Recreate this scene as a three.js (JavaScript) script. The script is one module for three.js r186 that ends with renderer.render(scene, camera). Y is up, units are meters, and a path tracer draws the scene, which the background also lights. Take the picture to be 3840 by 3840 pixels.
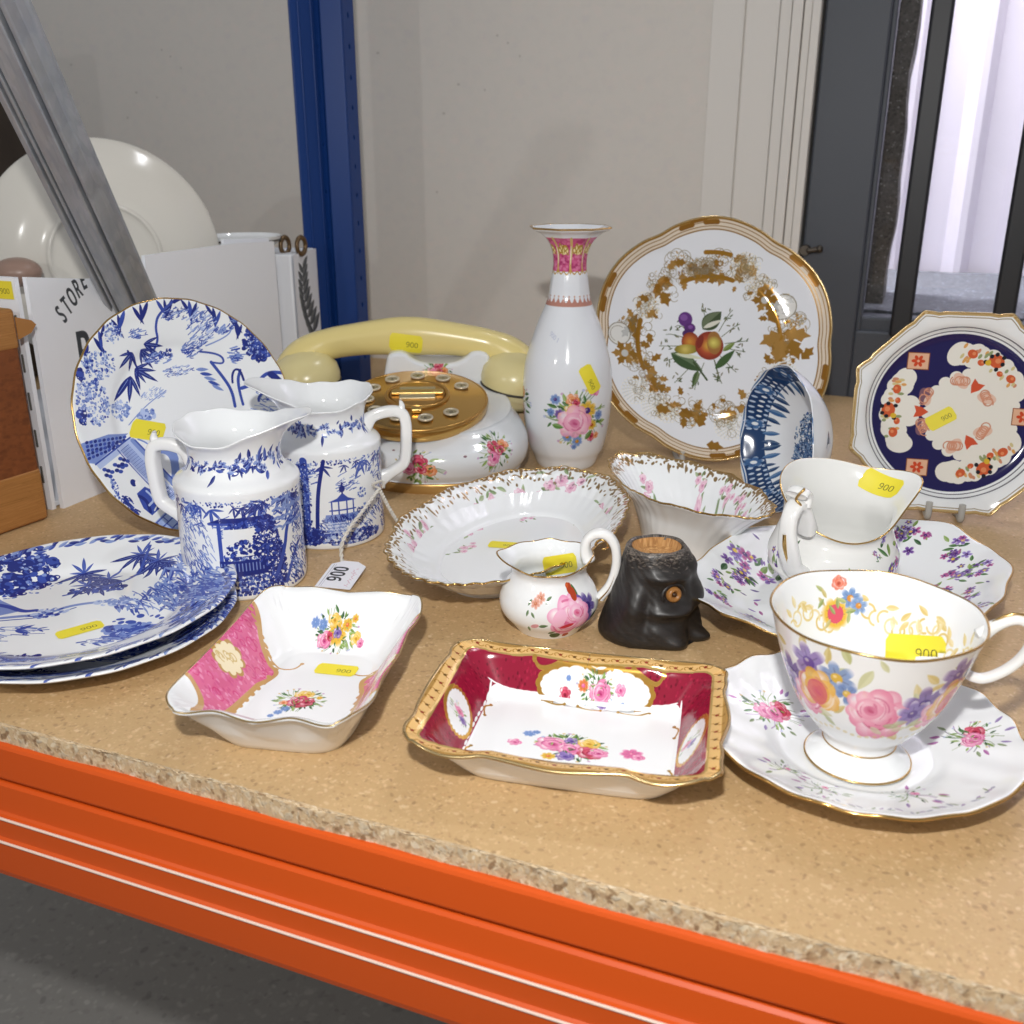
import * as THREE from 'three';
import { RoundedBoxGeometry } from 'three/addons/geometries/RoundedBoxGeometry.js';
import { mergeGeometries } from 'three/addons/utils/BufferGeometryUtils.js';
import { RectAreaLightUniformsLib } from 'three/addons/lights/RectAreaLightUniformsLib.js';

// ---------- camera, light, exposure ----------
const scene = new THREE.Scene();
const camera = new THREE.PerspectiveCamera(54.44, 1, 0.02, 20);
camera.position.set(0, 0.275, 0);
camera.rotation.set(-20 * Math.PI / 180, 0, 0);
camera.focus = 0.62; camera.userData.fStop = 14;
camera.updateMatrixWorld();
const renderer = new THREE.WebGLRenderer({ antialias: true });
renderer.toneMapping = THREE.LinearToneMapping;
renderer.toneMappingExposure = 1.13;
renderer.shadowMap.enabled = true;
renderer.setSize(1024, 1024);
scene.background = new THREE.Color(0.262, 0.268, 0.28);          // the even, dim light of the saleroom
scene.environment = null;
RectAreaLightUniformsLib.init();
const V = (x, y, z) => new THREE.Vector3(x, y, z), R = (d) => d * Math.PI / 180;
const merge = (list) => mergeGeometries(list.map((g) => g.index ? g.toNonIndexed() : g));
const names = {};
function numbered(n) { const k = names[n] = (names[n] ?? -1) + 1; return k ? n + '_' + String(k).padStart(3, '0') : n; }
function mesh(name, geo, mat, parent = scene) {
  const m = new THREE.Mesh(geo, mat); m.name = parent === scene ? numbered(name) : name;
  m.castShadow = m.receiveShadow = true; parent.add(m); return m;
}
function tag(o, label, category, group) { o.userData.label = label; if (category) o.userData.category = category; if (group) o.userData.group = group; return o; }
function thing(name, label, category, p = [0, 0, 0], turn = 0, group) {
  const o = new THREE.Group(); o.name = numbered(name); scene.add(o); o.position.set(...p); o.rotation.y = turn;
  return tag(o, label, category, group);
}
const structure = (o) => { o.userData.kind = 'structure'; return o; };
function lamp(name, label, p, aim, w, h, color, nits) {              // a lamp housing with a glowing face and the light of that face
  const g = thing(name, label, 'lamp', p); g.lookAt(V(...aim));
  mesh('housing', new RoundedBoxGeometry(w + 0.03, h + 0.03, 0.03, 2, 0.004).translate(0, 0, -0.018), new THREE.MeshStandardMaterial({ color: 0x111111, roughness: 0.5 }), g);
  mesh('lamp_face', new THREE.PlaneGeometry(w, h), new THREE.MeshStandardMaterial({ color: 0x222222, emissive: new THREE.Color(...color), emissiveIntensity: 4 }), g);
  const l = new THREE.RectAreaLight(new THREE.Color(...color), nits, w, h); l.name = 'lamp_light'; g.add(l);
  l.position.z = 0.002; l.rotation.y = Math.PI; l.castShadow = true;
}
lamp('flash_head', 'flash head above the camera that lights the china', [-0.025, 0.45, 0.03], [0.02, 0.03, -0.7], 0.026, 0.019, [1, 0.985, 0.96], 2320);
lamp('side_flash_head', 'second weaker flash head to the left of the camera', [-0.66, 0.46, 0.02], [0.05, 0.03, -0.65], 0.02, 0.02, [1, 0.985, 0.96], 640);
lamp('yard_light', 'light of the yard outside the window', [0.3, 1.7, -1.47], [0.5, 0.1, -1.64], 0.9, 0.3, [0.95, 0.96, 1], 120);

// ---------- small helpers ----------
function rng(s) { return () => { s = (s + 0x6d2b79f5) | 0; let t = Math.imul(s ^ (s >>> 15), 1 | s); t = (t + Math.imul(t ^ (t >>> 7), 61 | t)) ^ t; return ((t ^ (t >>> 14)) >>> 0) / 4294967296; }; }
const E1 = R(21.7), EX = V(Math.cos(E1), 0, Math.sin(E1)), NX = V(Math.sin(E1), 0, -Math.cos(E1)), RACK = -E1;   // the shelf runs along EX, inwards along NX
const rack = (s, y, n) => EX.clone().multiplyScalar(s).addScaledVector(NX, n).setY(y);
const rackThing = (name, label, cat) => thing(name, label, cat, [0, 0, 0], RACK);                 // inside: x along the shelf, z = -n
function canvas(w, h) { const c = document.createElement('canvas'); c.width = w; c.height = h; return c; }
function texture(c, srgb = true) { const t = new THREE.CanvasTexture(c); if (srgb) t.colorSpace = THREE.SRGBColorSpace; t.wrapS = t.wrapT = THREE.ClampToEdgeWrapping; t.magFilter = THREE.LinearFilter; return t; }
const WHITE = '#edeff0', GOLD = '#b98a3a', GOLDC = new THREE.Color(GOLD);
// a print for china: W x H metres, drawn with its middle at 0,0, x right, y down
function print(W, H, ppm, draw, o = {}) {
  const c = canvas(Math.round(W * ppm), Math.round(H * ppm)), x = c.getContext('2d'), k = 0.5;
  x.fillStyle = o.bg ?? WHITE; x.fillRect(0, 0, c.width, c.height);
  let mc, mx;
  if (o.metal) { mc = canvas(Math.round(c.width * k), Math.round(c.height * k)); mx = mc.getContext('2d'); mx.fillStyle = '#000'; mx.fillRect(0, 0, mc.width, mc.height); mx.setTransform(ppm * k, 0, 0, ppm * k, mc.width / 2, mc.height / 2); }
  x.setTransform(ppm, 0, 0, ppm, c.width / 2, c.height / 2); x.lineCap = x.lineJoin = 'round'; if (mx) mx.lineCap = mx.lineJoin = 'round';
  const gold = (fn, col = GOLD) => { x.fillStyle = x.strokeStyle = col; fn(x); if (mx) { mx.fillStyle = mx.strokeStyle = o.sheen ?? '#999'; fn(mx); } };
  draw(x, gold, mx);
  x.setTransform(1, 0, 0, 1, 0, 0); x.fillStyle = o.plain ?? WHITE; x.fillRect(0, c.height - c.height * 0.012, c.width * 0.012, c.height);
  const m = new THREE.MeshPhysicalMaterial({ color: 0xffffff, map: texture(c), roughness: o.rough ?? 0.1, ior: 1.5, specularIntensity: 1 });
  if (o.metal) { mx.setTransform(1, 0, 0, 1, 0, 0); mx.fillStyle = '#000'; mx.fillRect(0, mc.height * 0.988, mc.width * 0.012, mc.height); m.metalnessMap = texture(mc, false); m.metalness = 1; m.roughness = 0.14; }
  return m;
}
const china = new THREE.MeshPhysicalMaterial({ color: new THREE.Color(WHITE), roughness: 0.1 });
const gilt = new THREE.MeshStandardMaterial({ color: new THREE.Color(0.62, 0.4, 0.14), metalness: 1, roughness: 0.22 });
const paleGilt = new THREE.MeshStandardMaterial({ color: new THREE.Color(0.7, 0.52, 0.26), metalness: 1, roughness: 0.25 });

// profile: control points [r, y] -> smooth stations
function prof(pts, n, f) {
  const c = new THREE.CatmullRomCurve3(pts.map(([r, y]) => V(r, y, 0)), false, 'centripetal');
  return Array.from({ length: n + 1 }, (_, i) => { const p = c.getPoint(i / n); return { r: Math.max(p.x, 0.00001), y: p.y, f }; });
}
const round = (s, a) => [s.r * Math.sin(a), s.y, s.r * Math.cos(a)];
// closed surface round the y axis from stations; warp(station, angle) gives the point, uv(station, angle, point, v) the texture place
function surf(stations, nv, warp = round, uv) {
  const st = [];
  stations.forEach((s, i) => { if (i && s.f !== stations[i - 1].f) st.push({ ...stations[i - 1], f: s.f }); st.push(s); });
  const P = [], U = [], I = [], N = nv + 1;
  st.forEach((s) => { for (let j = 0; j <= nv; j++) { const v = j / nv - 0.5, a = v * 2 * Math.PI, p = warp(s, a); P.push(...p); U.push(...(uv ? uv(s, a, p, v + 0.5) : [0, 0])); } });
  for (let i = 0; i < st.length - 1; i++) { if (st[i].f !== st[i + 1].f) continue; for (let j = 0; j < nv; j++) { const a = i * N + j, b = a + 1, c = a + N, d = c + 1; I.push(a, b, c, b, d, c); } }
  const g = new THREE.BufferGeometry(); g.setAttribute('position', new THREE.Float32BufferAttribute(P, 3)); g.setAttribute('uv', new THREE.Float32BufferAttribute(U, 2)); g.setIndex(I); g.computeVertexNormals();
  const n = g.attributes.normal;                                       // close the seam, and the doubled rows where the print begins
  const join = (a, b) => { const x = n.getX(a) + n.getX(b), y = n.getY(a) + n.getY(b), z = n.getZ(a) + n.getZ(b), l = Math.hypot(x, y, z) || 1; n.setXYZ(a, x / l, y / l, z / l); n.setXYZ(b, x / l, y / l, z / l); };
  for (let i = 0; i < st.length; i++) join(i * N, i * N + nv);
  for (let i = 0; i < st.length - 1; i++) if (st[i].f !== st[i + 1].f) for (let j = 0; j <= nv; j++) join(i * N + j, (i + 1) * N + j);
  return g;
}
const flatUV = (W, H) => (s, a, p) => s.f === 'p' ? [0.004, 0.004] : [p[0] / W + 0.5, 0.5 - p[2] / H];
// a thread of gold (or of anything) along a closed line
function ringTube(pts, r, closed = true, seg = 200, rad = 6) { return new THREE.TubeGeometry(new THREE.CatmullRomCurve3(pts.map((p) => Array.isArray(p) ? V(...p) : p), closed), seg, r, rad, closed); }
const rimLine = (s, warp, n, r, dy = 0) => ringTube(Array.from({ length: n }, (_, i) => { const p = warp(s, i / n * 2 * Math.PI); p[1] += dy; return p; }), r, true, n * 2, 6);
// bar swept along a plane curve: half sizes across (in the plane) and along B
function sweep(pts, n, m, across, along, B, sq = 2) {
  const c = new THREE.CatmullRomCurve3(pts.map((p) => V(...p))), P = [], I = [], b = V(...B).normalize();
  for (let i = 0; i <= n; i++) {
    const t = i / n, o = c.getPointAt(t), T = c.getTangentAt(t), N = V(0, 0, 0).crossVectors(b, T).normalize(), bb = V(0, 0, 0).crossVectors(T, N).normalize(), w = across(t), h = along(t);
    for (let j = 0; j < m; j++) { const a = j / m * 2 * Math.PI, ca = Math.cos(a), sa = Math.sin(a), e = 2 / sq; const q = o.clone().addScaledVector(N, w * Math.sign(ca) * Math.abs(ca) ** e).addScaledVector(bb, h * Math.sign(sa) * Math.abs(sa) ** e); P.push(q.x, q.y, q.z); }
  }
  for (let i = 0; i < n; i++) for (let j = 0; j < m; j++) { const a = i * m + j, d = i * m + (j + 1) % m; I.push(a, a + m, d, d, a + m, d + m); }
  for (const [s, k] of [[0, 0], [n * m, 1]]) { const at = P.length / 3, o = c.getPointAt(k); P.push(o.x, o.y, o.z); for (let j = 0; j < m; j++) I.push(at, s + j, s + (j + 1) % m); }
  const g = new THREE.BufferGeometry(); g.setAttribute('position', new THREE.Float32BufferAttribute(P, 3)); g.setAttribute('uv', new THREE.Float32BufferAttribute(new Float32Array(P.length / 3 * 2).fill(0.004), 2)); g.setIndex(I); g.computeVertexNormals(); return g;
}
function box(w, h, d, x, y, z) { return new THREE.BoxGeometry(w, h, d).translate(x, y, z); }

// ---------- brushes for the prints (metres) ----------
const blob = (c, x, y, rx, ry, a = 0) => { c.beginPath(); c.ellipse(x, y, rx, ry, a, 0, 7); c.fill(); };
const line = (c, pts, w, col) => { if (col) c.strokeStyle = col; c.lineWidth = w; c.beginPath(); c.moveTo(pts[0][0], pts[0][1]); for (let i = 1; i < pts.length; i++) { const p = pts[i], q = pts[i + 1]; if (q) c.quadraticCurveTo(p[0], p[1], (p[0] + q[0]) / 2, (p[1] + q[1]) / 2); else c.lineTo(p[0], p[1]); } c.stroke(); };
function poly(c, pts, col) { if (col) c.fillStyle = col; c.beginPath(); pts.forEach((p, i) => i ? c.lineTo(...p) : c.moveTo(...p)); c.closePath(); c.fill(); }
function leaf(c, x, y, l, a, col, w = 0.3) {
  c.save(); c.translate(x, y); c.rotate(a); c.fillStyle = col; c.beginPath(); c.moveTo(0, 0); c.bezierCurveTo(l * 0.25, -l * w * 0.8, l * 0.6, -l * w * 0.7, l, 0); c.bezierCurveTo(l * 0.6, l * w * 0.7, l * 0.25, l * w * 0.8, 0, 0); c.fill();
  if (w > 0.27) { c.fillStyle = 'rgba(255,255,235,0.2)'; c.beginPath(); c.moveTo(0, 0); c.bezierCurveTo(l * 0.25, -l * w * 0.7, l * 0.6, -l * w * 0.6, l, 0); c.quadraticCurveTo(l * 0.5, -l * w * 0.1, 0, 0); c.fill(); }
  c.restore();
}
function rose(c, x, y, r, [base, dark, light], q) {
  const soft = (px, py, pr, in_, out) => { const g = c.createRadialGradient(px - pr * 0.25, py - pr * 0.3, pr * 0.1, px, py, pr); g.addColorStop(0, in_); g.addColorStop(1, out); return g; };
  c.save();
  for (let i = 0; i < 9; i++) { const a = i * 2.4 + q() * 0.6, d = r * (0.5 + 0.12 * q()), px = x + Math.cos(a) * d, py = y + Math.sin(a) * d * 0.9; c.fillStyle = soft(px, py, r * 0.55, i % 2 ? light : '#fbeef0', base); c.globalAlpha = 0.88; blob(c, px, py, r * (0.46 + 0.1 * q()), r * 0.4, a); }
  c.globalAlpha = 0.9; c.fillStyle = soft(x, y, r * 0.7, light, base); blob(c, x, y, r * 0.62, r * 0.58);
  for (let i = 0; i < 9; i++) { const a = q() * 6.28, rr = r * (0.22 + q() * 0.62); c.globalAlpha = 0.5; c.strokeStyle = i % 3 ? dark : '#fdf2f4'; c.lineWidth = r * (0.04 + q() * 0.07); c.beginPath(); c.arc(x + (q() - 0.5) * r * 0.3, y + (q() - 0.5) * r * 0.25, rr, a, a + 0.7 + q() * 0.9); c.stroke(); }
  c.globalAlpha = 0.75; c.fillStyle = soft(x + r * 0.06, y + r * 0.08, r * 0.36, dark, base); blob(c, x + r * 0.06, y + r * 0.08, r * 0.34, r * 0.26, 0.4); c.globalAlpha = 0.8; c.fillStyle = dark; blob(c, x + r * 0.08, y + r * 0.1, r * 0.15, r * 0.08, 0.4);
  c.restore();
}
function daisy(c, x, y, r, col, mid, n = 6) {
  c.save(); for (let i = 0; i < n; i++) { const a = i / n * 6.283 + 0.3, px = x + Math.cos(a) * r * 0.6, py = y + Math.sin(a) * r * 0.55; const g = c.createRadialGradient(x, y, r * 0.2, x, y, r); g.addColorStop(0, col); g.addColorStop(0.6, col); g.addColorStop(1, '#f2eef2'); c.fillStyle = g; c.globalAlpha = 0.92; blob(c, px, py, r * (0.4 + 0.05 * (i % 2)), r * 0.27, a); c.globalAlpha = 0.35; c.strokeStyle = '#3a3050'; c.lineWidth = r * 0.05; c.beginPath(); c.moveTo(x, y); c.lineTo(px, py); c.stroke(); }
  c.globalAlpha = 1; c.fillStyle = mid; blob(c, x, y, r * 0.3, r * 0.28); c.globalAlpha = 0.5; c.fillStyle = '#fff6d8'; blob(c, x - r * 0.08, y - r * 0.08, r * 0.1, r * 0.08); c.restore();
}
const GREEN = ['#3f6b35', '#6f8f3f', '#2d5230', '#8aa65a'], PINK = ['#d8679a', '#a82862', '#f3b8d0'], RED = ['#b02440', '#6d0f25', '#d9607a'], PURPLE = ['#6a4f9a', '#46307a', '#9a86c8'], BLUE = ['#6f8fc8', '#4763a8', '#a9c0e6'], YELLOW = ['#e0b23a', '#b87e1e', '#f3da86'], ORANGE = ['#d9763c', '#a84a1c', '#eeb080'];
const kinds = { p: PINK, r: RED, v: PURPLE, b: BLUE, y: YELLOW, o: ORANGE };
// bunch of flowers: leaves first, then the flowers of the list [kind, x, y, r] in units of s
function bunch(c, x, y, s, list, seed, leaves = 14, rot = 0) {
  const q = rng(seed); c.save(); c.translate(x, y); c.rotate(rot); c.scale(s, s);
  for (let i = 0; i < leaves; i++) { const a = q() * 6.28; line(c, [[0, 0], [Math.cos(a) * 0.6, Math.sin(a) * 0.45], [Math.cos(a + 0.3) * 1.1, Math.sin(a + 0.3) * 0.9]], 0.022, ['#7f9a6a', '#5f7a50', '#98a878'][i % 3]); if (i % 2) { c.fillStyle = ['#c9a8c8', '#b8c0dc', '#d8c090'][i % 3]; blob(c, Math.cos(a + 0.3) * 1.12, Math.sin(a + 0.3) * 0.92, 0.055, 0.045); } }
  for (let i = 0; i < leaves * 1.7; i++) { const a = q() * 6.28, d = 0.3 + q() * 0.6; leaf(c, Math.cos(a) * d, Math.sin(a) * d * 0.8, 0.18 + q() * 0.24, a + (q() - 0.5) * 1.6, GREEN[i % 4], 0.3); }
  for (const [k, fx, fy, fr, form] of list) form ? daisy(c, fx, fy, fr, kinds[k][0], form === 'd' ? '#5a3a1c' : kinds[form][0], 7) : rose(c, fx, fy, fr, kinds[k], q);
  for (let i = 0; i < leaves * 0.5; i++) { const a = q() * 6.28, d = q() * 0.75; leaf(c, Math.cos(a) * d, Math.sin(a) * d * 0.8, 0.12 + q() * 0.12, q() * 6.3, GREEN[(i + 1) % 4], 0.3); }
  c.restore();
}
function sprig(c, x, y, s, k, seed, rot = 0) { const q = rng(seed); c.save(); c.translate(x, y); c.rotate(rot); c.scale(s, s); for (let i = 0; i < 5; i++) leaf(c, (q() - 0.5), (q() - 0.5) * 0.6, 0.45, q() * 6.3, GREEN[i % 4]); for (const kk of k) rose(c, (q() - 0.5) * 1.3, (q() - 0.5) * 0.8, 0.26 + q() * 0.12, kinds[kk], q); c.restore(); }
const NAVY = '#232f7e', COB = '#3a4fa6', SKY = '#7d92cc', PALE = '#b4c3e6';
function bamboo(c, x, y, s, a0, n, spread, col) { for (let i = 0; i < n; i++) { const a = a0 + (i / (n - 1) - 0.5) * spread, l = s * (0.75 + 0.35 * ((i * 7) % 3) / 2); leaf(c, x, y, l, a, col, 0.16); line(c, [[x + Math.cos(a) * l * 0.15, y + Math.sin(a) * l * 0.15], [x + Math.cos(a) * l * 0.7, y + Math.sin(a) * l * 0.7]], l * 0.018, SKY); } }
function dots(c, x, y, rx, ry, n, r, cols, seed) {                  // engraved foliage: small flecks, each with its lighter or darker touch
  const q = rng(seed); n *= 1.7; for (let i = 0; i < n; i++) {
    const a = q() * 6.28, d = Math.sqrt(q()), px = x + Math.cos(a) * d * rx, py = y + Math.sin(a) * d * ry, k = r * (0.3 + q() * 0.65), col = cols[Math.floor(q() * cols.length)]; c.fillStyle = col; blob(c, px, py, k, k * (0.45 + q() * 0.5), q() * 3);
    if (q() < 0.55) { c.fillStyle = col === NAVY ? (q() < 0.4 ? '#e9ebec' : COB) : col === COB ? (q() < 0.4 ? PALE : NAVY) : q() < 0.5 ? '#e9ebec' : COB; blob(c, px + k * 0.3, py - k * 0.2, k * 0.42, k * 0.26, q() * 3); }
  }
}
function hatch(c, x, y, rx, ry, n, l, a, w, cols, seed) {
  const q = rng(seed); n *= 1.7; for (let i = 0; i < n; i++) { const t = q() * 6.28, d = Math.sqrt(q()), px = x + Math.cos(t) * d * rx, py = y + Math.sin(t) * d * ry, b = a + (q() - 0.5) * 0.5, k = l * (0.4 + q() * 0.5), col = cols[Math.floor(q() * cols.length)]; if (i % 3) line(c, [[px, py], [px + Math.cos(b) * k / 2 + k * 0.06, py + Math.sin(b) * k / 2], [px + Math.cos(b) * k, py + Math.sin(b) * k]], w * (0.4 + q() * 0.5), col); else { leaf(c, px, py, k * 0.8, b + 0.5, col, 0.2); leaf(c, px, py, k * 0.7, b - 0.5, col, 0.2); } }
}
function scroll(c, pts, w) { line(c, pts, w); c.beginPath(); c.arc(pts[0][0], pts[0][1], w * 1.1, 0, 7); c.fill(); const e = pts[pts.length - 1]; c.beginPath(); c.arc(e[0], e[1], w * 1.1, 0, 7); c.fill(); }

// ---------- price stickers: pressed onto the china by casting rays ----------
const stickerMat = (() => {
  const c = canvas(256, 144), x = c.getContext('2d'), q = rng(5); x.fillStyle = '#ecdc38'; x.fillRect(0, 0, 256, 144);
  x.fillStyle = '#4a4a1c'; x.font = '58px sans-serif'; x.textBaseline = 'middle'; x.fillText('900', 128, 82);
  for (let i = 0; i < 500; i++) { x.fillStyle = `rgba(236,220,56,${q() * 0.5})`; x.fillRect(120 + q() * 120, 50 + q() * 64, 3, 3); }
  return new THREE.MeshStandardMaterial({ map: texture(c), roughness: 0.55 });
})();
const rc = new THREE.Raycaster();
function sticker(owner, targets, origin, dir, up, w = 0.021, h = 0.0115, label) {
  scene.updateMatrixWorld(true);
  const o = V(...origin), d = V(...dir).normalize(), u = V(...up), x = V(0, 0, 0).crossVectors(d, u).normalize(); u.crossVectors(x, d).normalize();
  const nx = 16, ny = 8, P = [], U = [], I = []; let last = null;
  targets.forEach((t) => { t.material.side = THREE.DoubleSide; });
  const hit = (a, b) => { rc.set(o.clone().addScaledVector(x, a).addScaledVector(u, b), d); const r = rc.intersectObjects(targets, false)[0]; return r?.point; };
  last = hit(0, 0) ?? o;
  for (let j = 0; j <= ny; j++) for (let i = 0; i <= nx; i++) {
    const s = i / nx * 2 - 1, t = j / ny * 2 - 1, e = Math.max(0, Math.abs(s) - 0.84) / 0.16, k = 1 - 0.42 * e * e, a = s * w / 2, b = t * h / 2 * k;
    let p = hit(a, b); if (!p || p.distanceTo(last) > 0.03) p = o.clone().addScaledVector(x, a).addScaledVector(u, b).addScaledVector(d, last.clone().sub(o).dot(d));
    p = p.clone().addScaledVector(d, -0.00035); owner.worldToLocal(p); P.push(p.x, p.y, p.z); U.push(i / nx, 0.5 + t * k / 2);
  }
  for (let j = 0; j < ny; j++) for (let i = 0; i < nx; i++) { const a = j * (nx + 1) + i; I.push(a, a + 1, a + nx + 1, a + 1, a + nx + 2, a + nx + 1); }
  const g = new THREE.BufferGeometry(); g.setAttribute('position', new THREE.Float32BufferAttribute(P, 3)); g.setAttribute('uv', new THREE.Float32BufferAttribute(U, 2)); g.setIndex(I); g.computeVertexNormals();
  const m = mesh('price_sticker', g, stickerMat, owner); m.userData.label = label ?? 'yellow price sticker with number'; return m;
}
// ---------- the shelf, its beam, the wall, the window ----------
const EDGE = 0.3119, WALL = 1.22;
function chipTexture(size, metres, n, min, max, cols, bg, seed, bump) {
  const c = canvas(size, size), x = c.getContext('2d'), q = rng(seed), k = size / metres; x.fillStyle = bg; x.fillRect(0, 0, size, size);
  for (let i = 0; i < n; i++) {
    const px = q() * size, py = q() * size, l = (min + (max - min) * q() ** 3) * k, w = l * (0.25 + q() * 0.5), a = q() * 6.28;
    x.fillStyle = cols[Math.floor(q() * cols.length)]; x.globalAlpha = 0.25 + q() * 0.55;
    for (const dx of [-size, 0, size]) for (const dy of [-size, 0, size]) if (px + dx > -l && px + dx < size + l && py + dy > -l && py + dy < size + l) { x.beginPath(); x.ellipse(px + dx, py + dy, l, w, a, 0, 7); x.fill(); }
  }
  const t = texture(c, !bump); t.wrapS = t.wrapT = THREE.RepeatWrapping; return t;
}
const boardMap = chipTexture(1024, 0.4, 60000, 0.0005, 0.0017, ['#cdab80', '#bd9a70', '#d8b98e', '#b08e64', '#c6a378', '#dcc19a', '#9a7c58', '#bd9c70'], '#c0a074', 11);
const boardBump = chipTexture(1024, 0.4, 60000, 0.0005, 0.0017, ['#222', '#666', '#999', '#ccc', '#fff'], '#888', 11, true);
const edgeMap = chipTexture(1024, 0.3, 66000, 0.0004, 0.0026, ['#d8c2a0', '#c0a380', '#e4d6bc', '#a98a66', '#cdb490', '#7d6042', '#cfbd9f', '#b9ab94'], '#c4a882', 12);
const edgeBump = chipTexture(1024, 0.3, 66000, 0.0004, 0.0026, ['#000', '#444', '#999', '#ccc', '#fff'], '#777', 12, true);
const boardMat = new THREE.MeshPhysicalMaterial({ map: boardMap, bumpMap: boardBump, bumpScale: 0.00016, roughness: 0.5 });
const edgeMat = new THREE.MeshStandardMaterial({ map: edgeMap, bumpMap: edgeBump, bumpScale: 0.0005, roughness: 0.85 });
{
  const g = structure(rackThing('shelf_board', 'speckled brown chipboard shelf the china stands on')), q = rng(3);
  const top = new THREE.PlaneGeometry(2.2, WALL - EDGE - 0.0016).rotateX(-Math.PI / 2).translate(0.05, 0, -(WALL + EDGE) / 2 - 0.0008);
  const p = top.attributes.position, uv = top.attributes.uv; for (let i = 0; i < p.count; i++) uv.setXY(i, p.getX(i) / 0.4, p.getZ(i) / 0.4);
  mesh('board_face', top, boardMat, g);
  // the torn front edge: a rounded, ragged strip
  const P = [], U = [], I = [], nx = 900, ny = 10;
  for (let j = 0; j <= ny; j++) for (let i = 0; i <= nx; i++) {
    const s = -1.05 + 2.2 * i / nx, t = j / ny, rag = (q() - 0.5) * 0.001 * Math.sin(Math.PI * Math.min(1, t * 1.1)) , big = Math.sin(s * 90) * 0.0004 + Math.sin(s * 37 + 1) * 0.0005;
    const arc = t < 0.5 ? t * 2 : 1, y = t < 0.5 ? -0.0008 * arc ** 2 : -0.0008 - (t - 0.5) * 2 * 0.017, n = EDGE + 0.0016 - 0.0016 * Math.min(1, arc ** 0.6 * 1.02) + (j ? rag + big * arc : 0);
    P.push(s, y + (j ? rag * 0.6 : 0), -n); U.push(s / 0.3, (t * 0.03) / 0.3);
  }
  for (let j = 0; j < ny; j++) for (let i = 0; i < nx; i++) { const a = j * (nx + 1) + i; I.push(a, a + nx + 1, a + 1, a + 1, a + nx + 1, a + nx + 2); }
  const e = new THREE.BufferGeometry(); e.setAttribute('position', new THREE.Float32BufferAttribute(P, 3)); e.setAttribute('uv', new THREE.Float32BufferAttribute(U, 2)); e.setIndex(I); e.computeVertexNormals();
  tag(mesh('board_edge', e, edgeMat, g), 'rough torn chipboard edge');
  mesh('board_underside', box(2.2, 0.002, WALL - EDGE - 0.02, 0.05, -0.021, -(WALL + EDGE) / 2), edgeMat, g);
}
{
  const m = new THREE.MeshPhysicalMaterial({ color: new THREE.Color(0.62, 0.085, 0.008), roughness: 0.4, specularIntensity: 0.6 });
  const g = rackThing('shelf_beam', 'orange painted steel beam along the front edge of the shelf', 'shelf beam');
  // cross-section (out, y): folded steel with a lip, a groove and ridges
  const sec = [[-0.02, -0.0105], [0.0008, -0.0105], [0.0022, -0.0112], [0.003, -0.0128], [0.003, -0.0305], [0.0024, -0.0318], [0.001, -0.0322], [-0.0035, -0.0322], [-0.0035, -0.0345], [-0.002, -0.0352], [0.0005, -0.0358], [0.0022, -0.037], [0.0035, -0.052], [0.0046, -0.0532], [0.0058, -0.0536], [0.0064, -0.0546], [0.0058, -0.056], [0.0058, -0.067], [0.007, -0.068], [0.0076, -0.069], [0.007, -0.0702], [0.0062, -0.09], [0.005, -0.094], [0.002, -0.096], [-0.02, -0.096]];
  const sh = new THREE.Shape(sec.map(([o, y]) => new THREE.Vector2(o, y)));
  const geo = new THREE.ExtrudeGeometry(sh, { depth: 2.2, bevelEnabled: false }).rotateY(-Math.PI / 2).translate(1.15, 0, 0);
  const pp = geo.attributes.position; for (let i = 0; i < pp.count; i++) pp.setZ(i, pp.getZ(i) - EDGE);
  geo.computeVertexNormals(); mesh('beam', geo, m, g);
  const white = new THREE.MeshStandardMaterial({ color: new THREE.Color(0.8, 0.62, 0.52), roughness: 0.5 });
  for (const [o, y] of [[0.0064, -0.0546], [0.0076, -0.069]]) tag(mesh('worn_ridge', new THREE.CylinderGeometry(0.0008, 0.0008, 2.2, 6).rotateZ(Math.PI / 2).translate(0.05, y, o - EDGE), white, g), 'pale worn ridge of the beam');
}
const floorMat = new THREE.MeshStandardMaterial({ map: chipTexture(512, 0.6, 9000, 0.001, 0.006, ['#9c9a96', '#aeaca8', '#8b8986', '#b9b7b2'], '#a19f9b', 21), roughness: 0.8 });
{ const f = new THREE.PlaneGeometry(6, 5).rotateX(-Math.PI / 2); const u = f.attributes.uv; for (let i = 0; i < u.count; i++) u.setXY(i, u.getX(i) * 10, u.getY(i) * 8.3); structure(tag(mesh('floor', f, floorMat), 'grey concrete floor below the shelf')).position.set(0, -0.62, 1.0); }
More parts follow.
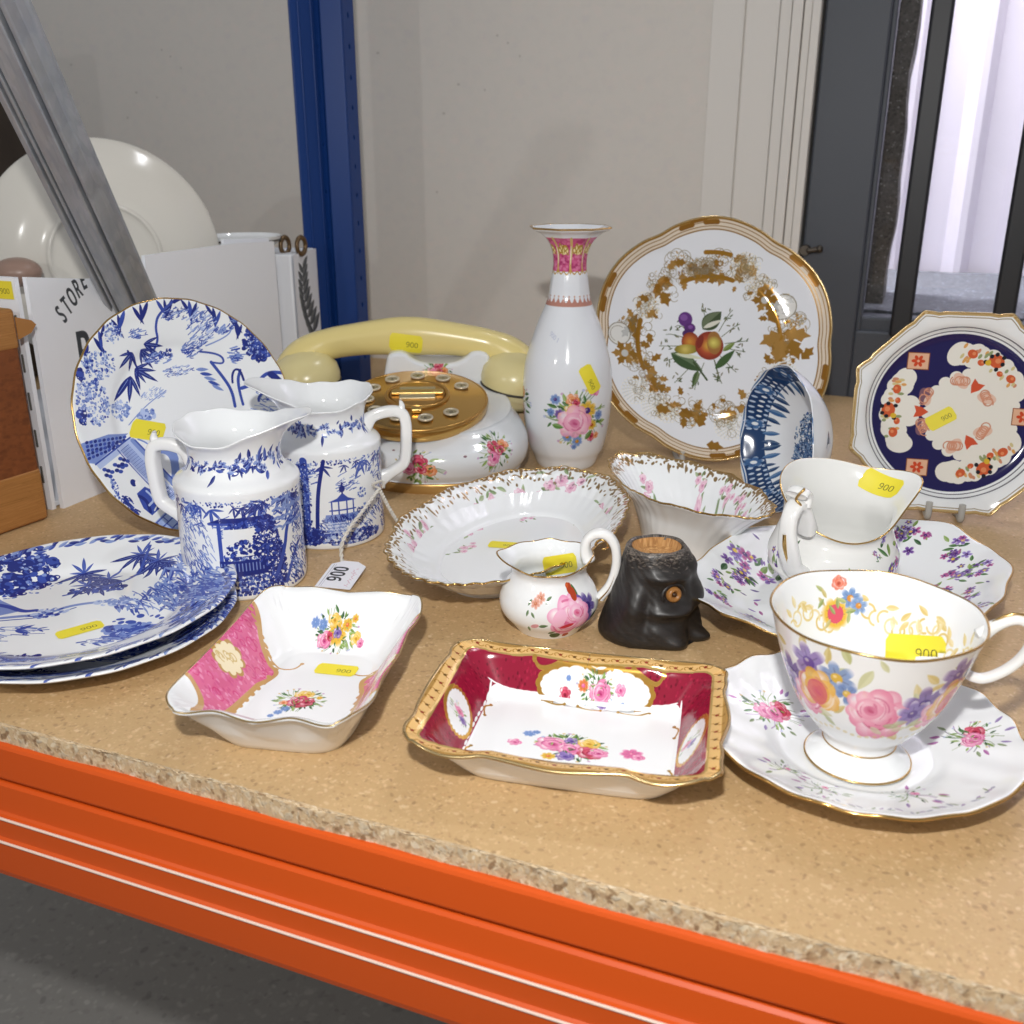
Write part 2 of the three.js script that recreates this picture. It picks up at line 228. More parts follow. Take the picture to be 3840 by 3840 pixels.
// wall with its window opening
const wallTex = (() => { const c = canvas(512, 512), x = c.getContext('2d'), q = rng(31); x.fillStyle = '#ded9d2'; x.fillRect(0, 0, 512, 512); for (let i = 0; i < 5000; i++) { x.fillStyle = q() > 0.5 ? 'rgba(228,223,216,0.12)' : 'rgba(212,206,199,0.1)'; const r = 1 + q() * 7; x.beginPath(); x.ellipse(q() * 512, q() * 512, r, r * 0.8, 0, 0, 7); x.fill(); } for (let i = 0; i < 14; i++) { x.fillStyle = 'rgba(120,112,104,0.35)'; x.fillRect(q() * 512, q() * 512, 2 + q() * 2, 2); } const t = texture(c); t.wrapS = t.wrapT = THREE.RepeatWrapping; return t; })();
const wallBump = (() => { const c = canvas(256, 256), x = c.getContext('2d'), q = rng(32), d = x.createImageData(256, 256); for (let i = 0; i < 65536; i++) { const v = 100 + q() * 90; d.data[i * 4] = d.data[i * 4 + 1] = d.data[i * 4 + 2] = v; d.data[i * 4 + 3] = 255; } x.putImageData(d, 0, 0); const t = texture(c, false); t.wrapS = t.wrapT = THREE.RepeatWrapping; return t; })();
const wallMat = new THREE.MeshStandardMaterial({ map: wallTex, bumpMap: wallBump, bumpScale: 0.00006, roughness: 0.75 });
const trimMat = new THREE.MeshStandardMaterial({ color: new THREE.Color('#e4e0da'), roughness: 0.55 });
const slate = new THREE.MeshStandardMaterial({ color: new THREE.Color(0.062, 0.07, 0.088), roughness: 0.5, bumpMap: wallBump, bumpScale: 0.0001 });
{
  const g = structure(rackThing('wall', 'plain pale grey painted wall behind the shelf'));
  const wg = (w, h, d, x, y, z) => { const b = box(w, h, d, x, y, z), p = b.attributes.position, u = b.attributes.uv; for (let i = 0; i < p.count; i++) u.setXY(i, p.getX(i) / 0.5, p.getY(i) / 0.5); return b; };
  mesh('wall_face', wg(2.0, 3.4, 0.1, -1.23, 1.1, -WALL - 0.05), wallMat, g);
  mesh('wall_panel', wg(0.03, 3.4, 0.098, -0.2135, 1.1, -WALL - 0.05), wallMat, g);
  // mouldings beside the window
  const mould = [[-0.2285, 0.036, 0.002], [-0.1905, 0.036, 0.006], [-0.1655, 0.012, 0.010], [-0.1530, 0.011, 0.014], [-0.1425, 0.008, 0.010], [-0.1335, 0.009, 0.013]];
  for (const [s, w, d] of mould) mesh('moulding', new RoundedBoxGeometry(w, 3.4, 0.1, 2, 0.0012).translate(s, 1.1, -WALL - 0.05 + d), trimMat, g);
  mesh('wall_below', wg(1.3, 0.6, 0.1, 0.522, -0.31, -WALL - 0.05), wallMat, g); mesh('wall_above', wg(1.3, 1.9, 0.1, 0.522, 1.85, -WALL - 0.05), wallMat, g); mesh('wall_right', wg(0.53, 0.91, 0.1, 0.915, 0.445, -WALL - 0.05), wallMat, g);
}
{
  const g = rackThing('window', 'dark grey framed window with upright bars at the right of the wall', 'window');
  const z = -WALL, H = 1.1, fr = mesh('window_frame', merge([
    new RoundedBoxGeometry(0.068, H, 0.05, 2, 0.003).translate(-0.092, H / 2 - 0.008, z - 0.025), new RoundedBoxGeometry(0.9, 0.086, 0.05, 2, 0.003).translate(0.391, 0.035, z - 0.027),
    new RoundedBoxGeometry(0.006, H, 0.03, 2, 0.002).translate(-0.0555, H / 2, z - 0.02), new RoundedBoxGeometry(0.9, 0.02, 0.03, 2, 0.004).translate(0.391, 0.084, z - 0.024), new RoundedBoxGeometry(0.9, 0.07, 0.05, 2, 0.003).translate(0.391, 0.9, z - 0.027), new RoundedBoxGeometry(0.07, H, 0.05, 2, 0.003).translate(0.62, H / 2, z - 0.026)]), slate, g);
  for (const s of [-0.0095, 0.094, 0.2, 0.306, 0.412, 0.52]) mesh('bar', new RoundedBoxGeometry(0.0225, 0.88, 0.012, 3, 0.004).translate(s, 0.515, z + 0.004), new THREE.MeshStandardMaterial({ color: new THREE.Color(0.014, 0.015, 0.019), roughness: 0.45 }), g);
  mesh('pane', new THREE.PlaneGeometry(0.64, 0.8).rotateX(0.12).translate(0.265, 0.49, z - 0.04), new THREE.MeshPhysicalMaterial({ color: 0xffffff, transmission: 1, thickness: 0, roughness: 0.02, ior: 1.45 }), g);
  const brass = new THREE.MeshStandardMaterial({ color: new THREE.Color(0.1, 0.085, 0.07), metalness: 0.8, roughness: 0.4 });
  mesh('latch', merge([new THREE.CylinderGeometry(0.0055, 0.0062, 0.012, 20).rotateX(Math.PI / 2).translate(-0.122, 0.167, z + 0.006), new THREE.CapsuleGeometry(0.003, 0.009, 6, 12).rotateZ(Math.PI / 2 + 0.15).translate(-0.113, 0.168, z + 0.012), new THREE.SphereGeometry(0.0042, 14, 10).translate(-0.106, 0.1695, z + 0.012)]), brass, g);
}
const render = (() => { const c = canvas(256, 256), x = c.getContext('2d'), q = rng(41); x.fillStyle = '#56524e'; x.fillRect(0, 0, 256, 256); for (let i = 0; i < 2600; i++) { const v = 50 + q() * 70; x.fillStyle = `rgba(${v},${v * 0.96},${v * 0.92},0.5)`; blob(x, q() * 256, q() * 256, 1 + q() * 4, 1 + q() * 3); } for (let i = 0; i < 160; i++) { x.fillStyle = 'rgba(190,190,190,0.7)'; blob(x, q() * 256, q() * 256, 1 + q() * 1.6, 1 + q()); } const t = texture(c); t.wrapS = t.wrapT = THREE.RepeatWrapping; return t; })();
{
  const g = rackThing('outer_pier', 'rough grey rendered pier outside the window at its left', 'pier');
  const b = new THREE.BoxGeometry(0.5, 1.2, 0.12, 20, 40, 2), p = b.attributes.position, u = b.attributes.uv, q = rng(8);
  for (let i = 0; i < p.count; i++) { u.setXY(i, p.getX(i) / 0.12, p.getY(i) / 0.12); if (p.getX(i) > 0.249) p.setX(i, 0.25 + Math.sin(p.getY(i) * 60) * 0.0015 + Math.sin(p.getY(i) * 23) * 0.002); }
  mesh('pier', b.translate(-0.285, 0.69, -WALL - 0.19), new THREE.MeshStandardMaterial({ map: render, bumpMap: render, bumpScale: 0.003, roughness: 0.9 }), g);
  const s = rackThing('outer_sill', 'weathered blue grey window sill outside the bars', 'window sill');
  const sg = new THREE.BoxGeometry(1.2, 0.06, 0.46, 40, 2, 10), sp = sg.attributes.position, sq = rng(18); for (let i = 0; i < sp.count; i++) sp.setY(i, sp.getY(i) + (sq() - 0.5) * 0.004);
  for (let i = 0; i < sp.count; i++) sg.attributes.uv.setXY(i, sp.getX(i) / 0.2, sp.getZ(i) / 0.2);
  mesh('sill', sg.translate(0.5, 0.063, -WALL - 0.29), new THREE.MeshStandardMaterial({ color: new THREE.Color(0.8, 0.92, 1.2), map: render, bumpMap: render, bumpScale: 0.002, roughness: 0.8 }), s);
}
{
  const g = rackThing('cladding', 'pale pink ribbed metal cladding of the building outside', 'cladding'), pts = [];
  const period = 0.098; for (let s = -1.2; s < 2.2; s += period) pts.push([s, 0], [s + 0.058, 0], [s + 0.064, 0.006], [s + 0.076, 0.016], [s + 0.086, 0.016], [s + 0.096, 0.004]);
  const sh = new THREE.Shape([...pts.map(([s, o]) => new THREE.Vector2(s, -o)), new THREE.Vector2(2.2, 0.02), new THREE.Vector2(-1.2, 0.02)]);
  mesh('ribbed_sheet', new THREE.ExtrudeGeometry(sh, { depth: 2.2, bevelEnabled: false }).rotateX(-Math.PI / 2).translate(0, -0.7, -1.76), new THREE.MeshStandardMaterial({ color: new THREE.Color(0.76, 0.72, 0.83), roughness: 0.5, side: THREE.DoubleSide }), g);
  structure(tag(mesh('yard_ground', new THREE.BoxGeometry(3.4, 0.05, 0.5).translate(0.5, -0.6, -1.55), floorMat), 'ground of the yard outside the window')).rotation.y = RACK;
}
// ---------- rack upright and brace ----------
{
  const m = new THREE.MeshPhysicalMaterial({ color: new THREE.Color(0.007, 0.042, 0.2), roughness: 0.35, specularIntensity: 0.6 });
  const g = thing('rack_upright', 'blue painted steel rack post with rows of holes', 'rack post', [-0.2055, 0, -1.19], 0.02);
  const strip = (w, holes, px) => { const s = new THREE.Shape([[-w / 2, 0], [w / 2, 0], [w / 2, 1.3], [-w / 2, 1.3]].map((p) => new THREE.Vector2(...p))); if (holes) for (let y = 0.03; y < 1.28; y += holes) { const h = new THREE.Path(); h.absellipse(px, y, 0.0018, 0.003, 0, 2 * Math.PI); s.holes.push(h); } return new THREE.ExtrudeGeometry(s, { depth: 0.0015, bevelEnabled: false, curveSegments: 8 }); };
  mesh('post_flange', strip(0.026, 0, 0.003).rotateY(0.5).translate(-0.021, -0.3, 0), m, g);
  mesh('post_web', strip(0.012, 0.05, 0).rotateY(-0.9).translate(-0.0055, -0.3, -0.002), m, g);
  for (const [x, z, r] of [[-0.0325, 0.006, 0.0016], [-0.024, 0.0035, 0.0013], [-0.0115, -0.003, 0.0013]]) mesh('post_ridge', new THREE.CylinderGeometry(r, r, 1.3, 10).translate(x, 0.35, z), m, g);
  mesh('post_face', new RoundedBoxGeometry(0.024, 1.3, 0.004, 2, 0.0015).translate(0.011, 0.35, 0.004), m, g);
  mesh('post_side', strip(0.022, 0.031, 0).rotateY(1.15).translate(0.0265, -0.3, -0.007), m, g);
  mesh('post_back', new THREE.BoxGeometry(0.062, 1.3, 0.002).translate(0, 0.35, -0.03), m, g);
}
{
  const galv = (() => { const c = canvas(256, 512), x = c.getContext('2d'), q = rng(17); x.fillStyle = '#9a9fa8'; x.fillRect(0, 0, 256, 512); for (let i = 0; i < 1500; i++) { const v = 150 + q() * 40; x.fillStyle = `rgba(${v},${v + 2},${v + 6},0.3)`; x.beginPath(); const px = q() * 256, py = q() * 512, r = 4 + q() * 12; for (let k = 0; k < 5; k++) x.lineTo(px + Math.cos(k * 1.26 + q()) * r, py + Math.sin(k * 1.26 + q()) * r); x.fill(); } return texture(c); })();
  const m = new THREE.MeshStandardMaterial({ map: galv, metalness: 0.75, roughness: 0.42 });
  const a = V(-0.2985, 0.373, -0.617), b = V(-0.335, -0.0, -1.0), L = a.distanceTo(b), mid = a.clone().add(b).multiplyScalar(0.5);
  const g = thing('rack_brace', 'galvanised grey steel channel brace slanting down behind the standing plate', 'rack brace', [mid.x, mid.y, mid.z]);
  const up = a.clone().sub(b).normalize(), side = V(0, 0, 1).cross(up).normalize(), out = side.clone().cross(up).normalize(); if (out.z < 0) { out.negate(); side.negate(); }
  // turned so that the open channel shows its far flange
  const y = up, x0 = side.clone(), z0 = x0.clone().cross(y); g.setRotationFromMatrix(new THREE.Matrix4().makeBasis(x0, y, z0));
  const sec = [[-0.0185, 0], [-0.0185, 0.0065], [-0.0178, 0.0072], [-0.0147, 0.0072], [-0.0141, 0.0066], [-0.0141, -0.004], [-0.0124, -0.004], [-0.0124, 0.0056], [-0.0118, 0.0062], [-0.0106, 0.0062], [-0.01, 0.0056], [-0.01, -0.002], [-0.0088, -0.002], [-0.0088, 0.0048], [-0.008, 0.0056], [0.0045, 0.0056], [0.0054, 0.0048], [0.0054, -0.005], [0.0075, -0.005], [0.0075, 0.0026], [0.0082, 0.0032], [0.0102, 0.0032], [0.011, 0.0024], [0.0124, -0.006], [0.0185, -0.0095], [0.0185, -0.013], [-0.0185, -0.013]];
  const sh = new THREE.Shape(sec.map(([a, b]) => new THREE.Vector2(a, -b)));
  const geo = new THREE.ExtrudeGeometry(sh, { depth: L, bevelEnabled: false }).rotateX(-Math.PI / 2).translate(0, -L / 2, 0);
  const p = geo.attributes.position, u = geo.attributes.uv; for (let i = 0; i < p.count; i++) u.setXY(i, p.getX(i) / 0.05 + 0.5 + p.getZ(i) * 8, p.getY(i) / L + 0.5);
  mesh('channel', geo, new THREE.MeshStandardMaterial({ map: galv, metalness: 0.3, roughness: 0.4, side: THREE.DoubleSide }), g);
}
// ---------- boxes at the left ----------
const card = new THREE.MeshStandardMaterial({ color: new THREE.Color('#eef0f5'), roughness: 0.7 });
const cardDark = new THREE.MeshStandardMaterial({ color: new THREE.Color('#55524e'), roughness: 0.9 });
{
  // side face lies along NX from its front corner
  const f = V(-0.369, 0, -0.765), back = 0.322, top = 0.185, sc = [f.dot(EX), f.dot(NX)];
  const g = thing('white_carton', 'large white cardboard carton with dark lettering behind the standing blue plate', 'cardboard box', [f.x, 0, f.z], RACK);
  // outline of the side panel, u = depth, v = height, with the cut-out hand hole step
  const sh = new THREE.Shape([[0, 0], [back, 0], [back, top + 0.001], [0.262, top + 0.004], [0.13, top + 0.004], [0.1275, top - 0.0125], [0.06, top - 0.008], [0, top]].map((p) => new THREE.Vector2(...p)));
  const side = new THREE.ExtrudeGeometry(sh, { depth: 0.004, bevelEnabled: false });
  const print_ = (() => { const c = canvas(1024, 640), x = c.getContext('2d'); x.fillStyle = '#eef0f5'; x.fillRect(0, 0, 1024, 640); x.save(); x.scale(1024 / 0.33, 640 / 0.2); x.fillStyle = '#3c4046';
    // arched small word, then large letters
    const put = (s, px, py, a, h, bold) => { x.save(); x.translate(px, 0.2 - py); x.rotate(a); x.scale(h / 100, h / 100); x.font = 'bold 130px sans-serif'; x.textAlign = 'center'; x.scale(bold, 1); x.fillText(s, 0, 0); x.restore(); };
    [...'STORE'].forEach((ch, i) => put(ch, 0.0325 + i * 0.0062, 0.147 + i * 0.0056, -0.62 + i * 0.08, 0.0165, 0.52));
    [...'PA'].forEach((ch, i) => put(ch, 0.046 + i * 0.027, 0.106 + i * 0.001, 0, 0.034, 0.66)); x.restore(); return texture(c); })();
  const up = side.attributes; for (let i = 0; i < up.position.count; i++) up.uv.setXY(i, up.position.getX(i) / 0.33, up.position.getY(i) / 0.2);
  side.rotateY(Math.PI / 2); mesh('side_panel', side, new THREE.MeshStandardMaterial({ map: print_, roughness: 0.7 }), g);
  mesh('front_panel', box(0.34, top, 0.004, -0.172, top / 2, 0.004), card, g);
  mesh('inner_panel', box(0.3, top - 0.02, 0.003, -0.155, (top - 0.02) / 2, -back), card, g);
  mesh('folded_flap', new THREE.BoxGeometry(0.003, 0.02, 0.075).rotateX(-0.06).translate(-0.004, top - 0.004, -0.285), card, g);
  mesh('box_floor', box(0.33, 0.004, back, -0.17, 0.003, -back / 2), card, g);
  const stk = mesh('price_sticker', new THREE.PlaneGeometry(0.026, 0.0135).translate(-0.0175, 0.1755, 0.0066), stickerMat, g); stk.userData.label = 'yellow price sticker with number';
  const slits = []; for (let i = 0; i < 5; i++) slits.push(box(0.0014, 0.014, 0.001, -0.006, 0.03 + i * 0.03, 0.0067)); mesh('perforation', merge(slits), cardDark, g);
}
{
  const p = V(-0.2335, 0, -1.083), g = thing('laurel_carton', 'second white carton with a printed grey laurel branch beside the blue post', 'cardboard box', [p.x, 0, p.z], RACK + 0.25);
  const c = canvas(256, 768), x = c.getContext('2d'), q = rng(9); x.fillStyle = '#e8eaf0'; x.fillRect(0, 0, 256, 768); x.strokeStyle = '#4a4d52'; line(x, [[95, 70], [80, 250], [150, 440]], 6);
  for (let i = 0; i < 9; i++) { const t = i / 8, px = 92 - 22 * Math.sin(t * 3) + t * t * 70, py = 80 + t * 330; leaf(x, px, py, 84 + t * 40, -0.75, '#4a4d52', 0.36); leaf(x, px, py + 20, 70 + t * 34, Math.PI + 0.95, '#4a4d52', 0.36); }
  x.fillStyle = '#b01c22'; x.fillRect(60, 440, 130, 90);
  const b = new THREE.BoxGeometry(0.28, 0.172, 0.075).translate(-0.14, 0.086, -0.0375);
  mesh('carton', new RoundedBoxGeometry(0.24, 0.17, 0.08, 2, 0.002).translate(-0.1215, 0.0853, -0.0425), card, g);
  mesh('printed_side', new THREE.PlaneGeometry(0.078, 0.168).rotateY(Math.PI / 2).translate(0.0006, 0.086, -0.042), new THREE.MeshStandardMaterial({ map: texture(c), roughness: 0.7 }), g);
}
{
  const dish = thing('cream_bowl', 'large cream bowl standing on edge in the white carton, foot ring towards us', 'bowl', [-0.398, 0.176, -1.0], 0.42);
  const st = [...prof([[0.0001, 0.026], [0.03, 0.026], [0.047, 0.027]], 8, 'p'), ...prof([[0.048, 0.029], [0.05, 0.0295], [0.052, 0.0275]], 4, 'p'), ...prof([[0.053, 0.0255], [0.08, 0.0185], [0.1, 0.006], [0.1095, -0.002], [0.1105, -0.006], [0.108, -0.006], [0.096, 0.002]], 24, 'p')];
  const b = mesh('bowl', surf(st, 96), new THREE.MeshPhysicalMaterial({ color: new THREE.Color(0.74, 0.71, 0.64), roughness: 0.16 }), dish); b.rotation.x = Math.PI / 2 - 0.05;
  const dk = thing('dark_crate', 'dark brown wooden crate behind the cream bowl at the far left', 'crate', [-0.735, 0, -1.24], 0); const dm = new THREE.MeshStandardMaterial({ color: new THREE.Color(0.05, 0.034, 0.024), roughness: 0.7 });
  for (let i = 0; i < 6; i++) mesh('plank', new RoundedBoxGeometry(0.26, 0.066, 0.02, 2, 0.003).translate(0, 0.034 + i * 0.069, 0), dm, dk);
  mesh('crate_side', new RoundedBoxGeometry(0.018, 0.41, 0.1, 2, 0.003).translate(0.115, 0.206, -0.062), dm, dk);
  const l = thing('stoneware_jar', 'rounded pinkish brown stoneware jar top before the cream bowl', 'jar', [-0.447, 0.171, -0.92]);
  mesh('jar_top', new THREE.SphereGeometry(0.021, 28, 18).scale(1, 0.62, 0.9), new THREE.MeshPhysicalMaterial({ color: new THREE.Color(0.34, 0.22, 0.17), roughness: 0.35 }), l);
  const w = thing('white_dish', 'white dish edge showing over the back of the carton', 'dish', [-0.285, 0.177, -1.09], 0.2);
  mesh('dish', surf([...prof([[0.0001, 0.002], [0.03, 0.002], [0.038, 0.008], [0.04, 0.0125]], 10, 'p'), ...prof([[0.04, 0.013], [0.036, 0.009], [0.0001, 0.004]], 10, 'p')], 48), china, w);
  mesh('dark_band', ringTube(Array.from({ length: 40 }, (_, i) => [0.0385 * Math.sin(i / 40 * 6.283), 0.0085, 0.0385 * Math.cos(i / 40 * 6.283)]), 0.0011), cardDark, w);
  for (const [i, x] of [[0, -0.2455], [1, -0.228]]) { const k = thing('gilt_loop', i ? 'right one of two small brown gilt loops above the cartons' : 'left one of two small brown gilt loops above the cartons', 'handle', [x, 0.1745, -1.11], 1.1); mesh('loop', new THREE.TorusGeometry(0.0072, 0.0024, 10, 28).scale(1, 1.2, 1).translate(0, 0.003, 0), new THREE.MeshStandardMaterial({ color: new THREE.Color(0.16, 0.1, 0.05), metalness: 0.6, roughness: 0.35 }), k); }
}
{
  const p = V(-0.3675, 0, -0.7395), ang = Math.atan2(0.0377, 0.021), g = thing('brown_box', 'brown leather covered box with tan taped edges at the far left', 'box', [p.x, 0, p.z], ang);
  const hide = (() => { const c = canvas(512, 512), x = c.getContext('2d'), q = rng(51); x.fillStyle = '#7c4522'; x.fillRect(0, 0, 512, 512); for (let i = 0; i < 6000; i++) { x.fillStyle = q() > 0.5 ? 'rgba(140,80,42,0.25)' : 'rgba(90,46,20,0.25)'; blob(x, q() * 512, q() * 512, 1 + q() * 5, 1 + q() * 5); } return texture(c); })();
  const tape = (() => { const c = canvas(512, 256), x = c.getContext('2d'), q = rng(52); x.fillStyle = '#a8743e'; x.fillRect(0, 0, 512, 256); for (let i = 0; i < 900; i++) { x.strokeStyle = q() > 0.5 ? 'rgba(190,138,82,0.25)' : 'rgba(120,76,34,0.25)'; const a = q() * 512, b = q() * 256; line(x, [[a, b], [a + q() * 60, b + q() * 16 - 8]], 1 + q() * 3); } return texture(c); })();
  const tm = new THREE.MeshStandardMaterial({ map: tape, roughness: 0.5 }), hm = new THREE.MeshStandardMaterial({ map: hide, roughness: 0.55, bumpMap: hide, bumpScale: 0.0004 });
  const H = 0.165; mesh('body', new RoundedBoxGeometry(0.3, H, 0.2, 3, 0.003).translate(-0.15, H / 2, -0.1), hm, g);
  mesh('bottom_tape', new RoundedBoxGeometry(0.3015, 0.042, 0.2015, 2, 0.003).translate(-0.15, 0.0218, -0.1), tm, g);
  mesh('top_tape', new RoundedBoxGeometry(0.3015, 0.03, 0.2015, 2, 0.003).translate(-0.15, H - 0.0146, -0.1), tm, g);
  mesh('torn_flap', new THREE.ExtrudeGeometry(new THREE.Shape([[0, 0], [0.0125, -0.004], [0.016, -0.0075], [0.011, -0.013], [0, -0.0165]].map((p) => new THREE.Vector2(...p))), { depth: 0.0012, bevelEnabled: false }).translate(0, H - 0.006, 0.0005), tm, g);
  
}
// ---------- plates ----------
const FACE = (x, z) => Math.atan2(-x, -z);                            // turn that points +z at the camera's side of the shelf
function platePoints(R0, { well = 0.62, floor = 0.004, rise = 0.014, foot = 0.55, thick = 0.0032, lip = 0 }) {
  const R1 = R0 * well, Rf = R0 * Math.min(foot, well * 0.88);
  return [
    ...prof([[0.00001, floor - 0.002], [Rf * 0.9, floor - 0.002]], 3, 'p'), ...prof([[Rf * 0.95, 0.0008], [Rf * 0.98, 0], [Rf * 1.03, 0.0004], [Rf * 1.08, floor - 0.0006]], 5, 'p'),
    ...prof([[R1 + 0.004, floor + rise * 0.16 - 0.0022], [R0 * 0.86, floor + rise * 0.72 - thick * 0.8], [R0 - 0.0012, floor + rise - thick * 0.5], [R0, floor + rise - thick * 0.15 + lip]], 12, 'p'),
    ...prof([[R0 - 0.0004, floor + rise + lip], [R0 - 0.0016, floor + rise + 0.0002 + lip], [R0 * 0.87, floor + rise * 0.74], [R1 + 0.007, floor + rise * 0.32], [R1, floor + 0.0006], [R1 * 0.9, floor], [0.00001, floor]], 34, 'i')];
}
const wavy = (n, amp, r0, extra = 0) => (s, a) => { const k = Math.max(0, (s.r / r0 - 0.6) / 0.4), w = 1 + amp * k * Math.cos(n * a + 0.6), r = s.r * w; return [r * Math.sin(a), s.y + extra * k * Math.cos(n * a + 0.6), r * Math.cos(a)]; };
function standing(g, lean, turn) { const t = new THREE.Group(); return [Math.PI / 2 - lean, turn]; }
const upright = (g, lean, yaw) => { g.rotation.set(Math.PI / 2 - lean, 0, 0); g.rotation.order = 'YXZ'; g.rotation.y = yaw; };

// willow plate standing against the brace; drawn in pixels of a 740 x 770 half-size disc
const WR = 0.0885;
function willowScene(c, R0, seed = 1) {
  c.save(); c.scale(R0 / 740, R0 / 770); c.translate(-1133, -808);
  // rim: leaves hanging from the top, clusters, dark bush
  for (let i = 0; i < 26; i++) { const a = -2.5 + i * 0.075, x = 1133 + Math.cos(a) * 735, y = 808 + Math.sin(a) * 765; leaf(c, x, y, 100 + (i * 37) % 60, 1.57 + (i % 3 - 1) * 0.5, i % 4 ? NAVY : COB, 0.17); }
  line(c, [[1240, 60], [1120, 120], [1080, 210], [1090, 290], [1040, 360]], 16, COB); line(c, [[1230, 70], [1300, 40], [1420, 60]], 22, NAVY);
  hatch(c, 1220, 150, 90, 40, 26, 42, -0.4, 9, [NAVY, COB, SKY], 3 + seed); hatch(c, 950, 235, 70, 28, 22, 40, -0.2, 8, [SKY, COB], 4 + seed);
  hatch(c, 1370, 250, 90, 110, 60, 56, -0.5, 9, [SKY, COB, PALE], 5 + seed); hatch(c, 1290, 380, 60, 50, 26, 50, -0.4, 9, [SKY, COB], 6 + seed);
  line(c, [[1400, 370], [1560, 340], [1590, 270]], 9, SKY); hatch(c, 1520, 290, 60, 26, 16, 40, -0.5, 13, [COB, SKY], 7); line(c, [[1360, 400], [1480, 430], [1510, 510], [1420, 480]], 12, COB); hatch(c, 1560, 460, 40, 50, 16, 60, 0.1, 13, [SKY, COB], 8); hatch(c, 1620, 230, 50, 26, 14, 46, -0.3, 14, [COB, SKY], 9);
  dots(c, 1740, 410, 95, 125, 130, 22, [NAVY, NAVY, COB], 10); dots(c, 1740, 410, 85, 110, 40, 8, [SKY, PALE], 11);
  bamboo(c, 985, 300, 150, 0.2, 3, 1.0, NAVY); bamboo(c, 900, 340, 130, 2.2, 4, 1.6, NAVY); bamboo(c, 960, 330, 130, 0.9, 4, 1.5, NAVY); bamboo(c, 900, 440, 150, 0.7, 5, 1.8, NAVY); bamboo(c, 860, 480, 190, 1.9, 3, 1.0, NAVY);
  line(c, [[870, 330], [930, 430], [900, 500]], 14, NAVY); hatch(c, 1060, 400, 100, 40, 26, 40, -0.3, 14, [COB, SKY, NAVY], 12); dots(c, 1140, 370, 34, 24, 14, 12, [COB, NAVY], 13);
  dots(c, 790, 215, 60, 60, 40, 13, [SKY, PALE, COB], 14); dots(c, 660, 390, 110, 90, 70, 15, [SKY, PALE, COB, SKY], 15); dots(c, 560, 600, 110, 150, 130, 15, [SKY, COB, PALE, SKY], 16); dots(c, 740, 680, 70, 60, 40, 15, [SKY, PALE], 17); dots(c, 460, 690, 26, 40, 12, 26, [NAVY, COB], 18); dots(c, 520, 440, 24, 40, 12, 22, [NAVY, COB], 19);
  hatch(c, 960, 620, 80, 40, 34, 34, -0.6, 5, [SKY, PALE], 20); hatch(c, 1170, 500, 110, 36, 46, 34, -0.2, 6, [SKY, COB, PALE], 21); line(c, [[760, 780], [880, 690], [1060, 610]], 6, SKY);
  for (let i = 0; i < 5; i++) leaf(c, 1300 + i * 20, 510 + i * 30, 90, 0.15 + i * 0.12, i % 2 ? COB : SKY, 0.24);
  // tree at the right, figure on the bridge
  line(c, [[1420, 480], [1480, 600], [1510, 700], [1500, 800]], 22, COB); line(c, [[1560, 800], [1560, 640], [1590, 570]], 18, COB); line(c, [[1530, 640], [1540, 560], [1590, 560], [1600, 640]], 14, NAVY); line(c, [[1580, 690], [1680, 680], [1760, 620], [1860, 650]], 24, COB);
  hatch(c, 1720, 760, 80, 60, 40, 50, 0.2, 9, [SKY, COB], 22); line(c, [[1780, 640], [1830, 700], [1830, 780]], 44, NAVY); c.strokeStyle = COB; c.lineWidth = 16; c.beginPath(); c.arc(1700, 800, 40, 3.1, 6.2); c.stroke();
  hatch(c, 1650, 1000, 150, 180, 120, 60, 0.6, 10, [SKY, COB, PALE], 23); dots(c, 1500, 1250, 160, 160, 90, 22, [COB, NAVY, SKY], 24); hatch(c, 1250, 1480, 200, 60, 90, 60, -0.7, 12, [NAVY, COB], 25);
  // bridge arch and rocks in the middle
  c.strokeStyle = SKY; c.lineWidth = 60; c.beginPath(); c.arc(900, 1050, 80, 3.3, 6.3); c.stroke(); line(c, [[980, 1040], [970, 1140], [930, 1200]], 54, SKY); line(c, [[840, 1040], [850, 990], [900, 950]], 8, COB); line(c, [[790, 880], [860, 920], [840, 1010]], 10, SKY);
  dots(c, 890, 740, 60, 26, 14, 26, [SKY, PALE], 26); dots(c, 850, 800, 44, 40, 16, 18, [SKY, COB], 27); dots(c, 880, 880, 40, 26, 9, 9, [COB], 28); dots(c, 1050, 1200, 60, 70, 26, 30, [SKY, PALE, SKY], 29); dots(c, 1080, 1320, 60, 90, 26, 28, [SKY, PALE], 30);
  // house at the left
  poly(c, [[400, 840], [600, 815], [740, 830], [640, 890], [450, 975], [400, 960]], SKY);
  for (let j = 0; j < 5; j++) for (let i = 0; i < 10; i++) { c.fillStyle = (i + j) % 2 ? COB : NAVY; blob(c, 440 + i * 30 - j * 4, 840 + j * 24 + i * 1 - (j > 2 ? i * 6 : 0), 13, 9, -0.4); }
  poly(c, [[455, 985], [740, 860], [770, 890], [470, 1015]], PALE); line(c, [[450, 980], [745, 858]], 10, COB);
  poly(c, [[640, 920], [750, 880], [930, 1290], [830, 1320]], PALE); for (let i = 0; i < 46; i++) { const t = i / 46; line(c, [[650 + t * 190, 930 + t * 380], [720 + t * 195, 900 + t * 385]], 4, i % 2 ? SKY : COB); } line(c, [[755, 880], [980, 1310]], 30, SKY); line(c, [[770, 880], [1080, 1450]], 9, COB); line(c, [[630, 920], [820, 1310]], 8, COB);
  for (const [x, y] of [[520, 1045], [600, 1030], [650, 1000]]) for (let k = 0; k < 5; k++) { c.fillStyle = k % 2 ? NAVY : COB; blob(c, x + (k % 3 - 1) * 22, y + (k - 2) * 12, 16, 12); }
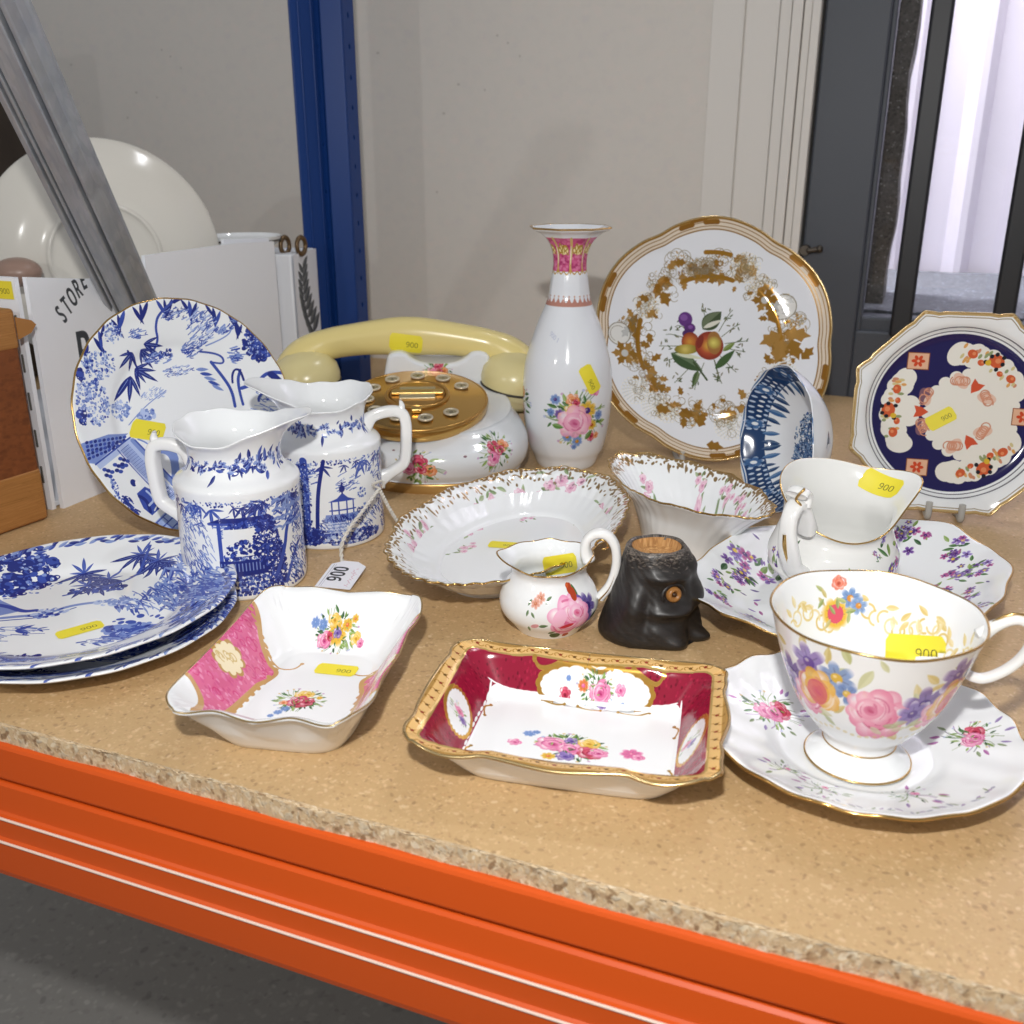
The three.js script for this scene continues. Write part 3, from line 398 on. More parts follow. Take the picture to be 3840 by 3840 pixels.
  c.fillStyle = NAVY; blob(c, 655, 1140, 20, 24); c.fillStyle = '#f3f3f3'; blob(c, 680, 1155, 16, 26); poly(c, [[650, 1210], [720, 1180], [780, 1230], [800, 1320], [690, 1365], [655, 1310]], COB); line(c, [[660, 1230], [700, 1260], [690, 1340]], 22, NAVY); line(c, [[720, 1210], [760, 1270], [700, 1300]], 14, PALE); line(c, [[740, 1240], [780, 1290], [720, 1340]], 8, '#e9ebec');
  hatch(c, 560, 1270, 46, 70, 40, 44, 1.0, 14, [NAVY, COB], 31); dots(c, 520, 1150, 26, 70, 30, 10, [SKY, COB], 32);
  poly(c, [[680, 1415], [960, 1290], [1080, 1440], [960, 1620], [800, 1560]], '#9fb2de');
  for (let j = 0; j < 7; j++) { line(c, [[690 + j * 36, 1420 + j * 34], [975 + j * 20, 1300 + j * 34]], 8, COB); for (let i = 0; i < 6; i++) { const x = 700 + j * 36 + i * 58 + (j % 2) * 28, y = 1420 + j * 34 - i * 25 - (j % 2) * 12; line(c, [[x, y], [x + 18, y + 32]], 7, COB); } }
  poly(c, [[1090, 1450], [1200, 1370], [1290, 1450], [1250, 1620], [960, 1620]], NAVY); hatch(c, 1130, 1540, 130, 90, 90, 70, -0.7, 8, [COB, SKY, COB], 33);
  c.restore();
}
{
  const g = thing('willow_plate', 'blue and white willow pattern plate with gold rim standing on edge behind the jugs', 'plate', [-0.250, 0.083, -0.735]); upright(g, R(20), R(48));
  const W = WR * 2.03, warp = wavy(24, 0.003, WR), st = platePoints(WR, { well: 0.6, rise: 0.012 });
  const m = mesh('plate', surf(st, 192, warp, flatUV(W, W)), print(W, W, 7200, (c) => willowScene(c, WR)), g);
  mesh('gilt_rim', rimLine({ r: WR - 0.0004, y: 0.0155 }, warp, 120, 0.00085), gilt, g);
  sticker(g, [m], [-0.246, 0.092, -0.6], [-0.2, -0.1, -1], [0.35, 1, 0], 0.022, 0.013);
}
function lyingWillow(c, R0, seed) {
  const u = R0; c.save(); c.scale(u, u);
  dots(c, -0.6, -0.62, 0.34, 0.3, 160, 0.05, [NAVY, NAVY, COB], seed); dots(c, -0.5, -0.55, 0.3, 0.25, 40, 0.02, [SKY], seed + 1);
  hatch(c, -0.75, -0.15, 0.2, 0.16, 50, 0.14, 0.5, 0.022, [SKY, COB], seed + 2); poly(c, [[-1, -0.25], [-0.55, -0.3], [-0.35, -0.1], [-0.7, 0.02]], SKY); line(c, [[-0.75, -0.3], [-0.5, -0.22], [-0.36, -0.08], [-0.28, -0.08]], 0.04, COB);
  for (const [x, y, a] of [[-0.08, -0.62, 1.2], [0.1, -0.5, 1.9], [0.3, -0.72, 1.7], [0.42, -0.6, 1.3], [-0.02, -0.42, 0.6]]) { bamboo(c, x, y, 0.2, a, 6, 2.6, NAVY); bamboo(c, x + 0.08, y + 0.06, 0.15, a + 0.6, 5, 2.4, NAVY); bamboo(c, x, y, 0.13, a + 3, 4, 2.2, COB); }
  line(c, [[-0.15, -0.28], [0.1, -0.36], [0.3, -0.5], [0.35, -0.8]], 0.02, COB); dots(c, 0.05, -0.34, 0.2, 0.06, 26, 0.03, [COB, NAVY], seed + 3);
  hatch(c, 0.66, -0.3, 0.24, 0.4, 170, 0.16, 1.1, 0.016, [SKY, COB, SKY], seed + 4); hatch(c, 0.5, -0.1, 0.3, 0.2, 90, 0.16, 1.0, 0.015, [SKY, COB], seed + 5); hatch(c, 0.8, 0.1, 0.16, 0.3, 90, 0.16, 0.8, 0.02, [COB, SKY], seed + 6);
  line(c, [[-0.9, 0.02], [-0.5, -0.02], [-0.2, 0.0], [-0.05, -0.12], [0.3, -0.1]], 0.035, SKY); line(c, [[-0.9, 0.05], [-0.5, 0.02], [-0.2, 0.05], [-0.03, -0.06]], 0.012, COB); dots(c, -0.2, -0.02, 0.12, 0.06, 20, 0.035, [SKY, PALE, COB], seed + 7); dots(c, 0.2, -0.1, 0.14, 0.05, 18, 0.035, [SKY, PALE], seed + 8);
  hatch(c, -0.5, 0.22, 0.3, 0.12, 30, 0.18, 0.3, 0.012, [SKY, COB], seed + 9); hatch(c, -0.75, 0.3, 0.2, 0.1, 24, 0.14, 0.3, 0.03, [SKY, COB], seed + 10);
  dots(c, 0.36, 0.36, 0.18, 0.09, 46, 0.05, [SKY, COB, SKY], seed + 11); dots(c, 0.4, 0.3, 0.2, 0.14, 16, 0.04, [COB], seed + 12); hatch(c, 0.3, 0.46, 0.26, 0.06, 36, 0.12, 0.1, 0.018, [COB, SKY], seed + 13);
  for (let i = 0; i < 3; i++) { line(c, [[0.05 + i * 0.02, 0.68], [0.3, 0.6 + i * 0.02], [0.55, 0.42]], 0.05, i ? COB : NAVY); } hatch(c, 0.7, 0.45, 0.1, 0.2, 60, 0.14, -0.9, 0.025, [COB, SKY, NAVY], seed + 14);
  dots(c, -0.25, 0.72, 0.34, 0.09, 80, 0.045, [NAVY, COB, NAVY], seed + 15); dots(c, -0.2, 0.6, 0.1, 0.04, 10, 0.045, [NAVY], seed + 16); hatch(c, 0.1, 0.8, 0.4, 0.08, 60, 0.12, -0.2, 0.02, [SKY, COB], seed + 17); hatch(c, -0.6, 0.6, 0.25, 0.2, 60, 0.14, 0.2, 0.02, [COB, SKY], seed + 18);
  for (let i = 0; i < 170; i++) { const a = i / 170 * 6.283, r = 0.93 + 0.02 * Math.sin(i * 2.3); leaf(c, Math.cos(a) * r, Math.sin(a) * r, 0.09, a + 1.2 + Math.sin(i) * 0.5, [COB, NAVY, SKY][i % 3], 0.3); }
  c.restore();
}
{
  const R0 = 0.0945, W = R0 * 2.04;
  const mk = (name, label, p, r0, seed, tilt, y) => {
    const g = thing(name, label, 'plate', p, 0.2, 'stacked blue and white plates'); const w = r0 * 2.04, warp = wavy(16, 0.004, r0), st = platePoints(r0, { well: 0.62, rise: 0.013 });
    const m = mesh('plate', surf(st, 192, warp, flatUV(w, w)), print(w, w, 6800, (c) => lyingWillow(c, r0, seed)), g); g.rotation.z = tilt; g.rotation.order = 'YXZ'; return [g, m];
  };
  mk('blue_plate', 'blue and white landscape plate lying at the bottom of the stack of two', [-0.256, 0.0, -0.54], 0.0885, 70, 0);
  const [g, m] = mk('blue_plate', 'blue and white landscape plate with yellow sticker lying on top of another', [-0.263, 0.0078, -0.5475], R0, 40, 0.02);
  sticker(g, [m], [-0.252, 0.1, -0.522], [0, -1, 0], [-0.62, 0, -0.8], 0.026, 0.0115);
}
// ---------- fruit plate on its stand ----------
const standMat = new THREE.MeshPhysicalMaterial({ color: new THREE.Color(0.62, 0.62, 0.6), roughness: 0.25, transmission: 0.35, thickness: 0 });
function plateStand(label, p, yaw, w, reach, lean, hgt) {
  const g = thing('plate_stand', label, 'plate stand', p, yaw);
  for (const s of [-1, 1]) { const a = [[s * w, 0.016, reach], [s * w, 0.004, reach], [s * w, 0.0028, reach - 0.012], [s * w * 0.9, 0.004, -0.01], [s * w * 0.7, hgt, -0.012 - hgt * Math.tan(lean)]]; mesh('prong', ringTube(a, 0.0026, false, 60, 8), standMat, g); }
  mesh('foot', ringTube([[-w * 0.9, 0.0026, -0.012], [0, 0.0026, -0.05], [w * 0.9, 0.0026, -0.012]], 0.0024, false, 40, 8), standMat, g); return g;
}
{
  const R0 = 0.1125, W = R0 * 2.06, g = thing('fruit_plate', 'white plate with gilt border and painted pears and plums standing behind the vase', 'plate', [0.186, 0.1045, -0.935]); upright(g, R(23), R(3));
  // six long lobes with small notches between
  const warp = (s, a) => { const k = Math.max(0, (s.r / R0 - 0.62) / 0.38), t = Math.cos(6 * a + 0.4), w = 1 + k * (0.016 * t - 0.014 * Math.pow(Math.max(0, -t), 6)), r = s.r * w; return [r * Math.sin(a), s.y + k * 0.0008 * t, r * Math.cos(a)]; };
  const st = platePoints(R0, { well: 0.6, rise: 0.015, floor: 0.004 });
  const mat = print(W, W, 6000, (c, gold, mx) => {
    c.save(); c.scale(R0 / 845, R0 / 870); c.translate(-975, -930); if (mx) { mx.save(); mx.scale(R0 / 845, R0 / 870); mx.translate(-975, -930); }
    // banded edge following the lobes
    const edge = (x, f, w, from = 0, to = 6.2832) => { x.lineWidth = w; x.beginPath(); for (let i = 0; i <= 240; i++) { const a = from + (to - from) * i / 240, A = Math.PI / 2 - a, t = Math.cos(6 * A + 0.4), r = f * (1 + 0.016 * t - 0.014 * Math.pow(Math.max(0, -t), 6)); x.lineTo(975 + Math.cos(a) * r * 845, 930 + Math.sin(a) * r * 870); } x.stroke(); };
    c.strokeStyle = 'rgba(206,184,152,0.6)'; edge(c, 0.942, 76); for (const [f, w] of [[0.985, 16], [0.955, 5], [0.925, 5], [0.9, 8]]) gold((x) => edge(x, f, w), '#a8792c');
    for (let k = 0; k < 6; k++) { const a0 = k * Math.PI / 3 + 0.42; gold((x) => { edge(x, 0.955, 34, a0 - 0.16, a0 - 0.06); edge(x, 0.955, 34, a0 + 0.06, a0 + 0.16); edge(x, 0.975, 22, a0 - 0.06, a0 + 0.06); }, '#a06d24'); }
    const q = rng(77), put = (deg, f, fn) => { const a = R(deg), x0 = 975 + Math.sin(a) * f * 845, y0 = 930 - Math.cos(a) * f * 870; fn(x0, y0, a); };
    const leafG = (x, y, l, a) => gold((k) => { k.save(); k.translate(x, y); k.rotate(a); k.beginPath(); const L = l * 1.35; k.moveTo(0, 0); for (const [u, v] of [[0.3, -0.32], [0.42, -0.18], [0.66, -0.3], [0.74, -0.12], [1, 0], [0.74, 0.12], [0.66, 0.3], [0.42, 0.18], [0.3, 0.32]]) k.lineTo(u * L, v * L); k.closePath(); k.fill(); k.restore(); }, q() > 0.4 ? '#a97a2e' : '#c0914a');
    const ringG = (x, y, r) => { c.fillStyle = '#dddcd8'; blob(c, x, y, r, r); c.strokeStyle = '#8c8474'; c.lineWidth = 7; c.beginPath(); c.arc(x, y, r, 0, 7); c.stroke(); c.lineWidth = 4; c.beginPath(); c.arc(x - r * 0.1, y, r * 0.7, 2, 5.4); c.stroke(); };
    const lace = (x, y, rx, ry, n) => { for (let i = 0; i < n; i++) { const t = q() * 6.28, d = Math.sqrt(q()), px = x + Math.cos(t) * d * rx, py = y + Math.sin(t) * d * ry; c.strokeStyle = ['#9a8f7c', '#8a7a58', '#a99f8c'][i % 3]; c.lineWidth = 4; c.beginPath(); c.arc(px, py, 8 + q() * 24, q() * 6, q() * 6 + 3); c.stroke(); } };
    const flowerO = (x, y, r) => { c.strokeStyle = '#8f8268'; for (let i = 0; i < 7; i++) { const a = i / 7 * 6.28; c.lineWidth = 4; c.beginPath(); c.arc(x + Math.cos(a) * r * 0.55, y + Math.sin(a) * r * 0.5, r * 0.42, a - 1.6, a + 1.6); c.stroke(); } gold((k) => { for (let i = 0; i < 8; i++) { const a = i * 0.79; blob(k, x + Math.cos(a) * r * 0.16, y + Math.sin(a) * r * 0.14, 6, 6); } }, '#a97c2c'); };
    const chrys = (x, y, r) => { gold((k) => { for (let j = 5; j >= 1; j--) for (let i = 0; i < 6 + j * 3; i++) { const t = i / (6 + j * 3) * 6.283 + j; leaf(k, x + Math.cos(t) * r * 0.17 * (j - 1), y + Math.sin(t) * r * 0.17 * (j - 1), r * 0.24, t, k.fillStyle, 0.3); } }, '#a07530'); for (let j = 1; j < 6; j++) for (let i = 0; i < 6 + j * 3; i++) { const t = (i + 0.5) / (6 + j * 3) * 6.283 + j; c.strokeStyle = '#efe6cf'; c.lineWidth = 3.5; c.beginPath(); c.arc(x + Math.cos(t) * r * 0.17 * j, y + Math.sin(t) * r * 0.17 * j, r * 0.07, t - 1.2, t + 1.2); c.stroke(); } };
    const shell = (x, y, r, a) => gold((k) => { for (let i = 0; i < 9; i++) { const t = a + (i - 4) * 0.3; leaf(k, x + Math.cos(t) * r * 0.25, y + Math.sin(t) * r * 0.25, r, t, k.fillStyle, 0.16); } k.lineWidth = 10; k.beginPath(); k.arc(x, y, r * 0.9, a - 1.3, a + 1.3); k.stroke(); }, '#9b6f28');
    const around = [8, 26, 44, 62, 80, 98, 116, 150, 172, 195, 214, 236, 258, 280, 300, 320, 338, 352];
    around.forEach((d, i) => put(d, 0.655 + 0.05 * Math.sin(i * 2.1), (x, y, a) => { lace(x, y, 85, 75, 30); dots(c, x, y, 90, 80, 16, 12, ['#b08d52', '#a37a38', '#c9b48a'], i + 60); const kind = i % 4; if (kind === 0) { flowerO(x, y, 112); leafG(x + 30, y + 60, 80, a + 1.8); } if (kind === 1) { leafG(x, y, 85, a + 0.4); leafG(x, y, 80, a + 1.9); leafG(x, y, 75, a + 3.6); flowerO(x, y, 60); } if (kind === 2) chrys(x, y, 105); if (kind === 3) { leafG(x - 20, y, 100, a + 0.9); leafG(x + 10, y + 10, 90, a + 2.6); lace(x, y, 80, 70, 10); } }));
    for (let i = 0; i < 84; i++) { const a = i / 84 * 6.283, f = 0.6 + 0.09 * Math.sin(i * 1.9); put(a * 57.296, f, (x, y) => { if (i % 2) lace(x, y, 50, 50, 5); leafG(x, y, 38 + (i % 3) * 14, a + i * 1.3); }); }
    ringG(1490, 690, 86); ringG(318, 880, 80); for (const [x, y] of [[1370, 630], [355, 1020]]) { for (let i = 0; i < 6; i++) leafG(x, y, 75, i * 1.05); c.fillStyle = '#e6e4df'; blob(c, x, y, 26, 26); }
    // woven basket panels of solid gold
    gold((k) => { k.lineWidth = 34; k.beginPath(); k.ellipse(975, 930, 470, 480, 0, -1.95, -1.2); k.stroke(); k.lineWidth = 30; k.beginPath(); k.ellipse(975, 930, 600, 640, 0, -1.62, -1.32); k.stroke(); k.beginPath(); k.lineWidth = 36; k.ellipse(975, 930, 520, 520, 0, 2.85, 3.45); k.stroke(); k.beginPath(); k.ellipse(975, 930, 540, 530, 0, 0.35, 0.75); k.stroke(); k.beginPath(); k.lineWidth = 28; k.ellipse(975, 930, 500, 500, 0, 5.9, 6.5); k.stroke(); }, '#b07d26');
    lace(940, 400, 110, 40, 60); for (const [x, y] of [[420, 1290], [1230, 400], [1070, 1560], [560, 1400]]) { chrys(x, y, 112); lace(x, y, 70, 70, 14); }
    for (const [x, y, l, a] of [[1480, 880, 130, 2.7], [1500, 880, 130, 0.2], [1490, 920, 140, 1.9], [1540, 930, 120, 1.3], [1440, 800, 100, 4.4], [1600, 1080, 90, -0.8], [640, 560, 90, 1.2], [560, 1410, 90, 0.3], [720, 1460, 90, 0.1], [900, 1690, 90, 0.2], [860, 1560, 90, -1.2]]) leafG(x, y, l, a);
    // fruit in the middle
    const sprigs = [[760, 800, 2.6], [700, 870, 3], [650, 960, 3.2], [680, 1060, 2.9], [740, 1200, 2.4], [860, 1240, 1.8], [1030, 1200, 1.2], [1120, 1130, 0.7], [1180, 1000, 0.2], [1200, 930, 0], [1150, 820, -0.4], [1110, 730, -0.8], [930, 690, -1.7], [1020, 1190, 1.0]];
    for (const [x, y, a] of sprigs) { line(c, [[975 + (x - 975) * 0.45, 960 + (y - 960) * 0.45], [x, y], [x + Math.cos(a) * 40, y + Math.sin(a) * 40]], 5, '#57603f'); for (let i = 0; i < 6; i++) leaf(c, x + (q() - 0.5) * 60, y + (q() - 0.5) * 60, 34, q() * 6.3, q() > 0.5 ? '#4c5a3a' : '#6b6748', 0.25); }
    leaf(c, 920, 840, 190, -0.75, '#3e4c30', 0.55); leaf(c, 925, 830, 150, -0.4, '#d8d6c8', 0.2); leaf(c, 690, 1010, 260, 0.55, '#39512f', 0.34); leaf(c, 720, 1015, 200, 0.2, '#cfd2b6', 0.14); leaf(c, 1000, 1130, 200, -0.75, '#3f5a30', 0.25); leaf(c, 1060, 1000, 110, -0.6, '#6b8038', 0.3); leaf(c, 880, 1140, 130, 1.9, '#45592f', 0.3); line(c, [[850, 1080], [900, 1150], [940, 1210]], 14, '#3a4a2a');
    const ball = (x, y, rx, ry, a, b, d) => { const s = c.createRadialGradient(x - rx * 0.1, y, rx * 0.1, x, y, rx); s.addColorStop(0, a); s.addColorStop(0.55, b); s.addColorStop(1, d); c.fillStyle = s; blob(c, x, y, rx, ry); };
    c.fillStyle = '#5d2f78'; blob(c, 800, 765, 50, 54); c.fillStyle = '#7c4f96'; blob(c, 790, 752, 26, 24); c.fillStyle = '#54286c'; blob(c, 830, 830, 40, 36); c.fillStyle = '#7a4a93'; blob(c, 835, 822, 18, 14); c.fillStyle = '#48245c'; blob(c, 815, 870, 40, 30);
    ball(830, 930, 62, 70, '#c58a33', '#b0622a', '#8a3a20'); ball(800, 985, 84, 36, '#c9b560', '#9a8a35', '#766a2c'); ball(965, 960, 100, 104, '#c9a23f', '#a8482a', '#84301e'); ball(1000, 940, 52, 84, '#d2c666', '#b4a24a', '#9a6a34'); c.fillStyle = '#7c2a1c'; blob(c, 900, 930, 22, 50, 0.3);
    c.restore(); if (mx) mx.restore();
  }, { metal: true, sheen: '#8a8a8a', plain: '#dfe0e2', bg: '#e3e5ea' });
  mesh('plate', surf(st, 240, warp, flatUV(W, W)), mat, g);
  mesh('gilt_rim', rimLine({ r: R0 - 0.0006, y: 0.0187 }, warp, 180, 0.001), paleGilt, g);
  plateStand('clear plastic stand holding the fruit plate', [0.194, 0, -0.92], R(3), 0.04, 0.042, R(23), 0.09);
}
// ---------- octagonal plate ----------
{
  const R0 = 0.0795, W = R0 * 2.2, g = thing('octagonal_plate', 'octagonal white plate with navy and orange flower panels standing at the right', 'plate', [0.3485, 0.0795, -0.765]); upright(g, R(12), R(-14));
  const oct = (a) => { const t = ((a + Math.PI / 8) % (Math.PI / 4) + Math.PI / 4) % (Math.PI / 4) - Math.PI / 8; return 0.972 / Math.cos(t) * (1 - 0.012 * Math.exp(-(((Math.abs(t) - 0.27) / 0.04) ** 2))); };
  const warp = (s, a) => { const k = Math.min(1, Math.max(0, (s.r / R0 - 0.8) / 0.16)), r = s.r * (1 + (oct(a) - 1) * k); return [r * Math.sin(a), s.y, r * Math.cos(a)]; };
  const st = platePoints(R0, { well: 0.72, rise: 0.012, floor: 0.004 });
  const mat = print(W, W, 5600, (c, gold) => {
    c.save(); c.scale(R0 / 622, R0 / 622); c.translate(-1418, -763);
    const octo = (f, w, col) => { c.strokeStyle = col; c.lineWidth = w; c.beginPath(); for (let i = 0; i <= 160; i++) { const a = i / 160 * 6.2832, r = f * 622 * oct(a); c.lineTo(1418 + Math.sin(a) * r, 763 + Math.cos(a) * r); } c.stroke(); };
    octo(0.985, 20, '#b79a66'); octo(0.95, 5, '#8d7c5e'); for (let k = 0; k < 8; k++) { const a = k * Math.PI / 4 + Math.PI / 8; for (let j = -4; j < 5; j++) { c.fillStyle = j % 2 ? '#a5804a' : '#c9b083'; blob(c, 1418 + Math.sin(a + j * 0.025) * 645, 763 + Math.cos(a + j * 0.025) * 645, 16, 12); } }
    c.strokeStyle = '#4a4a55'; c.lineWidth = 5; for (const r of [498, 520]) { c.beginPath(); c.arc(1418, 763, r, 0, 7); c.stroke(); }
    c.fillStyle = '#1b1550'; blob(c, 1418, 763, 482, 482);
    const puff = (list, col) => { c.fillStyle = col; for (const [x, y, r] of list) blob(c, x, y, r, r); };
    const CR = '#e8e4da';
    const centre = []; for (let i = 0; i < 22; i++) { const a = i / 22 * 6.283; centre.push([1508 + Math.cos(a) * 246, 768 + Math.sin(a) * 246, 38]); } puff(centre, CR); c.fillStyle = CR; blob(c, 1508, 768, 258, 258);
    const panel = (deg) => { c.save(); c.translate(1418, 763); c.rotate(R(deg)); const q = rng(deg + 500); for (let i = 0; i < 15; i++) { const a = (i - 7) * 0.085; c.fillStyle = CR; blob(c, -Math.cos(a) * 362, Math.sin(a) * 362, 62 + (i % 3) * 8, 60); } puff([[-260, -38, 58], [-260, 38, 58]], CR); for (let i = 0; i < 26; i++) { const a = (q() - 0.5) * 1.1, r = 320 + q() * 100; c.fillStyle = ['#cfc08a', '#8f9a6a', '#d9a05a', '#c98a6a'][i % 4]; blob(c, -Math.cos(a) * r, Math.sin(a) * r, 12 + q() * 8, 9); }
      for (const [a, r, s] of [[-0.36, 370, 24], [0, 385, 40], [0.38, 370, 26], [0.2, 335, 18], [-0.18, 340, 16]]) { c.fillStyle = '#cc5a30'; blob(c, -Math.cos(a) * r, Math.sin(a) * r, s, s * 1.15); c.fillStyle = '#e08a5a'; blob(c, -Math.cos(a) * r - 6, Math.sin(a) * r - 5, s * 0.4, s * 0.4); } for (const [a, r] of [[-0.1, 390], [0.1, 395], [-0.08, 345], [0.14, 350], [0.05, 420], [-0.05, 425]]) { c.fillStyle = '#1a1a22'; blob(c, -Math.cos(a) * r, Math.sin(a) * r, 13, 12); } c.fillStyle = '#d8b030'; blob(c, -352, 34, 18, 16);
      for (const s of [-1, 1]) { c.strokeStyle = '#c9886c'; c.lineWidth = 7; for (let i = 0; i < 6; i++) { c.beginPath(); c.arc(-190 + i * 6, s * (70 + i * 10), 26, q() * 6, q() * 6 + 3.5); c.stroke(); } c.fillStyle = 'rgba(216,150,120,0.5)'; blob(c, -178, s * 92, 34, 56, s * 0.3); } c.fillStyle = '#cf5230'; poly(c, [[-235, -36], [-190, -28], [-150, 0], [-190, 28], [-235, 36], [-222, 0]]); c.restore(); };
    for (const d of [0, 122, 238]) panel(d);
    for (const [deg, s] of [[52, 1], [-62, 1], [180, 1], [-160, 0]]) { if (!s) continue; c.save(); c.translate(1418, 763); c.rotate(R(deg)); c.translate(-390, 0); c.rotate(-R(deg)); c.fillStyle = '#e0b090'; c.fillRect(-62, -50, 124, 100); c.fillStyle = '#c8431f'; for (let i = 0; i < 6; i++) blob(c, Math.cos(i * 1.05) * 24, Math.sin(i * 1.05) * 22, 16, 10, i * 1.05); c.strokeStyle = '#8a4a26'; c.lineWidth = 5; c.strokeRect(-62, -50, 124, 100); c.restore(); }
    c.restore();
  }, {});
  const m = mesh('plate', surf(st, 192, warp, flatUV(W, W)), mat, g);
  mesh('gilt_rim', rimLine({ r: R0 - 0.0004, y: 0.0157 }, warp, 160, 0.00075), paleGilt, g);
  sticker(g, [m], [0.338, 0.092, -0.6], [0, -0.1, -1], [-0.62, 1, 0], 0.022, 0.0115);
  plateStand('clear plastic stand holding the octagonal plate', [0.3475, 0, -0.763], R(-16), 0.012, 0.033, R(14), 0.07);
}
// ---------- blue and white bowl on its side ----------
{
  const R0 = 0.059, g = thing('blue_bowl', 'small blue and white bowl with trellis border propped on its edge before the fruit plate', 'bowl', [0.217, 0.06, -0.765]);
  const W = 2 * R0 * 1.35, warp = (s, a) => { const k = Math.max(0, s.y / 0.034) ** 2, r = s.r * (1 + 0.02 * k * Math.cos(8 * a)); return [r * Math.sin(a), s.y, r * Math.cos(a)]; };
  const outer = prof([[0.0001, 0.001], [0.02, 0.0008], [0.0225, -0.001], [0.025, 0.0], [0.036, 0.006], [0.05, 0.02], [0.0572, 0.0335], [0.0578, 0.0345]], 26, 'o'), inner = prof([[0.0574, 0.0352], [0.0564, 0.0345], [0.0485, 0.0215], [0.034, 0.0085], [0.0001, 0.004]], 24, 'i');
  const B1 = '#1d3b66', B2 = '#3c6394', B3 = '#7f9cbf', mat = print(W, W, 5200, (c) => {
    c.save(); c.scale(R0, R0); const q = rng(88);
    c.strokeStyle = B1; c.lineWidth = 0.17; c.beginPath(); c.arc(0, 0, 0.845, 0, 7); c.stroke(); c.strokeStyle = B2; c.lineWidth = 0.012; c.beginPath(); c.arc(0, 0, 0.945, 0, 7); c.stroke(); for (let i = 0; i < 70; i++) for (let k = 0; k < 3; k++) { const a = (i + k * 0.5) / 70 * 6.283, r = 0.785 + k * 0.055; if (Math.sin(a * 4) > -0.5) { c.fillStyle = k % 2 ? '#dfe4ea' : '#b9c9de'; blob(c, Math.cos(a) * r, Math.sin(a) * r, 0.021, 0.015, a); } }
    for (let i = 0; i < 44; i++) { const a = i / 44 * 6.283, l = 0.07 + 0.13 * Math.abs(Math.sin(a * 4)) + 0.05 * q(); leaf(c, Math.cos(a) * 0.79, Math.sin(a) * 0.79, l, a + Math.PI + (q() - 0.5) * 0.6, i % 3 ? B1 : B2, 0.3); }
    for (let i = 0; i < 10; i++) { const a = i * 0.628; daisy(c, Math.cos(a) * 0.86, Math.sin(a) * 0.86, 0.085, B2, '#dfe4ea', 6); }
    dots(c, 0, 0, 0.34, 0.38, 120, 0.035, [B1, B2, B3], 89); hatch(c, 0.02, -0.1, 0.3, 0.3, 170, 0.09, -0.5, 0.016, [B1, B2, B3], 90); hatch(c, -0.06, 0.2, 0.3, 0.16, 130, 0.1, 0.3, 0.016, [B2, B1, B3], 91); dots(c, 0.1, -0.05, 0.2, 0.26, 60, 0.03, [B1, B2], 92); line(c, [[-0.3, 0.32], [0, 0.26], [0.34, 0.34]], 0.02, B2);
    c.restore();
  }, { bg: '#e3e6ea', plain: '#e3e6ea' });
  const uvf = (s, a, p) => s.f === 'o' ? [0.004, 0.004] : [p[0] / W * 0.98 + 0.5, 0.5 - p[2] / W * 0.98];
  const m = mesh('bowl', surf([...outer, ...inner], 128, warp, uvf), mat, g);
  mesh('painted_leaf', (() => { const P = [], I = []; for (let i = 0; i <= 12; i++) for (let j = 0; j <= 4; j++) { const t = i / 12, a = 1.75 + (t - 0.5) * 0.5, s = 0.5 + (j / 4 - 0.5) * 0.22 * Math.sin(Math.PI * t), k = s, r = 0.036 + k * 0.0195, y = 0.006 + k * 0.0215; P.push((r + 0.0012) * Math.sin(a), y - 0.0004, (r + 0.0012) * Math.cos(a)); } for (let i = 0; i < 12; i++) for (let j = 0; j < 4; j++) { const a = i * 5 + j; I.push(a, a + 1, a + 5, a + 1, a + 6, a + 5); } const b = new THREE.BufferGeometry(); b.setAttribute('position', new THREE.Float32BufferAttribute(P, 3)); b.setIndex(I); b.computeVertexNormals(); return b; })(), new THREE.MeshPhysicalMaterial({ color: new THREE.Color('#24406e'), roughness: 0.15, side: THREE.DoubleSide }), g);
  upright(g, R(5), R(-77)); g.position.set(0.237, 0.0605, -0.752);
  sticker(g, [m], [0.19, 0.062, -0.6], [0.36, -0.06, -0.93], [0.5, 1, 0], 0.02, 0.0105);
}
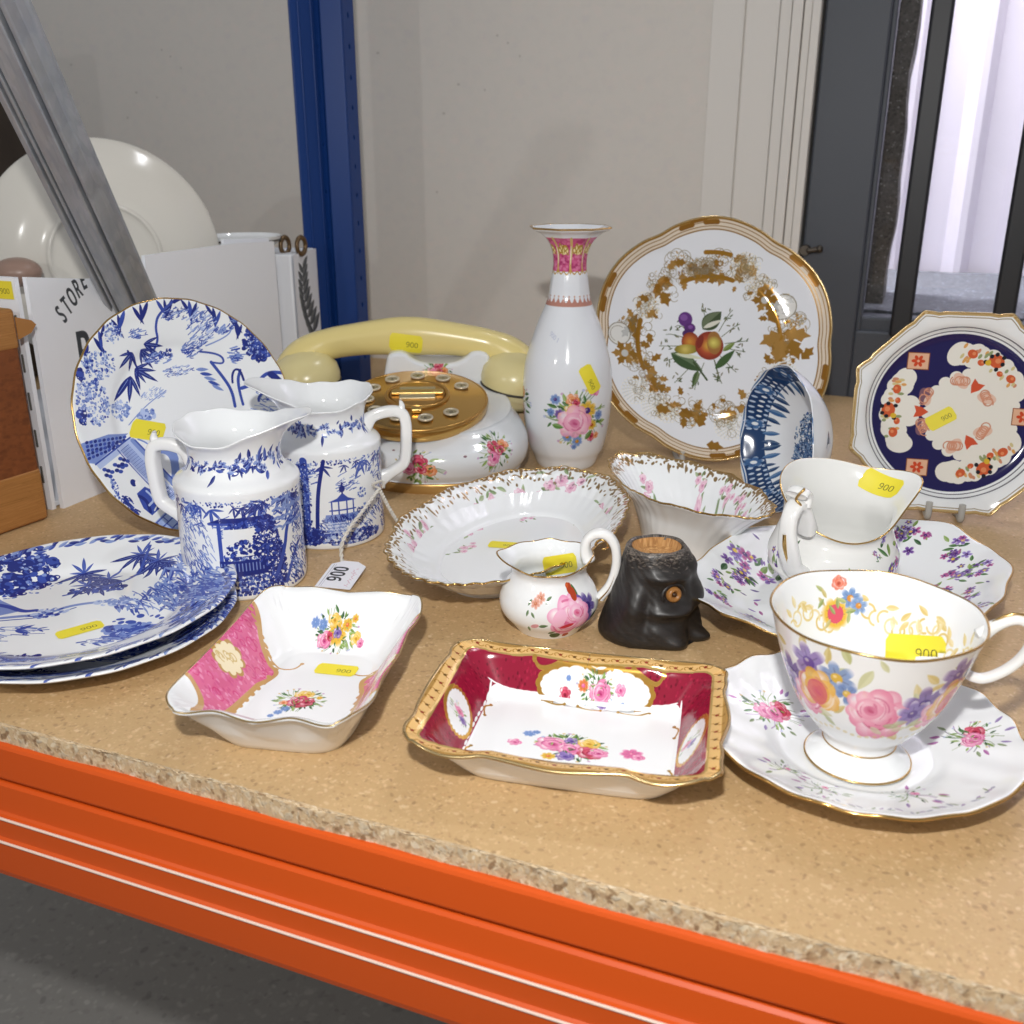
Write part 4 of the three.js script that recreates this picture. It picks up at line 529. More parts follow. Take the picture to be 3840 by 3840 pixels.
// ---------- vase ----------
const cylUV = (H, y0 = 0) => (s, a, p, v) => s.f === 'p' ? [0.004, 0.004] : [v, (s.y0 ?? s.y - y0) / H];
{
  const g = thing('vase', 'tall white bottle vase with pink neck and flower posy on its belly', 'vase', [0.0505, 0, -0.892], FACE(0.0505, -0.892));
  const H = 0.216, k = 0.000243;
  const pf = [[108, 0.0], [113, 0.002], [124, 0.009], [140, 0.0165], [158, 0.037], [167, 0.062], [166, 0.078], [159, 0.095], [141, 0.111], [113, 0.131], [88, 0.145], [77, 0.1535], [69, 0.167], [62, 0.177], [61, 0.184], [66, 0.192], [82, 0.2005], [112, 0.2075], [139, 0.2105], [143, 0.2118]].map(([r, y]) => [r * k, y]);
  const oct = (a, A) => 1 / Math.cos(((a + A) % (Math.PI / 4) + Math.PI / 4) % (Math.PI / 4) - Math.PI / 8) * 0.955;
  const warp = (s, a) => { const q = Math.min(1, Math.max(0, (s.y - 0.178) / 0.03)), f = 1 + (oct(a, 0.25) - 1) * (0.4 + 0.6 * q) * (s.y > 0.15 ? 1 : 0), r = s.r * (s.y > 0.15 ? f : 1); return [r * Math.sin(a), s.y, r * Math.cos(a)]; };
  const st = [...prof([[0.0001, 0.002], [0.024, 0.0015], [0.0262, 0]], 4, 'p'), ...prof(pf, 90, 'o'), ...prof([[0.0345, 0.2127], [0.033, 0.2125], [0.026, 0.2085], [0.017, 0.2], [0.013, 0.187], [0.013, 0.17], [0.018, 0.14]], 20, 'p')];
  const C = 0.256, mat = print(C, H, 4200, (c, gold) => {
    const Y = (y) => H / 2 - y;                                      // height above the base
    const q = rng(61), sx = (y) => C / (2 * Math.PI * (y > 0.17 ? 0.0155 : 0.0185));
    c.fillStyle = '#c2507f'; c.fillRect(-C / 2, Y(0.2045), C, 0.0285); for (let i = 0; i < 500; i++) { c.fillStyle = ['#d5749c', '#a93a6a', '#c95f8b'][i % 3]; blob(c, (q() - 0.5) * C, Y(0.177 + q() * 0.027), 0.0035, 0.0012); }
    for (let i = -4; i < 4; i++) { const x = (i + 0.56) * C / 8; c.fillStyle = '#e9d9a0'; blob(c, x, Y(0.1945), 0.0105, 0.0042); gold((k) => { k.lineWidth = 0.0016; for (let j = 0; j < 5; j++) { k.beginPath(); k.ellipse(x + (j - 2) * 0.004, Y(0.194 + (j % 2) * 0.0018), 0.0042, 0.0022, j, 0, 5); k.stroke(); } }, '#a7853a');
      const e = x + C / 16; gold((k) => { k.lineWidth = 0.0045; line(k, [[e, Y(0.203)], [e + 0.003, Y(0.193)], [e - 0.001, Y(0.184)], [e, Y(0.176)]], 0.0045); }, '#c6a968'); c.fillStyle = '#efe6cd'; blob(c, e, Y(0.19), 0.0012, 0.008);
      gold((k) => scroll(k, [[x - 0.014, Y(0.1768)], [x - 0.007, Y(0.1725)], [x, Y(0.1775)], [x + 0.007, Y(0.1725)], [x + 0.014, Y(0.1768)]], 0.0013), '#b9903e'); }
    c.fillStyle = '#b98272'; c.fillRect(-C / 2, Y(0.1502), C, 0.0034); for (let i = 0; i < 24; i++) { const x = (i / 24 - 0.5) * C; poly(c, [[x - 0.0048, Y(0.1495)], [x, Y(0.1545)], [x + 0.0048, Y(0.1495)]], '#b98272'); c.fillStyle = '#c9a090'; blob(c, x, Y(0.1552), 0.002, 0.0008); }
    // posy
    const px = 0.0105, py = Y(0.052); bunch(c, px, py, 0.028, [], 5, 26); 
    for (const [k, x, y, r, f] of [['b', -0.75, -0.62, 0.2, 'v'], ['b', -0.9, -0.2, 0.16, 'b'], ['v', -0.6, -0.15, 0.2, 'y'], ['o', -0.2, -0.62, 0.22], ['r', -0.1, -0.5, 0.14], ['y', -0.25, -0.3, 0.2], ['p', 0.55, -0.85, 0.18], ['y', 0.3, -0.25, 0.36, 'v'], ['b', 0.75, -0.05, 0.2, 'b'], ['y', 0.5, 0.25, 0.2, 'o'], ['r', 0.5, 0.62, 0.18], ['o', 0.72, 0.62, 0.12], ['b', -0.35, 0.6, 0.2, 'y'], ['b', 0, 0.76, 0.22, 'y'], ['b', -0.1, 0.95, 0.12, 'b']]) { const X = px + x * 0.028, Yy = py + y * 0.028; f ? daisy(c, X, Yy, r * 0.028, kinds[k][0], kinds[f][1], 7) : rose(c, X, Yy, r * 0.028, kinds[k], q); }
    rose(c, px - 0.004, py + 0.003, 0.0155, ['#e58fb4', '#c25284', '#f6cadb'], q); leaf(c, px + 0.008, py + 0.02, 0.011, -0.9, '#557a3a', 0.4); leaf(c, px - 0.024, py + 0.006, 0.011, 0.2, '#5f8a45', 0.4);
    bunch(c, -0.062, Y(0.058), 0.022, [['p', 0, 0.2, 0.4], ['b', -0.4, -0.4, 0.3, 'y'], ['o', 0.3, -0.5, 0.25]], 9, 18); bunch(c, 0.1, Y(0.06), 0.024, [['p', 0, 0, 0.4], ['v', 0.5, 0.2, 0.3]], 19, 18);
    // faint stamped digits of a sticker that was there
    c.fillStyle = 'rgba(120,130,180,0.45)'; c.font = '0.0052px sans-serif'; c.save(); c.translate(-0.0235, Y(0.1235)); c.rotate(0.5); c.scale(0.0055 / 40, 0.0055 / 40); c.font = '40px sans-serif'; c.fillText('900 1', 0, 0); c.restore();
  }, { bg: '#e4e7ec', plain: '#e4e7ec' });
  const m = mesh('vase_body', surf(st, 160, warp, cylUV(H)), mat, g);
  mesh('gilt_rim', rimLine({ r: 143.5 * k, y: 0.2122 }, warp, 160, 0.00085), gilt, g);
  sticker(g, [m], [0.105, 0.105, -0.55], [-0.12, -0.06, -1], [1, 0.52, 0], 0.026, 0.0125);
}
// ---------- the two willow jugs ----------
const JR = 0.0402;
{
  const C = 2 * Math.PI * JR, H = 0.125, Y = (y) => H / 2 - y;
  const jugPrint = (scene1) => print(C, H, 5200, (c) => {
    const q = rng(scene1 ? 101 : 202);
    // leafy band on the neck
    for (let i = 0; i < 190; i++) { const x = (q() - 0.5) * C, y = 0.0885 + (q() + q() - 1) * 0.0062; leaf(c, x, Y(y), 0.0042 + q() * 0.004, q() * 6.3, [NAVY, NAVY, COB, SKY][i % 4], 0.34); }
    for (let i = 0; i < 40; i++) { const x = (i / 40 - 0.5) * C; daisy(c, x + q() * 0.003, Y(0.0885 + (q() - 0.5) * 0.009), 0.0028, SKY, NAVY, 5); }
    // scene round the body
    for (let i = 0; i < 46; i++) { const x = (q() - 0.5) * C; bamboo(c, x, Y(0.067 - q() * 0.004), 0.006 + q() * 0.007, 1.57 + (q() - 0.5) * 1.4, 4, 2.2, i % 3 ? NAVY : COB); } dots(c, 0, Y(0.0665), C / 2, 0.0016, 150, 0.0012, [NAVY, COB, SKY], 340);
    const X0 = scene1 ? 0.019 : -0.012; for (let i = 0; i < 9; i++) { hatch(c, (i / 9 - 0.45) * C, Y(0.012 + (i % 3) * 0.006), 0.012, 0.008, 40, 0.006, 0.8, 0.001, [COB, NAVY, SKY], 300 + i); hatch(c, (i / 9 - 0.4) * C, Y(0.05 + (i % 2) * 0.006), 0.009, 0.008, 22, 0.005, -0.4, 0.0011, [SKY, COB], 320 + i); }
    if (scene1) {
      poly(c, [[X0 - 0.021, Y(0.054)], [X0 - 0.012, Y(0.0575)], [X0 + 0.012, Y(0.0575)], [X0 + 0.02, Y(0.0545)]], NAVY); line(c, [[X0 - 0.02, Y(0.0535)], [X0 + 0.02, Y(0.0535)]], 0.0016, COB); line(c, [[X0 - 0.017, Y(0.0515)], [X0 + 0.016, Y(0.0515)]], 0.0012, SKY);
      line(c, [[X0 - 0.0135, Y(0.052)], [X0 - 0.0135, Y(0.02)]], 0.0026, COB); line(c, [[X0 + 0.013, Y(0.052)], [X0 + 0.0135, Y(0.02)]], 0.0026, COB);
      dots(c, X0 - 0.001, Y(0.037), 0.009, 0.006, 46, 0.0016, [COB, NAVY], 6); dots(c, X0 - 0.002, Y(0.031), 0.010, 0.004, 40, 0.0018, [COB, NAVY, SKY], 8);
      dots(c, X0 + 0.006, Y(0.05), 0.016, 0.005, 120, 0.0018, [NAVY, COB], 345); dots(c, X0 - 0.004, Y(0.012), 0.022, 0.007, 150, 0.0016, [NAVY, COB, SKY], 346); c.fillStyle = NAVY; c.fillRect(X0 - 0.015, Y(0.0285), 0.031, 0.0105); c.fillStyle = '#e9ebec'; c.fillRect(X0 - 0.011, Y(0.05), 0.022, 0.0185); dots(c, X0 - 0.001, Y(0.036), 0.009, 0.006, 30, 0.0018, [COB, NAVY], 347); for (let i = 0; i < 14; i++) line(c, [[X0 - 0.014 + i * 0.0022, Y(0.0265)], [X0 - 0.014 + i * 0.0022, Y(0.0215)]], 0.0007, SKY);
      dots(c, X0 + 0.016, Y(0.04), 0.0085, 0.017, 220, 0.0019, [NAVY, NAVY, COB], 10); dots(c, X0 + 0.022, Y(0.022), 0.007, 0.018, 220, 0.0019, [NAVY, NAVY, COB], 11); dots(c, X0 + 0.017, Y(0.03), 0.007, 0.02, 22, 0.0012, ['#e9ebec'], 12);
      for (let j = 0; j < 4; j++) for (let i = 0; i < 12; i++) { c.fillStyle = (i + j) % 3 ? COB : NAVY; c.fillRect(X0 - 0.017 + i * 0.0028 + (j % 2) * 0.0013, Y(0.0165 - j * 0.0036), 0.002, 0.0017); }
      line(c, [[X0 + 0.021, Y(0.015)], [X0 + 0.029, Y(0.03)], [X0 + 0.032, Y(0.045)], [X0 + 0.038, Y(0.052)]], 0.0028, COB); line(c, [[X0 + 0.028, Y(0.008)], [X0 + 0.035, Y(0.022)], [X0 + 0.043, Y(0.03)]], 0.0026, COB);
      for (let i = 0; i < 26; i++) line(c, [[X0 + 0.024 + q() * 0.028, Y(0.042 + q() * 0.024)], [X0 + 0.027 + q() * 0.028, Y(0.043 + q() * 0.024)]], 0.0013, i % 2 ? SKY : COB);
      for (let i = 0; i < 14; i++) { const x = X0 + 0.022 + (i % 4) * 0.0075, y = 0.046 + Math.floor(i / 4) * 0.0062; line(c, [[x, Y(y)], [x + 0.003, Y(y + 0.0016)], [x + 0.006, Y(y)]], 0.0016, SKY); }
      hatch(c, X0 - 0.034, Y(0.035), 0.014, 0.03, 120, 0.007, 1.0, 0.0009, [SKY, COB], 13); hatch(c, X0 + 0.045, Y(0.025), 0.012, 0.022, 90, 0.007, 1.0, 0.001, [SKY, COB, NAVY], 14);
    } else {
      line(c, [[X0 - 0.006, Y(0.068)], [X0 - 0.0055, Y(0.045)], [X0 - 0.0065, Y(0.01)]], 0.0056, COB); dots(c, X0 - 0.006, Y(0.035), 0.004, 0.034, 90, 0.0013, [NAVY, SKY], 21); line(c, [[X0 + 0.0085, Y(0.068)], [X0 + 0.004, Y(0.05)], [X0 + 0.002, Y(0.03)], [X0 + 0.001, Y(0.01)]], 0.0028, NAVY); line(c, [[X0 - 0.018, Y(0.066)], [X0 - 0.016, Y(0.03)], [X0 - 0.018, Y(0.008)]], 0.0044, COB);
      dots(c, X0 - 0.006, Y(0.011), 0.019, 0.0062, 160, 0.0022, [NAVY, NAVY, COB], 22); dots(c, X0 + 0.028, Y(0.0085), 0.024, 0.0056, 190, 0.002, [NAVY, COB, SKY], 23); dots(c, X0 + 0.024, Y(0.0095), 0.02, 0.005, 18, 0.0019, ['#e9ebec', PALE], 24);
      const P = X0 + 0.0205; poly(c, [[P - 0.0105, Y(0.037)], [P - 0.004, Y(0.0395)], [P, Y(0.0435)], [P + 0.004, Y(0.0395)], [P + 0.0105, Y(0.037)]], COB); c.fillStyle = NAVY; blob(c, P, Y(0.0465), 0.0021, 0.0026); line(c, [[P, Y(0.043)], [P, Y(0.051)]], 0.0011, NAVY);
      for (const d of [-0.008, -0.003, 0.003, 0.008]) line(c, [[P + d, Y(0.037)], [P + d, Y(0.023)]], 0.001, COB); line(c, [[P - 0.0095, Y(0.0305)], [P + 0.0095, Y(0.0305)]], 0.001, COB); poly(c, [[P - 0.0125, Y(0.0275)], [P + 0.011, Y(0.0275)], [P + 0.0125, Y(0.022)], [P - 0.014, Y(0.022)]], SKY); hatch(c, P - 0.001, Y(0.025), 0.011, 0.003, 40, 0.004, 1.3, 0.0008, [COB, NAVY], 25);
      for (let i = 0; i < 7; i++) line(c, [[X0 + 0.006 + (i % 2) * 0.003, Y(0.021 - i * 0.0012)], [X0 + 0.022 + (i % 3) * 0.004, Y(0.021 - i * 0.0012)]], 0.0008, i % 2 ? SKY : PALE);
      dots(c, P + 0.016, Y(0.041), 0.004, 0.0035, 12, 0.0013, [SKY, COB], 26); dots(c, P + 0.018, Y(0.029), 0.004, 0.003, 12, 0.0013, [SKY, COB], 27); hatch(c, X0 - 0.04, Y(0.036), 0.016, 0.03, 150, 0.007, 1.0, 0.001, [SKY, COB, NAVY], 28); hatch(c, X0 + 0.07, Y(0.036), 0.02, 0.03, 150, 0.007, 1.0, 0.001, [SKY, COB, NAVY], 29);
    }
    c.fillStyle = '#e9ebec'; c.fillRect(-C / 2, Y(0.0035), C, 0.004);
  });
  // spout along +x, handle along -x
  const rimY = (a, f) => { const x = Math.sin(a), sp = Math.max(0, x), bk = Math.max(0, -x); return 0.0095 * sp ** 3 + 0.001 * bk ** 3 - 0.0042 * Math.cos(a) ** 4 - 0.0028 * f * Math.cos(a) + 0.0005 * Math.cos(10 * a); };
  const warpF = (f) => (s, a) => {
    const k = Math.min(1, Math.max(0, (s.y - 0.085) / 0.024)), x = Math.sin(a), sp = Math.max(0, x) ** 5, r = s.r * (1 + k * k * (0.5 * sp - 0.0 * x) + k * 0.008 * Math.cos(10 * a)) * (1 + (s.y > 0.08 ? 0.01 : 0));
    const y = s.y + k * rimY(a, f); return [r * x, y, r * Math.cos(a) * (1 - 0.22 * k * sp)];
  };
  const outer = prof([[0.0385, 0], [0.0402, 0.0018], [0.0402, 0.03], [0.0402, 0.0665], [0.0406, 0.0705], [0.0405, 0.0735], [0.0385, 0.0762], [0.0335, 0.0795], [0.0305, 0.0835], [0.0292, 0.089], [0.0297, 0.096], [0.0325, 0.103], [0.0362, 0.108], [0.0366, 0.1088]], 64, 'o');
  const inner = prof([[0.0362, 0.1094], [0.0352, 0.1086], [0.0315, 0.1035], [0.0275, 0.096], [0.027, 0.088], [0.0285, 0.0825], [0.036, 0.075], [0.0372, 0.068], [0.0374, 0.05], [0.0374, 0.03], [0.0372, 0.016], [0.0355, 0.009], [0.028, 0.0065], [0.0001, 0.006]], 44, 'p');
  const geo = (f) => surf([...prof([[0.0001, 0.001], [0.036, 0.001], [0.0385, 0]], 4, 'p'), ...outer, ...inner], 160, warpF(f), cylUV(H));
  const handle = sweep([[-0.0285, 0.0815, 0], [-0.0345, 0.088, 0], [-0.043, 0.0912, 0], [-0.053, 0.0915, 0], [-0.058, 0.089, 0], [-0.06, 0.082, 0], [-0.0598, 0.07, 0], [-0.0588, 0.0575, 0], [-0.057, 0.051, 0], [-0.0495, 0.0455, 0], [-0.0385, 0.0395, 0]], 70, 16, (t) => 0.0042 + 0.0022 * Math.max(0, 1 - t * 9) + 0.0022 * Math.max(0, (t - 0.9) * 9), (t) => 0.005 + 0.003 * Math.max(0, 1 - t * 8) - 0.0006 * Math.sin(t * 9), [0, 0, 1], 3.2);
  const thumb = sweep([[-0.055, 0.09, 0], [-0.0575, 0.095, 0], [-0.0566, 0.0998, 0]], 12, 10, (t) => 0.0042 * (1 - t * 0.75), (t) => 0.0046 * (1 - t * 0.6), [0, 0, 1]);
  const porc = new THREE.MeshPhysicalMaterial({ color: new THREE.Color('#eeeeec'), roughness: 0.12 });
  const turns = [[-0.1815, -0.625, FACE(-0.1815, -0.625) - 0.5, true, 'front blue and white jug, spout to the right, beside the stacked plates'], [-0.1385, -0.713, FACE(-0.1385, -0.713) + Math.PI + 0.02, false, 'rear blue and white jug, spout to the left, tag string on its handle']];
  for (const [x, z, turn, one, label] of turns) {
    const g = thing('willow_jug', label, 'jug', [x, 0, z], turn, 'pair of blue and white jugs');
    const mat = jugPrint(one); if (!one) { mat.map.wrapS = THREE.RepeatWrapping; mat.map.offset.x = 0.5; }
    mesh('jug_body', geo(one ? 1 : -1), mat, g); mesh('handle', merge([handle, thumb]), porc, g);
  }
}
// ---------- tag on a string ----------
{
  const g = thing('price_tag', 'white paper price tag lying on the shelf, its string tied to the rear jug', 'tag', [-0.1155, 0, -0.622], -0.22);
  const c = canvas(200, 320), x = c.getContext('2d'), q = rng(4); x.fillStyle = '#e6e6ec'; x.fillRect(0, 0, 200, 320); x.fillStyle = '#2a2a2e'; x.save(); x.translate(112, 235); x.rotate(-Math.PI / 2); x.font = 'bold 118px sans-serif'; x.scale(0.9, 1); x.fillText('900', -14, 4); x.restore();
  x.strokeStyle = 'rgba(190,90,120,0.6)'; for (let i = 0; i < 12; i++) line(x, [[140 + q() * 30, 80 + i * 18], [150 + q() * 30, 92 + i * 18]], 4); x.strokeStyle = '#9a9aa6'; line(x, [[18, 50], [18, 310]], 3); line(x, [[30, 50], [30, 310]], 2);
  const sh = new THREE.Shape([[-0.0125, 0.018], [-0.0125, -0.0125], [-0.005, -0.018], [0.005, -0.018], [0.0125, -0.0125], [0.0125, 0.018]].map(([a, b]) => new THREE.Vector2(a, -b))), hole = new THREE.Path(); hole.absellipse(0, 0.0152, 0.0012, 0.0012, 0, 6.2832); sh.holes.push(hole);
  const geo = new THREE.ExtrudeGeometry(sh, { depth: 0.0004, bevelEnabled: false }), p = geo.attributes.position, u = geo.attributes.uv; for (let i = 0; i < p.count; i++) u.setXY(i, p.getX(i) / 0.025 + 0.5, p.getY(i) / 0.036 + 0.5);
  const card_ = mesh('tag_card', geo.rotateX(-Math.PI / 2 + 0.12).translate(0, 0.0032, 0), new THREE.MeshStandardMaterial({ map: texture(c), roughness: 0.6 }), g);
  scene.updateMatrixWorld(true);
  const w = (pts) => pts.map((p) => g.worldToLocal(V(...p))), yarn = new THREE.MeshStandardMaterial({ color: new THREE.Color('#d9d5cc'), roughness: 0.9 });
  const twist = (pts, r) => { const cv = new THREE.CatmullRomCurve3(w(pts)), out = []; for (const ph of [0, Math.PI]) { const l = []; for (let i = 0; i <= 60; i++) { const t = i / 60, o = cv.getPointAt(t), a = t * 60 + ph; l.push(o.add(V(Math.cos(a) * r * 0.55, Math.sin(a) * r * 0.4, Math.sin(a) * r * 0.55))); } out.push(new THREE.TubeGeometry(new THREE.CatmullRomCurve3(l), 180, r * 0.72, 6)); } return merge(out); };
  mesh('string', twist([[-0.0968, 0.0425, -0.688], [-0.105, 0.034, -0.672], [-0.1155, 0.022, -0.66], [-0.1205, 0.012, -0.654], [-0.1205, 0.004, -0.65], [-0.1175, 0.0022, -0.642], [-0.1158, 0.0045, -0.6365]], 0.0012), yarn, g);
  mesh('string', twist([[-0.0968, 0.0425, -0.688], [-0.0905, 0.027, -0.69], [-0.0835, 0.013, -0.692], [-0.078, 0.004, -0.695]], 0.0013), yarn, g);
  mesh('string', twist([[-0.0968, 0.0425, -0.689], [-0.101, 0.047, -0.684], [-0.0935, 0.05, -0.684], [-0.0935, 0.0435, -0.688]], 0.001), yarn, g);
}
// ---------- oval dish and small bowl with rose sprays ----------
const fluted = (A, B, n, amp, o = {}) => (s, a) => {                  // s.r runs 0..1; oval with flutes that deepen to the rim
  const e = o.e ?? 2, ca = Math.sin(a), sa = Math.cos(a), x = Math.sign(ca) * Math.abs(ca) ** (2 / e), z = Math.sign(sa) * Math.abs(sa) ** (2 / e), k = Math.max(0, (s.r - (o.from ?? 0.55)) / (1 - (o.from ?? 0.55)));
  const w = 1 + k * amp * Math.cos(n * a) + k * (o.slow ?? 0) * Math.cos((o.lobes ?? 8) * a + (o.ph ?? 0)); return [A * s.r * x * w, s.y + k * (o.dy ?? 0) * Math.cos((o.lobes ?? 8) * a + (o.ph ?? 0)), B * s.r * z * w];
};
const lacy = (c, gold, A, B, q, n, e = 2) => { const pt = (a, f) => { const ca = Math.cos(a), sa = Math.sin(a); return [A * f * Math.sign(ca) * Math.abs(ca) ** (2 / e), B * f * Math.sign(sa) * Math.abs(sa) ** (2 / e)]; }; gold((k) => { const q2 = rng(91); for (let i = 0; i < n; i++) { const a = i / n * 6.283, m = 0.0022 * (0.6 + q2() * 0.8); const [x, y] = pt(a, 0.97 - q2() * 0.05); leaf(k, x, y, 0.0042 + q2() * 0.004, a + q2() * 3, k.fillStyle, 0.24); const [u, v] = pt(a + 0.01, 0.93 - q2() * 0.07); blob(k, u, v, m * 0.6, m * 0.4, q2() * 3); const [s, t] = pt(a, 0.985); blob(k, s, t, 0.002, 0.0016); } }, '#a88a5e'); };
const roses = (c, x, y, s, seed, rot) => { const q = rng(seed); c.save(); c.translate(x, y); c.rotate(rot); for (let i = 0; i < 8; i++) leaf(c, (q() - 0.5) * s * 1.4, (q() - 0.5) * s * 0.6, s * 0.35, q() * 6.3, ['#7d9467', '#9aa982', '#6f7f58'][i % 3]); for (const [dx, dy, r] of [[-0.45, 0.1, 0.17], [-0.12, -0.1, 0.2], [0.2, 0.12, 0.18], [0.5, -0.05, 0.14]]) rose(c, dx * s, dy * s, r * s, ['#dba3bd', '#bb6a93', '#f0d2de'], q); c.restore(); };
{
  const A = 0.1227, B = 0.0735, W = 0.262, H = 0.162, g = thing('oval_dish', 'large oval fluted white dish with pink rose sprays and gold lacy rim', 'dish', [0.0016, 0, -0.657], R(65.5));
  const st = [...prof([[0.0001, 0.004], [0.52, 0.004]], 3, 'p'), ...prof([[0.545, 0.0], [0.575, 0.0], [0.59, 0.006], [0.7, 0.0125], [0.9, 0.025], [0.985, 0.0303], [1, 0.0312]], 22, 'p'), ...prof([[0.999, 0.0322], [0.985, 0.032], [0.9, 0.0275], [0.76, 0.0145], [0.69, 0.0088], [0.62, 0.0072], [0.0001, 0.0068]], 36, 'i')];
  const warp = fluted(A, B, 44, 0.009, { from: 0.62, slow: 0.01, lobes: 11, dy: 0.0007 });
  const mat = print(W, H, 5200, (c, gold) => {
    const q = rng(7); lacy(c, gold, A, B, q, 130);
    // sprays along the walls, local x = long axis
    for (const [x, y, s, r, k] of [[0.0624, -0.0426, 0.021, 0.5, 1], [0.0455, -0.0485, 0.017, 0.3, 2], [0.0239, -0.0448, 0.02, 0.1, 3], [0.082, -0.0279, 0.024, 0.9, 4], [0.064, -0.018, 0.012, 0.6, 5], [0.1055, -0.0035, 0.026, 1.4, 6], [0.073, 0.0355, 0.026, 2.2, 7], [-0.0293, -0.056, 0.022, -0.4, 8], [-0.053, -0.05, 0.022, -0.9, 9], [-0.0386, -0.0424, 0.014, -0.2, 10], [-0.0083, -0.0331, 0.017, 0.1, 11], [-0.0714, -0.0266, 0.014, -0.9, 12], [0.02, 0.046, 0.022, 0, 13]]) roses(c, x, y, s, k, r);
    c.strokeStyle = 'rgba(150,165,120,0.7)'; line(c, [[-0.06, 0.035], [-0.052, 0.028], [-0.045, 0.03]], 0.001);
  }, { metal: true });
  const m = mesh('dish', surf(st, 264, warp, flatUV(W, H)), mat, g);
  mesh('gilt_rim', rimLine({ r: 1, y: 0.0321 }, warp, 264, 0.0007), gilt, g);
  sticker(g, [m], [-0.0065, 0.1, -0.667], [0, -1, 0], [0.2, 0, -1], 0.021, 0.0125);
}
{
  const A = 0.0835, B = 0.0425, W = 0.18, H = 0.1, g = thing('small_bowl', 'small boat shaped white bowl with pink roses in front of the fruit plate', 'bowl', [0.1262, 0, -0.685], R(-61.1));
  const st = [...prof([[0.0001, 0.003], [0.45, 0.003]], 3, 'p'), ...prof([[0.48, 0], [0.51, 0], [0.525, 0.004], [0.58, 0.0145], [0.71, 0.029], [0.9, 0.0415], [1, 0.0462]], 24, 'p'), ...prof([[1, 0.0474], [0.98, 0.0472], [0.88, 0.0425], [0.69, 0.0305], [0.56, 0.0155], [0.49, 0.0085], [0.0001, 0.0075]], 34, 'i')];
  const warp0 = fluted(A, B, 36, 0.01, { from: 0.5, e: 1.72, slow: 0.012, lobes: 12, dy: 0.0008 }), warp = (s, a) => { const p = warp0(s, a); if (s.r < 0.7) { const k = 1 - Math.max(0, (s.r - 0.42) / 0.28), f = Math.min(1, Math.max(0, k)); p[0] *= 1 - 0.12 * f; p[2] *= 1 + 0.32 * f; } p[1] += 0.0045 * Math.max(0, s.r - 0.6) * (p[0] / A) ** 2; return p; };
  const mat = print(W, H, 6000, (c, gold) => { const q = rng(17); lacy(c, gold, A, B, q, 110, 1.72); for (const [x, y, s, r, k] of [[-0.0513, -0.0046, 0.017, 0.3, 21], [-0.017, -0.0285, 0.015, 0.6, 22], [0.002, -0.016, 0.015, 1.0, 23], [0.008, -0.033, 0.014, 0.3, 24], [0.027, -0.0285, 0.014, 0.5, 25], [0.042, -0.018, 0.013, 0.4, 26], [0.05, 0.008, 0.012, 0.8, 27], [0.012, -0.008, 0.01, 0.9, 28]]) roses(c, x, y, s, k, r); }, { metal: true });
  mesh('bowl', surf(st, 216, warp, flatUV(W, H)), mat, g);
  mesh('gilt_rim', rimLine({ r: 1, y: 0.0472 }, warp, 216, 0.0006), gilt, g);
}
